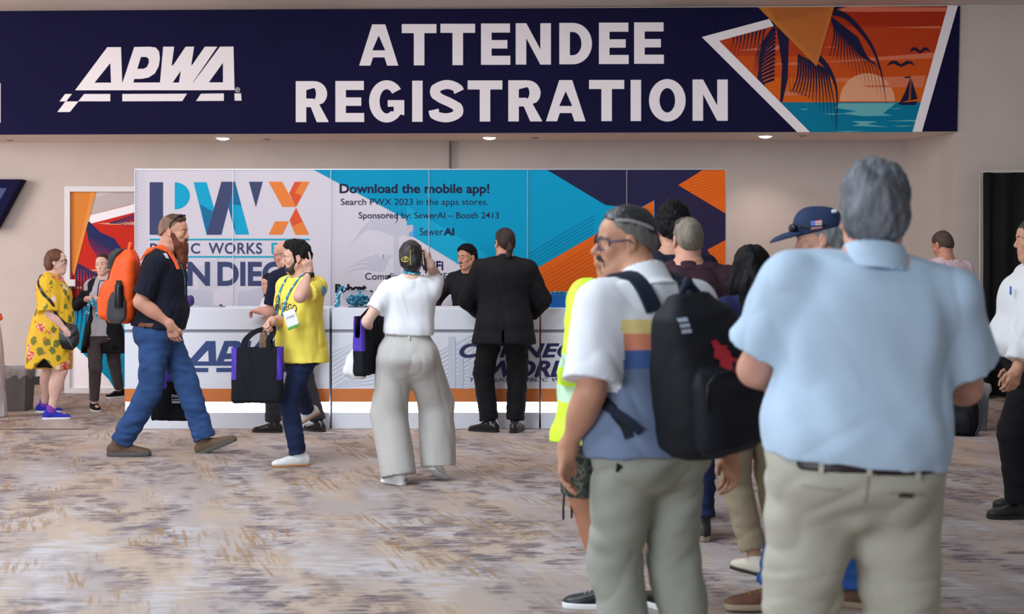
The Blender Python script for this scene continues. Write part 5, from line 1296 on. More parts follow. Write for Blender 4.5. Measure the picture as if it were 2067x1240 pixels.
S.cone(P.hl((-.022,.097,-.050)), P.hl((.022,.097,-.050)), .0075*q, .0075*q, .01)
S.ell(P.hl((0,.102,-.066)), A3((.018,.012,.006))*q, P.HR, .004, 's')
sdf(S, 'beard', bm, P.root, .006, (), rough_field(.006, (40,40,16), 2), 1)
sg_ = MB(); sg_.tube([P.hl(v) for v in ((.078,-.01,.005),(.082,-.005,.06),(.070,.03,.105),(.02,.052,.118),(-.02,.052,.118),(-.070,.03,.105),(-.082,-.005,.06))], .0042, 6); g_ = sg_.build('sunglasses', mat('sunglass_black', (16,16,18), .2), P.root, True)
for sg in (-1,1): S = Shape(); S.ell(P.hl((sg*.034,.050,.122)), A3((.027,.018,.010))*q, P.HR, .01); sdf(S, 'lens', mat('sunglass_black', (16,16,18)), g_, .005)
ds = cloth('shirt_dark_navy', (22,25,40), .08)
P.shirt(ds, .014, hem=-.0, sleeve=.86, sl_r=(.070,.074), extra=lambda z: (.006,.02 if z < .2 else .008,.0), seed=2)
P.collar(ds, .035, .064, tiltd=12)
jn = denim('denim_mid', (50,78,126))
P.trousers(jn, .014, .045, .102, .082, .079, .985, .009, belt=mat('belt_brown', (112,66,42), .5, .2, 20), seed=4, stack=.006)
P.shoes(mat('boot_brown', (98,76,58), .7, .2, 20), mat('boot_sole', (84,80,78), .7), len_=1.10, high=.03, sole_h=.03)
ribbon('shoulder_patch', [P.loc(350,489,-.22), P.loc(357,497,-.22), P.loc(364,510,-.22)], .05, .003, mat('patch_white', (222,222,232), .5), P.root, bvh(P.shirto), .003, 12)
ribbon('lanyard', [P.hl((.052,-.035,-.10)), P.hl((.060,.01,-.118)), P.tl((.06,.075,.50)), P.tl((.05,.12,.40)), P.tl((.03,.15,.25))], .016, .002, lany, P.root, bvh(P.shirto), .004, 24)
om = mat('pack_orange', (255,92,28), .55, .06, 8, .2, 300); og_ = mat('pack_grey', (60,58,62), .6, .1, 9, .2, 300)
bp, c, R, bo = backpack(P, 'bright orange backpack with dark pockets on the bearded man', 0, .27, .30, .20, .52, om, om, tilt=2, strapm=mat('pack_orange2', (250,96,40), .6), ease=.028, short=True)
k = P.k
bov = bvh(bo)
for x in (-.10,.10): ribbon('dark_trim', [c+R@A3((x,-.3,z))*k for z in (-.20,-.1,.0,.1,.17,.22)], .016, .006, og_, bp, bov, .003, 24)
S = Shape(); S.loft([(-.26*k,0,0,.02,.04),(-.22*k,0,0,.03,.075),(-.10*k,0,0,.03,.07),(-.04*k,0,0,.02,.05)], c+R@A3((.155,0,0))*k, R, 2.5, k=.01); sdf(S, 'side_pocket', og_, bp, .008)
S = Shape(); S.loft([(.12*k,0,-.08*k,.10*k,.03*k),(.22*k,0,-.06*k,.11*k,.04*k),(.265*k,0,-.02*k,.09*k,.04*k)], c, R, 3, k=.01); sdf(S, 'top_panel', og_, bp, .009)
bt = thing('bottle', 'black drinks bottle in the side pocket of the orange backpack', 'bottle', (P.X,P.Y,0), P.yaw, base=tuple(c+R@A3((.175,.02,-.14))*k))
MB().lathe([(.0001,0),(.033,0),(.035,.01),(.035,.15),(.03,.175),(.022,.18),(.022,.205),(.0001,.207)], tuple(c+R@A3((.175,.02,-.14))*k), 18).build('bottle', mat('bottle_black', (24,24,28), .3), bt, True)
# his event bag
q_ = GX(322, 905)
bx, by = P.X+(324-330)/257, P.Y+.33
z0 = HC-(849-HY)*by/F_PX
purple = mat('bag_purple', (76,44,168), .6, .06, 8); bagblk = cloth('bag_cloth_black', (24,25,32), .08)
t, o = tote('black and purple event bag with small printed logo carried behind the bearded man', (bx, by, z0), 0, .30, .14, .33, bagblk, purple, seed=2, taper=1.0)
S = Shape(); S.loft([(.20,0,0,.13,.05),(.28,0,0,.105,.05),(.36,0,0,.06,.045),(.42,0,0,.03,.03)], n=3, k=.01); sdf(S, 'purple_flap', purple, t, .008, (), folds(.006, (12,12,4)))
A = Art(lambda x, y, off: Vector(((x-310)/257, -.085-off, .18-(y-808)/257)))
A.poly([(318,797),(342,797),(342,806),(318,806)], bagblk); A.text('PWX', (318,798,339,806), mat('tag_white', (226,226,228), .5), 0, .03); A.poly([(334,798),(338,798),(341,806),(337,806)], mat('tag_orange', (226,90,40), .5)); A.poly([(318,808),(340,808),(340,810),(318,810)], mat('tag_white', (226,226,228))); A.poly([(318,812),(340,812),(340,816),(318,816)], mat('tag_white', (226,226,228)))
A.build('print', t)
hz = P.wr['L'][2]-z0-.06*k
for sg in (-1,1): ribbon('handle', [(sg*.05,sg*.02,.38),(sg*.03,sg*.015,(.38+hz)/2),(.0,sg*.008,hz)], .026, .005, purple, t, normal=(0,1,.01), n=12)
# man in the yellow shirt, hand at his ear
X, Y = GX(607, 938)
P = Person('bearded man in a yellow printed shirt walking left, hand raised to his ear', X, Y, 138, 1.70, 'm', .18, lean=1, head=(-38,6,0), hip=(0,0), drop=.012,
    hands={'L': dict(px=(624,553,-.20), pole=(-.35,.5,-1), pose='point', d=(-.05,.25,1), n=(1,-.2,.0)), 'R': dict(px=(549,648,-.24), pole=(.6,-1,-.4), pose='grip', d=(-.1,.7,-.7), n=(-1,.1,-.3))},
    feet={'L': dict(px=(602,941), yaw=-30), 'R': dict(px=(628,905), yaw=-30, pitch=-28, z=.05)}, skin=(214,166,146), headfwd=.03)
P.body(.010, .0042, nose=1.05); P.eyes((10,0)); P.brows((30,24,22)); P.lips((170,104,96))
P.hair((24,22,24), t=.009, top=.022, front=.030, line=.062, lz=.080, slope=.95, rough=.0065, nape=-.075)
q = P.hs
for sg in (-1,1): S = Shape(); S.cone(P.hl((sg*.066,.020,.045)), P.hl((sg*.064,.012,-.030)), .012*q, .008*q, .02); sdf(S, 'sideburn', mat('hair_24_22_24', (24,22,24)), P.root, .005, (), rough_field(.002, (70,70,40)), 1)
bm = mat('beard_dark', (58,46,42), .7, .3, 40, .4, 220); S = Shape(); q = P.hs
S.ell(P.hl((0,.048,-.086)), A3((.050,.046,.040))*q, P.HR, .02)
for sg in (-1,1): S.cone(P.hl((sg*.060,.010,-.025)), P.hl((sg*.046,.05,-.085)), .011*q, .018*q, .02).cone(P.hl((sg*.022,.092,-.052)), P.hl((sg*.032,.082,-.085)), .0065*q, .007*q, .01)
S.cone(P.hl((-.022,.094,-.049)), P.hl((.022,.094,-.049)), .0058*q, .0058*q, .008); S.ell(P.hl((0,.102,-.064)), A3((.020,.014,.008))*q, P.HR, .004, 's')
sdf(S, 'beard', bm, P.root, .005, (), rough_field(.002, (60,60,40)), 1)
ym = cloth('tee_yellow', (243,222,92), .03); k = P.k
P.shirt(ym, .018, hem=-.125, sleeve=.62, sl_r=(.072,.082), loose=.010, extra=lambda z: (.008,.012 if z < .2 else .004,0), fold=.009, seed=12)
P.collar(ym, .018, .060, tiltd=14, flare=.006)
jd = denim('denim_dark', (32,42,74)); P.trousers(jd, .012, .02, .098, .074, .068, .985, .008, seed=6, stack=.004)
P.shoes(mat('trainer_white', (222,222,222), .6, .06, 20), mat('sole_gum', (168,124,86), .6), laces=mat('lace_white', (240,240,240), .6), len_=1.05)
sv = bvh(P.shirto)
ribbon('lanyard', [P.hl((-.050,-.03,-.110)), P.tl((-.070,.03,.53)), P.tl((-.062,.12,.44)), P.tl((-.02,.15,.34)), P.tl((.03,.15,.22)), P.tl((.065,.15,.13))], .019, .003, lany, P.root, sv, .005, 40)
ribbon('lanyard', [P.hl((.050,-.03,-.110)), P.tl((.070,.03,.53)), P.tl((.075,.12,.44)), P.tl((.085,.13,.34)), P.tl((.09,.13,.22)), P.tl((.085,.14,.13))], .019, .003, lany, P.root, sv, .005, 40)
tx = mat('tee_ink', (40,44,84), .7)
UV, F, _ = text_geo('SAN DIEGO', .05, .005, 1.0); UV = np.array(UV)
y_ = UV[:,1]*.75+.25*(1-(2*UV[:,0]-1)**2)
fwd = P.R[:,1]; rt = -P.R[:,0]
o_ = P.tl((.135,.3,.265)); decal('lettering', np.stack([UV[:,0], y_], 1), F, tx, P.root, o_, rt*.255*k, P.R[:,2]*.075*k, -fwd, sv, .004)
UV, F, _ = text_geo('CALIFORNIA  CITY', 0, 0, 1.3); decal('lettering', UV, F, mat('tee_ink2', (140,128,70), .7), P.root, P.tl((.105,.3,.225)), rt*.19*k, P.R[:,2]*.018*k, -fwd, sv, .004)
pm = mat('sleeve_print', (86,166,226), .7); sd_ = nrm(P.loc(660,588,-.5)-P.loc(660,588,0)); 
ribbon('sleeve_print', [P.loc(647,580,-.18), P.loc(655,588,-.16), P.loc(664,601,-.13)], .05, .002, pm, P.root, sv, .002, 10)
lp = MB(); cc = P.tl((.045,.175,.36)); lp.tube([cc+P.R@A3((.022*math.cos(a),.006,.034*math.sin(a))) for a in np.linspace(0, 2*PI, 16)[:-1]], .003, 5, 0, True); lp.tube([cc+P.R@A3(v) for v in ((.018,.0,-.03),(.03,-.0,-.06),(.035,-.0,-.075))], .006, 6); lp.build('sunglasses', mat('sunglass_black', (16,16,18)), P.root, True)
bd = P.loc(588,645,-.30); S = Shape(); Rb = P.R@rotz(.35)@roty(.35); S.box(bd, A3((.052,.004,.07)), .003, Rb); mfn = lambda C: (((C-bd)@Rb)[:,2] < -.048).astype(int)
sdf(S, 'name_badge', [mat('badge_white', (230,230,232)), mat('badge_green', (96,160,70), .5)], P.root, .005, matfn=mfn, smooth=0)
UV, F, _ = text_geo('ATTENDEE', 0, .01); mesh_obj('badge_text', [bd+Rb@A3((.035-.07*u, .0058, .01+.016*v)) for u, v in UV], F, mat('badge_ink', (130,130,150), .6), P.root, False)
wt = P.wr['L']; wd_ = nrm(wt-P.el['L']); S = Shape(); S.cone(wt-wd_*.012-wd_*.015, wt-wd_*.012+wd_*.015, .034, .034, k=0, clips=[(wt-wd_*.028, -wd_), (wt+wd_*.004, wd_)]); S.box(wt-wd_*.012+P.R@A3((-.034,0,0)), A3((.012,.02,.02)), .005, P.R, .005)
sdf(S, 'wristwatch', mat('watch_black', (30,28,32), .4), P.root, .005)
hp_ = P.wr['R']; z1 = HC-(700-HY)*(P.Y-.28)/F_PX; zb = HC-(813-HY)*(P.Y-.28)/F_PX
wv = Vector((P.X,P.Y,0))+Matrix.Rotation(P.yaw, 3, 'Z') @ Vector(hp_)
t, o = tote('black tote bag with purple side panels held by the man in the yellow shirt', ((520-CX)*(P.Y-.28)/F_PX, P.Y-.28, zb), math.radians(2), .385, .15, z1-zb, bagblk, purple, seed=7, taper=.96)
hm = cloth('bag_strap_black', (26,26,32))
hl = A3(wv)-A3(t.location); hl = rotz(-math.radians(2))@hl; zt = z1-zb
for sg in (-1, 1):
    ribbon('handle', [(-.10,sg*.05,zt-.02),(-.085,sg*.045,zt+.05),(hl[0]*.35-.045,sg*.03,zt+(hl[2]-zt)*.6),(hl[0]-.01,hl[1],hl[2]-.055),(hl[0]+.012,hl[1]+sg*.006,hl[2]-.055),(hl[0]*.6+.05,sg*.03,zt+(hl[2]-zt)*.5),(.085,sg*.045,zt+.05),(.09,sg*.05,zt-.02)], .036, .004, hm, t, normal=(0,-1,.01), n=48)

sc_b = A3(t.location); t = thing('scarf', 'brown patterned cloth sticking out of the black tote held by the man in yellow', 'cloth', tuple(sc_b+A3((.05,.01,zt-.06))), 0)
S = Shape(); S.loft([(-.05,0,0,.05,.03),(.06,.005,0,.05,.03),(.13,0,0,.035,.025),(.19,-.012,0,.012,.012)], n=2.3, k=.01); sdf(S, 'cloth', mat('scarf_brown', (112,92,66), .85, .45, 60), t, .007, (), folds(.010, (16,16,5)), 1)
# bald man at the counter
X, Y = GX(592, 873.5)
P = Person('bald man with glasses in a navy polo leaning at the left counter', X, Y, 52, 1.745, 'm', .30, lean=9, head=(34,14,0), hip=(0,-.04), drop=.01, hands={'L': dict(px=(528,628,.10), pole=(-.5,-1,-.6), pose='hold', d=(-.3,.9,0), n=(0,0,-1)), 'R': dict(px=(560,640,.22), pole=(.4,-1,-.4), pose='flat', d=(-.2,1,0), n=(0,0,-1))},
    feet={'L': dict(px=(552,873), yaw=30), 'R': dict(px=(643,871), yaw=-6)}, skin=(214,158,140), headfwd=.05)
P.body(.010, .0045); P.eyes(); P.brows((150,130,120)); P.lips(); P.glasses((50,48,56), .0016)
S = Shape(); q = P.hs
for sg in (-1,1): S.ell(P.hl((sg*.058,-.055,-.012)), A3((.020,.048,.030))*q, P.HR, .02)
S.ell(P.hl((0,-.09,-.015)), A3((.05,.022,.035))*q, P.HR, .02); sdf(S, 'hair', mat('hair_fringe', (170,140,128), .7, .2, 30), P.root, .006)
np_ = cloth('polo_navy', (26,30,58), .06); P.shirt(np_, .016, hem=-.10, sleeve=.80, sl_r=(.070,.072), loose=.01, seed=14); P.collar(np_, .035, .064)
P.trousers(cloth('slacks_charcoal', (48,48,54), .08), .014, .03, .098, .078, .072, .985, .007, seed=3); P.shoes(black_sh, dark_sole)
pg = W(533,632,12.98); t = thing('paper', 'white sheet of paper in the hands of the bald man at the counter', 'paper', (pg.x+.05, 12.98, pg.z+.015)); MB().box((-.11,-.07,0),(.11,.07,.0015)).build('sheet', mat('paper_white', (236,234,232), .6), t); t.rotation_euler = (.25,.28,.4)

# seated woman behind the left counter, mostly hidden
P = Person('dark haired woman seated behind the left counter beside the bald man', (546-CX)*13.98/F_PX, 13.98, 120, 1.42, 'f', .1, head=(10,10,0), hands={'R': dict(at=(.2,.28,.98)), 'L': dict(at=(-.2,.28,.98))}, skin=(205,155,135))
P.body(.012, .006); P.eyes(); P.brows((30,24,24)); P.lips(); h = P.hair((26,20,22), t=.012, line=.06, nape=-.09)
S = Shape(); q = P.hs
S.ell(P.hl((0,-.06,-.06)), A3((.085,.055,.12))*q, P.HR, .03)
for sg in (-1,1): S.chain([P.hl((sg*.075,.0,.02)), P.hl((sg*.088,.015,-.08)), P.hl((sg*.085,.04,-.17))], [.022*q,.026*q,.016*q], .02)
sdf(S, 'long_hair', mat('hair_26_20_22', (26,20,22)), P.root, .007, (), rough_field(.004, (40,40,10)))
P.shirt(cloth('blouse_white', (226,220,224), .04), .014, sleeve=1.8, sl_r=(.068,.06,.045), seed=1); P.trousers(cloth('slacks_black', (20,20,24)), .012); P.shoes(black_sh, dark_sole)

# woman in white from behind, telephone at her ear
X, Y = GX(838, 978)
P = Person('woman in white tee and wide pale trousers seen from behind, phone at ear', X, Y, 3, 1.685, 'f', .05, lean=-1, head=(-8,2,-4), hip=(-.05,0), side=2.5, drop=.0,
    hands={'R': dict(px=(868,535,.03), pole=(.2,.7,-1), pose='hold', d=(-.15,.1,1), n=(-1,.25,0)), 'L': dict(px=(742,668,.12), pole=(-.35,-1,-.3), pose='grip', d=(.35,.8,-.4), n=(.3,0,-1))},
    feet={'L': dict(px=(803,978), yaw=38), 'R': dict(px=(884,970), yaw=-26, pitch=-30, z=.045)}, skin=(218,178,160), hipw=.094)
P.body(.010, .0045); P.eyes(); P.brows((40,30,28)); P.lips()
hb = mat('hair_black', (22,18,22), .35, .3, 30, .5, 160, .5, stretch=(1,1,.3)); S = Shape(); q = P.hs
S.ell(P.hl((0,-.018,.035)), A3((.086,.108,.098))*q, P.HR, .02).ell(P.hl((0,-.068,-.03)), A3((.076,.055,.075))*q, P.HR, .04).ell(P.hl((.02,-.095,-.045)), A3((.048,.032,.052))*q, P.HR, .03)
S.cut(P.hl((0,.060,.07)), P.HR@A3((0,1,-.5))); S.cut(P.hl((0,-.07,-.105)), P.HR@A3((0,.1,-1)))
for sg in (-1,1): S.ell(P.hl((sg*.088,.0,-.02)), A3((.02,.03,.035))*q, P.HR, .01, 's')
hair_w = sdf(S, 'hair', hb, P.root, .006, (), rough_field(.004, (50,50,20), 4))
hv = bvh(hair_w); gold_m = mat('clip_gold', (214,196,110), .25, metal=.9)
ribbon('hair_clip', [P.hl((.014,-.13,.055)), P.hl((.012,-.135,.01)), P.hl((.008,-.135,-.055))], .011, .004, gold_m, P.root, hv, .004, 16)
cl_ = MB(); cpt = [P.hl((-.030+.030*math.cos(a), -.125, -.012+.018*math.sin(a))) for a in np.linspace(0, 2*PI, 14)[:-1]]
cpt = [A3(hv.find_nearest(Vector(v))[0])+A3((0,-.005,0)) for v in cpt]; cl_.tube(cpt, .0032, 5, 0, True)
for i, j in ((0,6),(3,9),(1,4),(8,11)): cl_.tube([cpt[i], cpt[j]], .0026, 5)
cl_.build('hair_clip', gold_m, P.root, True)
wt_ = cloth('tee_white', (232,232,236), .02); k = P.k
P.shirt(wt_, .014, hem=.135, sleeve=.66, sl_r=(.074,.082), extra=lambda z: (.016*math.exp(-((z-.18)/.07)**2)+.016,.018*math.exp(-((z-.18)/.07)**2)+.008,0), fold=.007, seed=21, neck=(.064,.062))
wm = cloth('trousers_cream', (190,186,181), .03); P.trousers(wm,   .020, .172, .122, .132, .128, 1.03, .008, fs=(8,8,3), tilt=.1, seed=8, crotch=-.13, seat=.95, legk=.06)
B = Shape(); rw = P.trow(.024, .128, .174); B.loft(rw, P.P, P.RP, 2.3, k=0); sdf(B, 'waistband', wm, P.root, .008)
ribbon('belt_loop', [P.tl((.0,-.2,.175)), P.tl((.0,-.2,.130))], .012, .004, wm, P.root, bvh(P.trouso), .006, 4)
P.shoes(mat('slip_on_white', (230,230,230), .6), white_sole, wid=.95)
for sd in 'LR':
    a, FR = P.foot[sd]; MB().box((-.014,-.004,-.007),(.014,.004,.007), 0, Matrix.Translation(Vector(a+FR@A3((.01,-.083,-.045))))@Matrix(FR.tolist()).to_4x4()).build('heel_tab', mat('heel_tab', (120,110,104), .6), P.root)
ribbon('lanyard', [P.hl((-.062,.0,-.10)), P.hl((-.045,-.062,-.115)), P.hl((0,-.082,-.12)), P.hl((.045,-.062,-.115)), P.hl((.062,.0,-.10))], .022, .003, lany, P.root, bvh(P.bodyo), .005, 24)
w_ = P.wr['L']; S = Shape(); u = nrm(w_-P.el['L']); bc = P.loc(741,662,.02); B = MB(); B.tube([w_-u*.02+P.frame(u)@A3((.042*math.cos(a),.042*math.sin(a),0)) for a in np.linspace(0, 2*PI, 20)[:-1]], .006, 8, 0, True); B.build('bracelet', mat('bracelet_dark', (36,26,40), .3), P.root, True)
c = P.loc(872,525,.03); t = thing('mobile_phone', 'phone held to the ear of the woman in white', 'phone', (P.X,P.Y,0), P.yaw, base=tuple(P.hl((.092,.02,-.06))))
hc_ = P.hl((.094,.03,-.035)); MB().box((-.0045,-.036,-.075),(.0045,.036,.075), 0, Matrix.Translation(Vector(hc_))@Matrix((P.HR@rotx(.35)).tolist()).to_4x4()).build('phone', mat('phone_dark', (40,40,46), .3), t, bevel=.004)
bY = P.Y+.03; zb = HC-(757-HY)*bY/F_PX; zt = HC-(636-HY)*bY/F_PX
t, o = tote('black tote bag with purple panels hanging from the shoulder of the woman in white', ((747-CX)*bY/F_PX-.005, bY, zb), math.radians(68), .36, .105, zt-zb, bagblk, purple, seed=11, taper=.97)
sh_ = P.sh['L']; so = rotz(math.radians(3))@(sh_)+A3((P.X,P.Y,0)); so = rotz(-math.radians(68))@(so-A3(t.location))
for sg in (-1,1): ribbon('handle', [(-.08,sg*.03,zt-zb-.02), (so[0]*.6-.05,so[1]*.6+sg*.01,(zt-zb)+(so[2]-zt+zb)*.6), (so[0]-.01,so[1]-.005,so[2]+.078), (so[0]*.6+.05,so[1]*.6+sg*.01,(zt-zb)+(so[2]-zt+zb)*.6), (.08,sg*.03,zt-zb-.02)], .028, .005, hm, t, normal=(0,1,.01), n=40)
zb2 = HC-(765-HY)*(bY+.05)/F_PX
t = thing('plastic_bag', 'crumpled white bag hanging from the forearm of the woman in white', 'bag', ((722-CX)*(bY+.05)/F_PX, bY+.05, zb2))
S = Shape(); S.loft([(0,.0,0,.05,.03),(.04,-.01,0,.085,.05),(.14,-.005,0,.075,.045),(.24,.03,0,.045,.03),(.32,.06,0,.022,.02),(.355,.068,0,.016,.016)], n=2.2, k=.01)
sdf(S, 'bag', mat('bag_white', (226,226,224), .45, .03, 8), t, .008, (), folds(.014, (13,13,4), .3, 4), 1)

# man in the black suit from behind
X, Y = GX(1018, 874)
P = Person('man in a black suit with a ponytail standing at the middle counter, seen from behind', X, Y, -2, 1.835, 'm', .42, lean=4, head=(26,4,3), hip=(0,-.03), shw=.198, hands={'L': dict(px=(972,634,.26), pole=(-1,-.7,-.4), pose='relax', d=(.3,.9,-.1), n=(0,0,-1)), 'R': dict(px=(1070,636,.24), pole=(1,-.7,-.4), pose='flat', d=(-.3,.9,0), n=(0,0,-1))},
    feet={'L': dict(px=(988,872), yaw=62), 'R': dict(px=(1040,872.5), yaw=-12)}, skin=(196,142,116), headfwd=.03)
P.body(.010, .0045); P.eyes(); P.brows((40,28,24)); P.lips(); P.glasses((26,24,28))
P.hair((46,30,26), t=.007, line=.058, slope=.85, rough=.002, nape=-.075, top=.004)
S = Shape(); q = P.hs; S.chain([P.hl((-.005,-.118,-.02)), P.hl((-.012,-.140,-.06)), P.hl((-.018,-.128,-.12)), P.hl((-.02,-.115,-.16))], [.020*q,.027*q,.024*q,.010*q], .01); sdf(S, 'ponytail', mat('hair_46_30_26', (46,30,26)), P.root, .006, (), rough_field(.004, (50,50,14)))
P.collar(cloth('shirt_indigo', (44,42,72)), .040, .062, name='shirt_collar')
sm = cloth('suit_black', (22,21,25), .1, .15); k = P.k
def vent(S): S.box(P.tl((.0,-.25,-.17)), A3((.006,.14,.11)), .003, P.R, .006, 's')
P.shirt(sm, .032, hem=-.175, top=.535, sleeve=1.90, sl_r=(.078,.074,.056), extra=lambda z: (.030*max(0,(.10-z)/.27)+.010,.022*max(0,(.1-z)/.27)+.006,0), fold=.008, seed=31, name='jacket', pre=vent, neck=(.066,.064))
P.collar(sm, .026, .074, name='jacket_collar', flare=.012)
P.trousers(sm, .016, .03, .102, .084, .080, .985, .007, seed=13, stack=.003); P.shoes(black_sh, dark_sole, len_=1.05)

# man behind the counter
P = Person('young man with a moustache in a black shirt behind the middle counter', (946-CX)*13.93/F_PX, 13.93, 158, 1.70, 'm', .05, lean=6, head=(-18,2,3), hip=(0,-.05), hands={'L': dict(at=(-.24,.22,1.08), pole=(-1,-.5,-.4)), 'R': dict(at=(.22,.25,1.085), pole=(1,-.5,-.4))}, skin=(184,132,106), headfwd=.03)
P.body(.010, .0042); P.eyes((14,0)); P.brows((24,18,18), .0034); P.lips((150,90,80))
P.hair((18,15,18), t=.013, top=.012, line=.064, slope=.85, rough=.005, front=.008)
S = Shape(); q = P.hs; S.chain([P.hl((-.026,.088,-.054)), P.hl((0,.099,-.048)), P.hl((.026,.088,-.054))], [.004*q,.0052*q,.004*q], .004); S.ell(P.hl((0,.093,-.082)), A3((.010,.006,.008))*q, P.HR, .01); sdf(S, 'moustache', mat('hair_18_15_18', (18,15,18)), P.root, .003)
bk_ = cloth('shirt_black', (24,23,27), .1); P.shirt(bk_, .016, sleeve=1.85, sl_r=(.070,.066,.048), seed=17); P.collar(mat('collar_white', (226,222,222), .7), .030, .060, dz=.004); P.collar(bk_, .022, .066, name='outer_collar')
P.trousers(cloth('slacks_black', (20,20,24)), .012); P.shoes(black_sh, dark_sole)
# ---------------------------------------------------------------- people in the queue on the right
# person in the high visibility jacket
X, Y = GX(1225, 1236)
P = Person('person in yellow reflective jacket and camouflage shorts behind the man with black backpack', X-.01, Y+.05, 42, 1.69, 'm', .30, side=8, head=(10,4,-4), hands={'L': dict(px=(1150,772,-.05), pole=(-.8,-1,-.2), pose='hold', d=(.2,.6,-.8)), 'R': dict(at=(.26,.18,.92))},
    feet={'L': dict(px=(1226,1229), yaw=38), 'R': dict(px=(1345,1232), yaw=-10)}, skin=(178,124,96))
P.body(.010, .006, leg=1.0); P.eyes(); P.brows((24,20,20)); P.lips(); P.hair((24,20,22), t=.008, top=.01)
def hivis():
    m = bpy.data.materials.new('hivis_cloth'); m.use_nodes = True; nt = m.node_tree; b = nt.nodes['Principled BSDF']; L = nt.links; b.inputs['Roughness'].default_value = .6
    tc = nt.nodes.new('ShaderNodeTexCoord'); sp = nt.nodes.new('ShaderNodeSeparateXYZ'); L.new(tc.outputs['Object'], sp.inputs[0])
    r = nt.nodes.new('ShaderNodeValToRGB'); r.color_ramp.interpolation = 'CONSTANT'; Y_, G_ = (*lin((206,244,48)),1), (*lin((190,226,190)),1)
    mp = nt.nodes.new('ShaderNodeMath'); mp.operation = 'DIVIDE'; mp.inputs[1].default_value = 2.0; L.new(sp.outputs['Z'], mp.inputs[0]); L.new(mp.outputs[0], r.inputs['Fac'])
    e = r.color_ramp.elements; e[0].position = 0; e[0].color = Y_; e[1].position = .92/2; e[1].color = G_
    for z, c in ((.985,Y_),(1.075,G_),(1.14,Y_)): x = e.new(z/2); x.color = c
    L.new(r.outputs['Color'], b.inputs['Base Color']); return m
hm_ = hivis(); P.shirt(hm_, .030, hem=-.19, sleeve=1.80, sl_r=(.084,.082,.066), hang=.8, fold=.010, seed=41, name='jacket', loose=.01); P.collar(hm_, .04, .068)
B = Shape(); w, e = P.wr['L'], P.el['L']; u = nrm(w-e); B.cone(e+u*.19, w+u*.01, .046, .042, k=.01, clips=[(w, u)]); sdf(B, 'cuff', cloth('cuff_black', (20,19,24)), P.root, .007)
ribbon('strap', [P.tl((-.10,-.08,.50)), P.tl((-.115,-.01,.53)), P.tl((-.12,.05,.50)), P.tl((-.12,.13,.40))], .012, .005, cloth('cuff_black', (20,19,24)), P.root, bvh(P.shirto), .004, 20)
def camo():
    m = bpy.data.materials.new('camouflage_cloth'); m.use_nodes = True; nt = m.node_tree; b = nt.nodes['Principled BSDF']; L = nt.links; b.inputs['Roughness'].default_value = .85
    tc = nt.nodes.new('ShaderNodeTexCoord'); n = nt.nodes.new('ShaderNodeTexNoise'); n.inputs['Scale'].default_value = 16; n.inputs['Detail'].default_value = 2; L.new(tc.outputs['Object'], n.inputs['Vector'])
    r = nt.nodes.new('ShaderNodeValToRGB'); r.color_ramp.interpolation = 'CONSTANT'; e = r.color_ramp.elements; e[0].position = 0; e[0].color = (*lin((24,26,24)),1); e[1].position = .47; e[1].color = (*lin((52,56,48)),1)
    x = e.new(.55); x.color = (*lin((84,86,72)),1); x = e.new(.60); x.color = (*lin((36,38,34)),1)
    L.new(n.outputs['Fac'], r.inputs['Fac']); L.new(r.outputs['Color'], b.inputs['Base Color']); return m
cm = camo(); P.trousers(cm, .018, .03, .112, .100, .10, .46, .010, seed=5, name='shorts')
for sd, dx in (('L',.03),('L',-.02)):
    a = P.hp[sd]+(P.kn[sd]-P.hp[sd])*.90; MB().tube([a+A3((dx-.08,.02,0)), a+A3((dx-.085,.02,-.06)), a+A3((dx-.08,.025,-.115))], .005, 5).build('drawstring', mat('cord_black', (16,16,18), .7), P.root, True)
P.shoes(mat('trainer_black', (22,23,30), .35, .2, 20), white_sole, laces=mat('lace_grey', (150,160,170), .6), sock=cloth('sock_black', (18,18,20)), sock_h=.24, len_=1.06, wid=1.08, sole_h=.03)

# tall dark haired man, and the man hidden behind him
P = Person('tall man with thick black hair in a navy shirt, back to the camera', (1359-CX)*8.45/F_PX, 8.45, 4, 1.875, 'm', .1, head=(6,0,0), skin=(196,144,118), headsize=1.03)
P.body(.012, .005); P.eyes(); P.brows((20,18,18)); P.lips(); P.hair((18,16,18), t=.016, top=.022, line=.066, rough=.007, nape=-.055, h=.006)
nv = cloth('shirt_navy', (24,26,44), .08); P.shirt(nv, .016, hem=-.08, sleeve=.8, seed=44); P.collar(nv, .034, .062); P.trousers(denim('denim_dark', (32,42,74)), .012); P.shoes(black_sh, dark_sole)
P = Person('man with cropped dark grey hair mostly hidden left of the tall black haired man', (1309-CX)*9.5/F_PX, 9.5, 8, 1.765, 'm', .1, head=(12,0,0), skin=(190,140,116))
P.body(.012, .006); P.eyes(); P.brows((40,36,36)); P.lips(); P.hair((62,58,58), t=.004, rough=.002); nv2 = cloth('shirt_slate', (34,36,50), .08); P.shirt(nv2, .016, hem=-.08, sleeve=.8, seed=45); P.collar(nv2, .034, .062); P.trousers(cloth('slacks_charcoal', (48,48,54)), .012); P.shoes(black_sh, dark_sole)

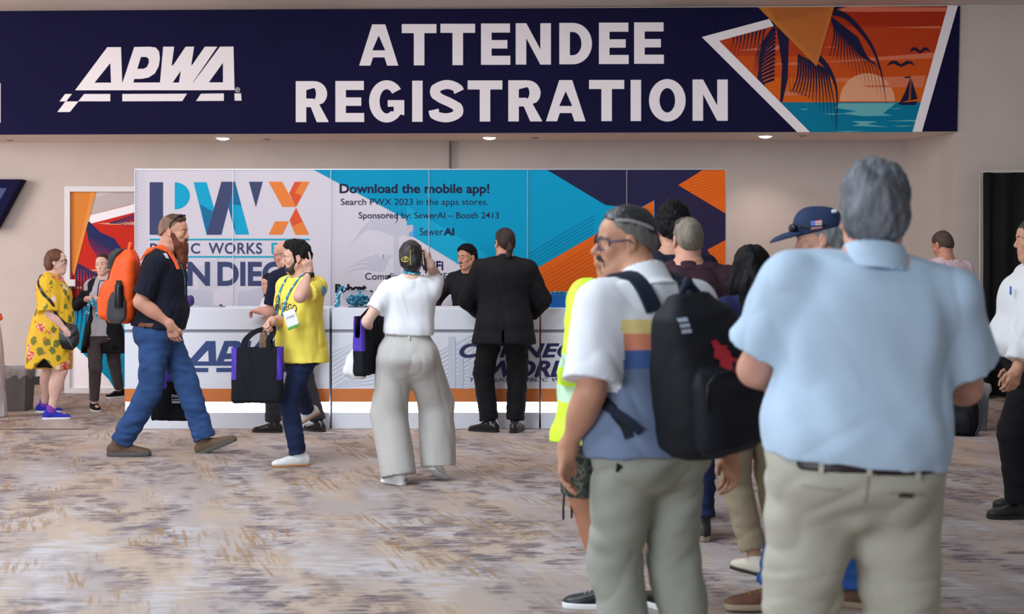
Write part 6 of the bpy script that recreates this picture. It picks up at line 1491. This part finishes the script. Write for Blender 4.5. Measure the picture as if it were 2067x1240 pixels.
# man in the maroon shirt
X, Y = GX(1400, 1090)
P = Person('man with cropped greying hair and glasses in a maroon shirt, back to the camera', X-.03, Y, -3, 1.785, 'm', .60, lean=3, head=(14,6,0), shw=.215, skin=(204,146,124), feet={'R': dict(px=(1416,1089), yaw=12), 'L': dict(px=(1330,1088), yaw=-8)}, hands={'R': dict(px=(1462,800,.0), pole=(.5,-1,0)), 'L': dict(at=(-.22,.22,1.0))})
P.body(.010, .0045); P.eyes(); P.brows((80,66,60)); P.lips(); P.glasses((24,22,26), .0022)
P.hair((122,110,98), t=.0035, rough=.0012, line=.060, nape=-.066, var=.4); S = Shape(); q = P.hs; S.ell(P.hl((0,.0,.085)), A3((.066,.075,.046))*q, P.HR, .02); sdf(S, 'top_hair', mat('hair_70_60_58', (70,60,56), .6, .3, 40, .3, 300), P.root, .006, (), rough_field(.003, (60,60,40)))
mr = cloth('shirt_maroon', (58,34,44), .06); P.shirt(mr, .020, hem=-.16, sleeve=1.85, sl_r=(.076,.070,.054), fold=.009, seed=46, hang=.6); P.collar(mr, .030, .066, tiltd=16)
P.trousers(denim('denim_dark', (32,42,74)), .014, .03, .10, .080, .076, .97, .009, seed=7, stack=.005); P.shoes(mat('boot_black', (34,28,28), .5, .15, 20), mat('boot_sole_tan', (140,122,104), .7), high=.04, sole_h=.035, len_=1.05)
a = P.tl((.215,.0,.0)); MB().tube([a, a+A3((.01,.0,-.04)), a+A3((.012,.01,-.09))], .012, 7).build('key_strap', mat('strap_dark', (40,40,36), .6), P.root, True)

# woman with long black hair
X, Y = GX(1512, 1155)
P = Person('woman with long black hair and khaki trousers beside the heavy man in pale blue', X+.01, Y, 12, 1.62, 'f', .25, head=(8,0,0), skin=(200,150,126), feet={'L': dict(px=(1524,1158), yaw=18), 'R': dict(px=(1580,1150), yaw=-6)}, hands={'L': dict(at=(-.16,.28,.98)), 'R': dict(at=(.16,.28,.98))})
P.body(.012, .005); P.eyes(); P.brows((24,18,18)); P.lips()
lh = mat('hair_long_black', (14,12,15), .55, .3, 24, .5, 140, .14, stretch=(1,1,.2)); S = Shape(); q = P.hs
S.ell(P.hl((0,-.016,.040)), A3((.090,.110,.098))*q, P.HR, .02); S.chain([P.hl((0,-.045,.02)), P.hl((-.01,-.085,-.10)), P.hl((-.02,-.095,-.22)), P.hl((-.03,-.085,-.34))], [.092*q,.098*q,.092*q,.05*q], .03)
for sg in (-1,1): S.chain([P.hl((sg*.075,-.01,.02)), P.hl((sg*.098,-.01,-.10)), P.hl((sg*.105,-.0,-.22)), P.hl((sg*.095,.01,-.34))], [.034*q,.042*q,.042*q,.02*q], .03)
S.cut(P.hl((0,.062,.07)), P.HR@A3((0,1,-.3))); sdf(S, 'hair', lh, P.root, .007, (), rough_field(.007, (36,36,8), 6), 1)
P.shirt(cloth('blouse_navy', (34,38,74), .06), .016, hem=.0, sleeve=.9, sl_r=(.078,.082), seed=47)
P.trousers(cloth('chino_khaki', (158,142,118), .05), .016, .085, .112, .082, .070, .96, .008, belt=mat('belt_black', (26,24,26), .4), seed=9, seat=1.06); P.shoes(mat('flat_cream', (206,196,180), .6), dark_sole)

# man in the cap
X, Y = GX(1664, 1236)
P = Person('man in a navy cap, jeans and brown moccasin shoes behind the pale blue shirt', X, Y, 84, 1.765, 'm', .2, head=(-4,8,0), skin=(214,160,138), feet={'L': dict(px=(1560,1233), yaw=8, kp=(0,1,0)), 'R': dict(px=(1738,1226), yaw=-20)}, hands={'L': dict(at=(-.2,.25,1.0)), 'R': dict(at=(.2,.25,1.0))})
P.body(.012, .0045); P.eyes(); P.brows((120,100,90)); P.lips(); P.hair((132,134,138), t=.008, nape=-.075, rough=.004, var=.4)
cpm = mat('cap_navy', (28,46,82), .75, .08, 8, .3, 400); S = Shape(); q = P.hs
S.ell(P.hl((0,-.012,.050)), A3((.088,.108,.092))*q, P.HR, .01).ell(P.hl((0,.035,.075)), A3((.072,.066,.068))*q, P.HR, .03); S.cut(P.hl((0,0,.034)), P.HR@A3((0,-.10,-1))); S.ell(P.hl((0,-.125,.062)), A3((.040,.05,.040))*q, P.HR, .004, 's')
cap = sdf(S, 'cap', cpm, P.root, .005, (), (), 1)
S = Shape(); S.ell(P.hl((0,.118,.022)), A3((.088,.095,.030))*q, P.HR@rotx(-.10), .005); S.ell(P.hl((0,.114,.006)), A3((.10,.105,.034))*q, P.HR@rotx(-.10), .004, 's'); S.cut(P.hl((0,.052,.03)), P.HR@A3((0,-1,0))); sdf(S, 'cap_brim', cpm, cap, .005, (), (), 1)
cv = bvh(cap)
ribbon('cap_strap', [P.hl((-.075,-.10,.036)), P.hl((-.03,-.125,.03)), P.hl((.03,-.125,.03)), P.hl((.075,-.10,.036))], .018, .004, cpm, cap, None, 0, 12, normal=tuple(P.HR@A3((0,-1,0))))
fl = P.hl((-.3,.024,.060)); ux, uy = P.HR@A3((0,1,0))*.047*q, P.HR@A3((0,-.08,1))*.038*q; dr = P.HR@A3((1,0,0)); fo = P.hl((-.3,-.014,.044))
for i in range(7):
    decal('flag_stripe', [(u/6, (i+v)/7) for u in range(7) for v in (0,1)], [(2*u, 2*u+1, 2*u+3, 2*u+2) for u in range(6)], mat('flag_red', (196,70,74), .7) if i % 2 == 0 else mat('flag_white', (226,220,222), .7), cap, fo, ux, uy, dr, cv, .002)
decal('flag_corner', [(.62+.38*u/3, .43+.57*v) for u in range(4) for v in (0,1)], [(2*u, 2*u+1, 2*u+3, 2*u+2) for u in range(3)], mat('flag_blue', (90,120,200), .7), cap, fo, ux, uy, dr, cv, .0035)
S = Shape(); S.box(P.hl((-.066,-.075,.110)), A3((.006,.012,.008))*q, .003, P.HR); sdf(S, 'cap_label', mat('label_pale', (210,220,232), .6), cap, .004)
sgm = mat('sunglass_black', (16,16,18)); so = None
for sg in (-1,1):
    S = Shape(); S.ell(P.hl((sg*.036,.108,.062)), A3((.034,.013,.022))*q, P.HR@rotz(-sg*.35), .01); o = sdf(S, 'sunglasses' if so is None else 'lens', sgm, P.root if so is None else so, .005); so = so or o
MB().tube([P.hl(v) for v in ((-.070,.085,.066),(-.092,.03,.058),(-.094,-.03,.056))], .004, 6).build('temple', sgm, so, True); MB().tube([P.hl(v) for v in ((.070,.085,.066),(.092,.03,.058),(.094,-.03,.056))], .004, 6).build('temple', sgm, so, True)
P.shirt(cloth('shirt_grey', (120,124,130)), .016, sleeve=.8, seed=48); P.trousers(denim('denim_blue', (52,92,160)), .014, .03, .10, .080, .080, .985, .009, seed=10, stack=.006)
P.shoes(mat('moccasin_brown', (110,72,56), .6, .2, 20), mat('moccasin_sole', (168,148,122), .7), laces=mat('lace_tan', (170,116,40), .6), len_=1.10, sole_h=.028)

# man with the black backpack, near
P = Person('man with glasses in a white polo with stripes, black backpack on, facing left', (1312-CX)/590, F_PX/590, 31, 1.735, 'm', .50, lean=4, head=(60,4,-2), hip=(-.0,.0), shw=.195,
    hands={'L': dict(px=(1146,905,-.03), pole=(-.3,-1,0), pose='relax', d=(-.12,.10,-1), n=(.55,-.75,0)), 'R': dict(at=(.34,-.02,.86), pole=(.6,-1,0))}, feet={'L': dict(px=(1285,1430), yaw=4), 'R': dict(px=(1405,1428), yaw=-14)}, skin=(196,142,114), headfwd=.10, headsize=1.0)
P.body(.009, .0034, nose=1.10, jaw=1.02); P.eyes(); P.brows((38,30,28), .0034); P.lips((160,98,84)); P.glasses((54,64,92), .0030, w=.027, hgt=.020)
fade = mat('hair_fade', (112,102,98), .6, .25, 26, .25, 320); S = Shape(); q = P.hs
P.hair((112,104,100), t=.0028, line=.050, slope=1.0, nape=-.072, rough=.0008, name='faded_hair', var=.3, h=.005)
S.ell(P.hl((0,-.012,.052)), A3((.0735,.100,.083))*q, P.HR, .02).ell(P.hl((0,-.075,.02)), A3((.058,.042,.055))*q, P.HR, .03); S.cut(P.hl((0,.062,.085)), P.HR@A3((0,1,-.9))); S.cut(P.hl((0,.03,.076)), P.HR@A3((0,.42,-1)))
th_ = sdf(S, 'top_hair', mat('hair_slick', (34,32,36), .3, .3, 30, .4, 200, .5, stretch=(1,.2,1)), P.root, .005, (), rough_field(.0025, (70,14,70)), 1)
pt_ = mat('hair_part', (150,146,146), .6)
for sg in (-1,1): ribbon('parting', [P.hl((sg*.075,.050,.090)), P.hl((sg*.085,.01,.086)), P.hl((sg*.085,-.05,.070)), P.hl((sg*.065,-.105,.045))], .010, .002, pt_, P.root, bvh(th_), .0005, 20)
mm = mat('moustache_dark', (46,36,34), .7, .3, 50, .3, 300); S = Shape()
S.chain([P.hl((-.030,.084,-.060)), P.hl((-.014,.0965,-.049)), P.hl((0,.100,-.047)), P.hl((.014,.0965,-.049)), P.hl((.030,.084,-.060))], [.006*q,.0090*q,.0080*q,.0090*q,.006*q], .004); sdf(S, 'moustache', mm, P.root, .0035, (), rough_field(.001, (90,90,60)))
S = Shape(); S.ell(P.hl((0,.080,-.098)), A3((.022,.016,.018))*q, P.HR, .02).ell(P.hl((0,.093,-.080)), A3((.008,.006,.009))*q, P.HR, .01)
for sg in (-1,1): S.cone(P.hl((sg*.030,.084,-.064)), P.hl((sg*.024,.078,-.092)), .0045*q, .007*q, .01)
sdf(S, 'goatee', mat('goatee_grey', (74,64,58), .7, .3, 50, .3, 300), P.root, .0035, (), rough_field(.001, (80,80,60)))
def stripes():
    m = bpy.data.materials.new('striped_polo'); m.use_nodes = True; nt = m.node_tree; b = nt.nodes['Principled BSDF']; L = nt.links; b.inputs['Roughness'].default_value = .8
    tc = nt.nodes.new('ShaderNodeTexCoord'); sp = nt.nodes.new('ShaderNodeSeparateXYZ'); L.new(tc.outputs['Object'], sp.inputs[0])
    mp = nt.nodes.new('ShaderNodeMath'); mp.operation = 'DIVIDE'; mp.inputs[1].default_value = 2.0; L.new(sp.outputs['Z'], mp.inputs[0])
    r = nt.nodes.new('ShaderNodeValToRGB'); r.color_ramp.interpolation = 'CONSTANT'; L.new(mp.outputs[0], r.inputs['Fac']); e = r.color_ramp.elements
    Z = lambda py: (HC-(py-HY)/590-.012)/2
    e[0].position = 0; e[0].color = (*lin((110,124,152)),1); e[1].position = Z(735); e[1].color = (*lin((72,100,158)),1)
    for z, c in ((Z(698),(232,144,110)),(Z(664),(238,212,140)),(Z(637),(232,232,236))): x = e.new(z); x.color = (*lin(c),1)
    # the sleeves are plain white: away from the trunk axis the stripes stop
    xx = nt.nodes.new('ShaderNodeMath'); xx.operation = 'ABSOLUTE'; L.new(sp.outputs['X'], xx.inputs[0]); gt = nt.nodes.new('ShaderNodeMath'); gt.operation = 'GREATER_THAN'; gt.inputs[1].default_value = .0; L.new(xx.outputs[0], gt.inputs[0])
    L.new(r.outputs['Color'], b.inputs['Base Color'])
    n2 = nt.nodes.new('ShaderNodeTexNoise'); n2.inputs['Scale'].default_value = 420; bp_ = nt.nodes.new('ShaderNodeBump'); bp_.inputs['Strength'].default_value = .2; bp_.inputs['Distance'].default_value = .004; L.new(tc.outputs['Object'], n2.inputs['Vector']); L.new(n2.outputs['Fac'], bp_.inputs['Height']); L.new(bp_.outputs['Normal'], b.inputs['Normal'])
    return m
pw = cloth('polo_white', (232,232,237), .015); stp = stripes(); k = P.k
def near_arm(C):
    out = np.zeros(len(C), int)
    for sd in 'LR':
        a, b_ = P.sh[sd], P.el[sd]; ba = b_-a; pr = ((C-a)@ba)/(ba@ba); h = np.clip(pr, .0, 1.3); d = np.linalg.norm(C-a-h[:,None]*ba, axis=1)/(.085*k)
        q_ = (C-P.P)@P.R; tr = np.array(P.trow(.03, -.1, .52)); rx = np.interp(q_[:,2], tr[:,0], tr[:,3]); ry = np.interp(q_[:,2], tr[:,0], tr[:,4]); tn = np.sqrt((q_[:,0]/rx)**2+(q_[:,1]/ry)**2); out |= ((d < tn*1.12) & (np.abs(q_[:,0]) > .12) & (pr < .97)).astype(int)
    return out
P.shirt(stp, .026, hem=-.055, sleeve=.90, sl_r=(.080,.094), hang=.5, extra=lambda z: (.016*min(1,max(0,(.10-z)/.1)),)*2+(0,), fold=.008, seed=51, matfn=near_arm, h=.0085, fs=(9,9,3), tilt=.5)
P.shirto.data.materials.append(pw)
P.collar(pw, .052, .070, tiltd=20, flare=.016, h=.005)
tg = cloth('trousers_sage', (158,158,146), .04); P.trousers(tg, .010, .01, .106, .088, .084, 1.0, .010, fs=(5,5,10), seed=52, tilt=.5, seat=1.03, h=.009)
sv = bvh(P.trouso); ribbon('back_pocket', [P.loc(1270,903,-.19), P.loc(1290,905,-.20), P.loc(1314,910,-.20)], .018, .002, mat('pocket_black', (20,20,24), .6), P.root, sv, .006, 10)
P.shoes(black_sh, dark_sole)
S = Shape(); tb = P.el['L']+(P.wr['L']-P.el['L'])*.25
pb = cloth('pack_black', (20,22,28), .12, .25, 380, .6); pb2 = cloth('pack_black_pocket', (24,26,34), .12, .25, 380, .55)
bp, c, R, bo = backpack(P, 'large black backpack with red print on the man in the striped polo', .0, .225, .315, .25, .53, pb, pb2, tilt=7, yb=-.150, ease=.026, strapm=cloth('pack_strap', (30,36,54), .1, .2, 400, .6), roll=-9)
rv = bvh(*[o for o in bp.children if o.name.startswith(('body','front_pocket'))]); red = mat('pack_red', (170,32,44), .6)
rg = random.Random(5)
ring = lambda n, r0, sd: [(math.cos(2*PI*i/n)*r0*(1+.35*math.sin(i*2.1+sd)), math.sin(2*PI*i/n)*r0*(1+.3*math.cos(i*1.7+sd))) for i in range(n)]
for dx, dz, r0, sd in ((.0,.085,.026,0),(.018,.045,.034,2),(-.015,.112,.014,4)):
    decal('red_print', ring(12, r0, sd), [tuple(range(12))], red, bp, c+R@A3((dx,-.4,dz))*k, R[:,0]*1.0, R[:,2]*1.0, R[:,1], rv, .004)
for i in range(3):
    decal('strap_logo', [(0,0),(1,0),(1,1),(0,1)], [(0,1,2,3)], mat('logo_pale', (150,158,172), .6), bp, c+R@A3((-.115,-.4,.195-.018*i))*k, R[:,0]*.03, R[:,2]*.012, R[:,1], rv, .004)
ribbon('strap_tail', [P.tl((-.185,-.01,.17)), P.tl((-.195,-.03,.08)), P.tl((-.185,-.06,-.03)), P.tl((-.175,-.08,-.085))], .032, .005, pb, bp, bvh(P.shirto, P.trouso), .006, 24)
ribbon('strap_tail', [P.tl((-.155,-.115,.02)), P.tl((-.185,-.05,.12)), P.tl((-.18,.03,.20))], .030, .005, pb, bp, bvh(P.shirto), .005, 20)

# heavy man in the pale blue polo, nearest
P = Person('heavy grey haired man in a pale blue polo and khaki trousers, nearest the camera', (1733-CX)/711, F_PX/711, -3, 1.825, 'm', .62, lean=0, side=5, hip=(-.01,0), head=(-8,2,2), shw=.214, hipw=.105,
    hands={'L': dict(at=(-.16,.36,1.12), pole=(-.75,-.15,-1), pose='hold', d=(.5,.8,.1), n=(.2,0,-1)), 'R': dict(at=(.24,.36,1.14), pole=(.45,-.15,-1), pose='hold', d=(-.5,.8,.1), n=(-.2,0,-1))}, feet={'L': dict(x=-.15), 'R': dict(x=.15)}, skin=(206,150,128), headsize=1.05, neck=.84)
P.body(.010, .0045, cheeks=1.1); P.eyes(); P.brows((110,104,100)); P.lips()
gh = mat('hair_grey', (104,106,112), .55, .5, 26, .6, 190, .3, stretch=(1,1,.35)); S = Shape(); q = P.hs
S.ell(P.hl((0,-.016,.042)), A3((.087,.108,.100))*q, P.HR, .02).ell(P.hl((0,-.056,-.012)), A3((.080,.062,.072))*q, P.HR, .03).ell(P.hl((0,.0,.085)), A3((.076,.085,.062))*q, P.HR, .03)
S.cut(P.hl((0,.072,.08)), P.HR@A3((0,1,-.7))); S.cut(P.hl((0,-.08,-.076)), P.HR@A3((0,.2,-1)))
for sg in (-1,1): S.ell(P.hl((sg*.095,.0,-.015)), A3((.024,.026,.036))*q, P.HR, .008, 's')
sdf(S, 'hair', gh, P.root, .005, (), [rough_field(.006, (34,34,16), 9), rough_field(.004, (100,100,30), 2)], 1)
pbm = cloth('polo_pale_blue', (186,205,224), .02, .2, 600); k = P.k
P.shirt(pbm, .018, hem=-.005, sleeve=.72, sl_r=(.078,.098), hang=.5, extra=lambda z: (.030*math.exp(-((z-.10)/.13)**2)+.014*math.exp(-((z-.30)/.12)**2)+.004,.03*math.exp(-((z-.06)/.10)**2)+.01,0), fold=.012, fs=(6,6,2.2), tilt=.25, seed=61, h=.009, neck=(.070,.066), dispx=[folds(.006, (5,5,12), .6, 9, wl=lambda P_: np.exp(-((P_[:,2]-1.0)/.12)**2))])
P.collar(pbm, .040, .072, tiltd=14, flare=.014, h=.005)
kh = cloth('trousers_khaki', (186,180,164), .04, .25, 500); P.trousers(kh, .020, .02, .114, .096, .094, 1.0, .010, fs=(4,4,9), tilt=.4, seed=63, belt=mat('belt_oxblood', (44,28,32), .4), h=.010, crotch=-.15, legk=.045, dispx=[folds(.006, (4,4,16), .25, 5, wl=lambda P_: np.clip((.75-P_[:,2])/.15, 0, 1))])
tv = bvh(P.trouso); bl = P.trouso
for x in (-.13,.0,.14): ribbon('belt_loop', [P.tl((x,-.21,.028)), P.tl((x,-.21,-.018))], .014, .004, kh, P.root, tv, .012, 5)
sm_ = mat('seam_khaki', (164,158,142), .8)
ribbon('seam', [P.tl((0,-.20,.0)), P.tl((0,-.20,-.06)), P.tl((0,-.20,-.11))], .004, .002, sm_, P.root, tv, .0022, 16)
for sg in (-1,1):
    ribbon('pocket_seam', [P.tl((sg*.065,-.215,-.075)), P.tl((sg*.115,-.20,-.073)), P.tl((sg*.17,-.16,-.066))], .004, .002, sm_, P.root, tv, .0022, 14)
ribbon('pocket_label', [P.tl((.095,-.21,-.082)), P.tl((.115,-.205,-.081)), P.tl((.135,-.19,-.080))], .014, .002, mat('label_dark', (70,60,58), .6), P.root, tv, .003, 8)
P.shoes(mat('shoe_brown', (70,52,44), .5), dark_sole)

# man in the pink shirt, far right
X, Y = (1916-CX)*13.48/F_PX, 13.48
P = Person('man in a pale pink short sleeved shirt with bowed head, far right by the curtain', X, Y, 22, 1.83, 'm', .40, lean=7, head=(10,26,0), shw=.205, skin=(190,134,110), hands={'R': dict(px=(1975,705,-.02), pole=(.4,-1,0)), 'L': dict(at=(-.16,.30,1.0))})
P.body(.011, .005); P.eyes(); P.brows((60,46,40)); P.lips(); P.hair((72,56,50), t=.005, rough=.002)
pk = cloth('shirt_pink', (216,190,200), .05, .2, 400); n_ = pk.node_tree.nodes['Noise Texture']; n_.inputs['Scale'].default_value = 90
P.shirt(pk, .018, hem=-.12, sleeve=.80, sl_r=(.074,.086), seed=71, hang=.6); P.collar(pk, .032, .064); P.trousers(cloth('slacks_charcoal', (48,48,54)), .012); P.shoes(black_sh, dark_sole)
fy = 12.62; fx = (1940-CX)*fy/F_PX
t = thing('backpack', 'black rucksack standing on the floor in front of the grey bin on the right', 'backpack', (fx, fy, 0), -.5)
S = Shape(); S.loft([(0,0,0,.13,.085),(.06,0,0,.155,.11),(.2,0,.0,.155,.105),(.36,0,.02,.13,.085),(.45,0,.035,.08,.05),(.48,0,.04,.03,.02)], n=3, k=.01); o = sdf(S, 'body', pb, t, .009, (), folds(.006, (9,9,9)))
S = Shape(); S.loft([(.03,0,-.10,.10,.03),(.14,0,-.105,.11,.04),(.22,0,-.09,.08,.02)], n=3, k=.01); sdf(S, 'front_pocket', pb2, t, .009)
ribbon('strap', [(.14,-.06,.40),(.175,-.05,.25),(.17,-.05,.1),(.14,-.06,.02)], .035, .008, mat('strap_grey', (70,72,78), .6), t, normal=(1,-.3,0), n=20); ribbon('handle', [(-.03,.03,.46),(0,.03,.52),(.03,.03,.46)], .02, .008, pb, t, normal=(0,1,0), n=12)

# man in the white shirt at the right edge
X, Y = (2090-CX)/338.6, F_PX/338.6
P = Person('man in a white long sleeved shirt and black trousers cut by the right edge', X, Y, 84, 1.80, 'm', .85, lean=-1, head=(-2,4,0), skin=(198,146,118), hands={'L': dict(px=(2044,775,-.30), pole=(.1,-1,-.3), pose='relax', d=(-.05,.35,-1), n=(.9,.3,0)), 'R': dict(at=(.3,.05,.86))}, feet={'L': dict(px=(2060,1047), yaw=6), 'R': dict(px=(2072,1028), yaw=-4)})
P.body(.010, .0045); P.eyes(); P.brows((60,48,44)); P.lips(); P.hair((52,44,44), t=.007, rough=.004)
wh = cloth('shirt_white', (228,228,230), .02, .2, 500); P.shirt(wh, .024, hem=.0, sleeve=1.86, sl_r=(.080,.078,.066), fold=.010, seed=81, extra=lambda z: (.02*math.exp(-((z-.08)/.1)**2),.04*math.exp(-((z-.08)/.09)**2),.01), hang=.6); P.collar(wh, .036, .066)
P.trousers(cloth('slacks_black', (20,20,24)), .016, .03, .106, .086, .080, .985, .006, belt=mat('belt_black', (26,24,26), .4), seed=82); P.shoes(mat('shoe_black_dull', (26,24,26), .5), dark_sole)
a = P.loc(2040,578,-.16); MB().tube([a, a+A3((0,0,-.05))], .006, 7).build('pen', mat('pen_blue', (60,110,200), .4), P.root, True)
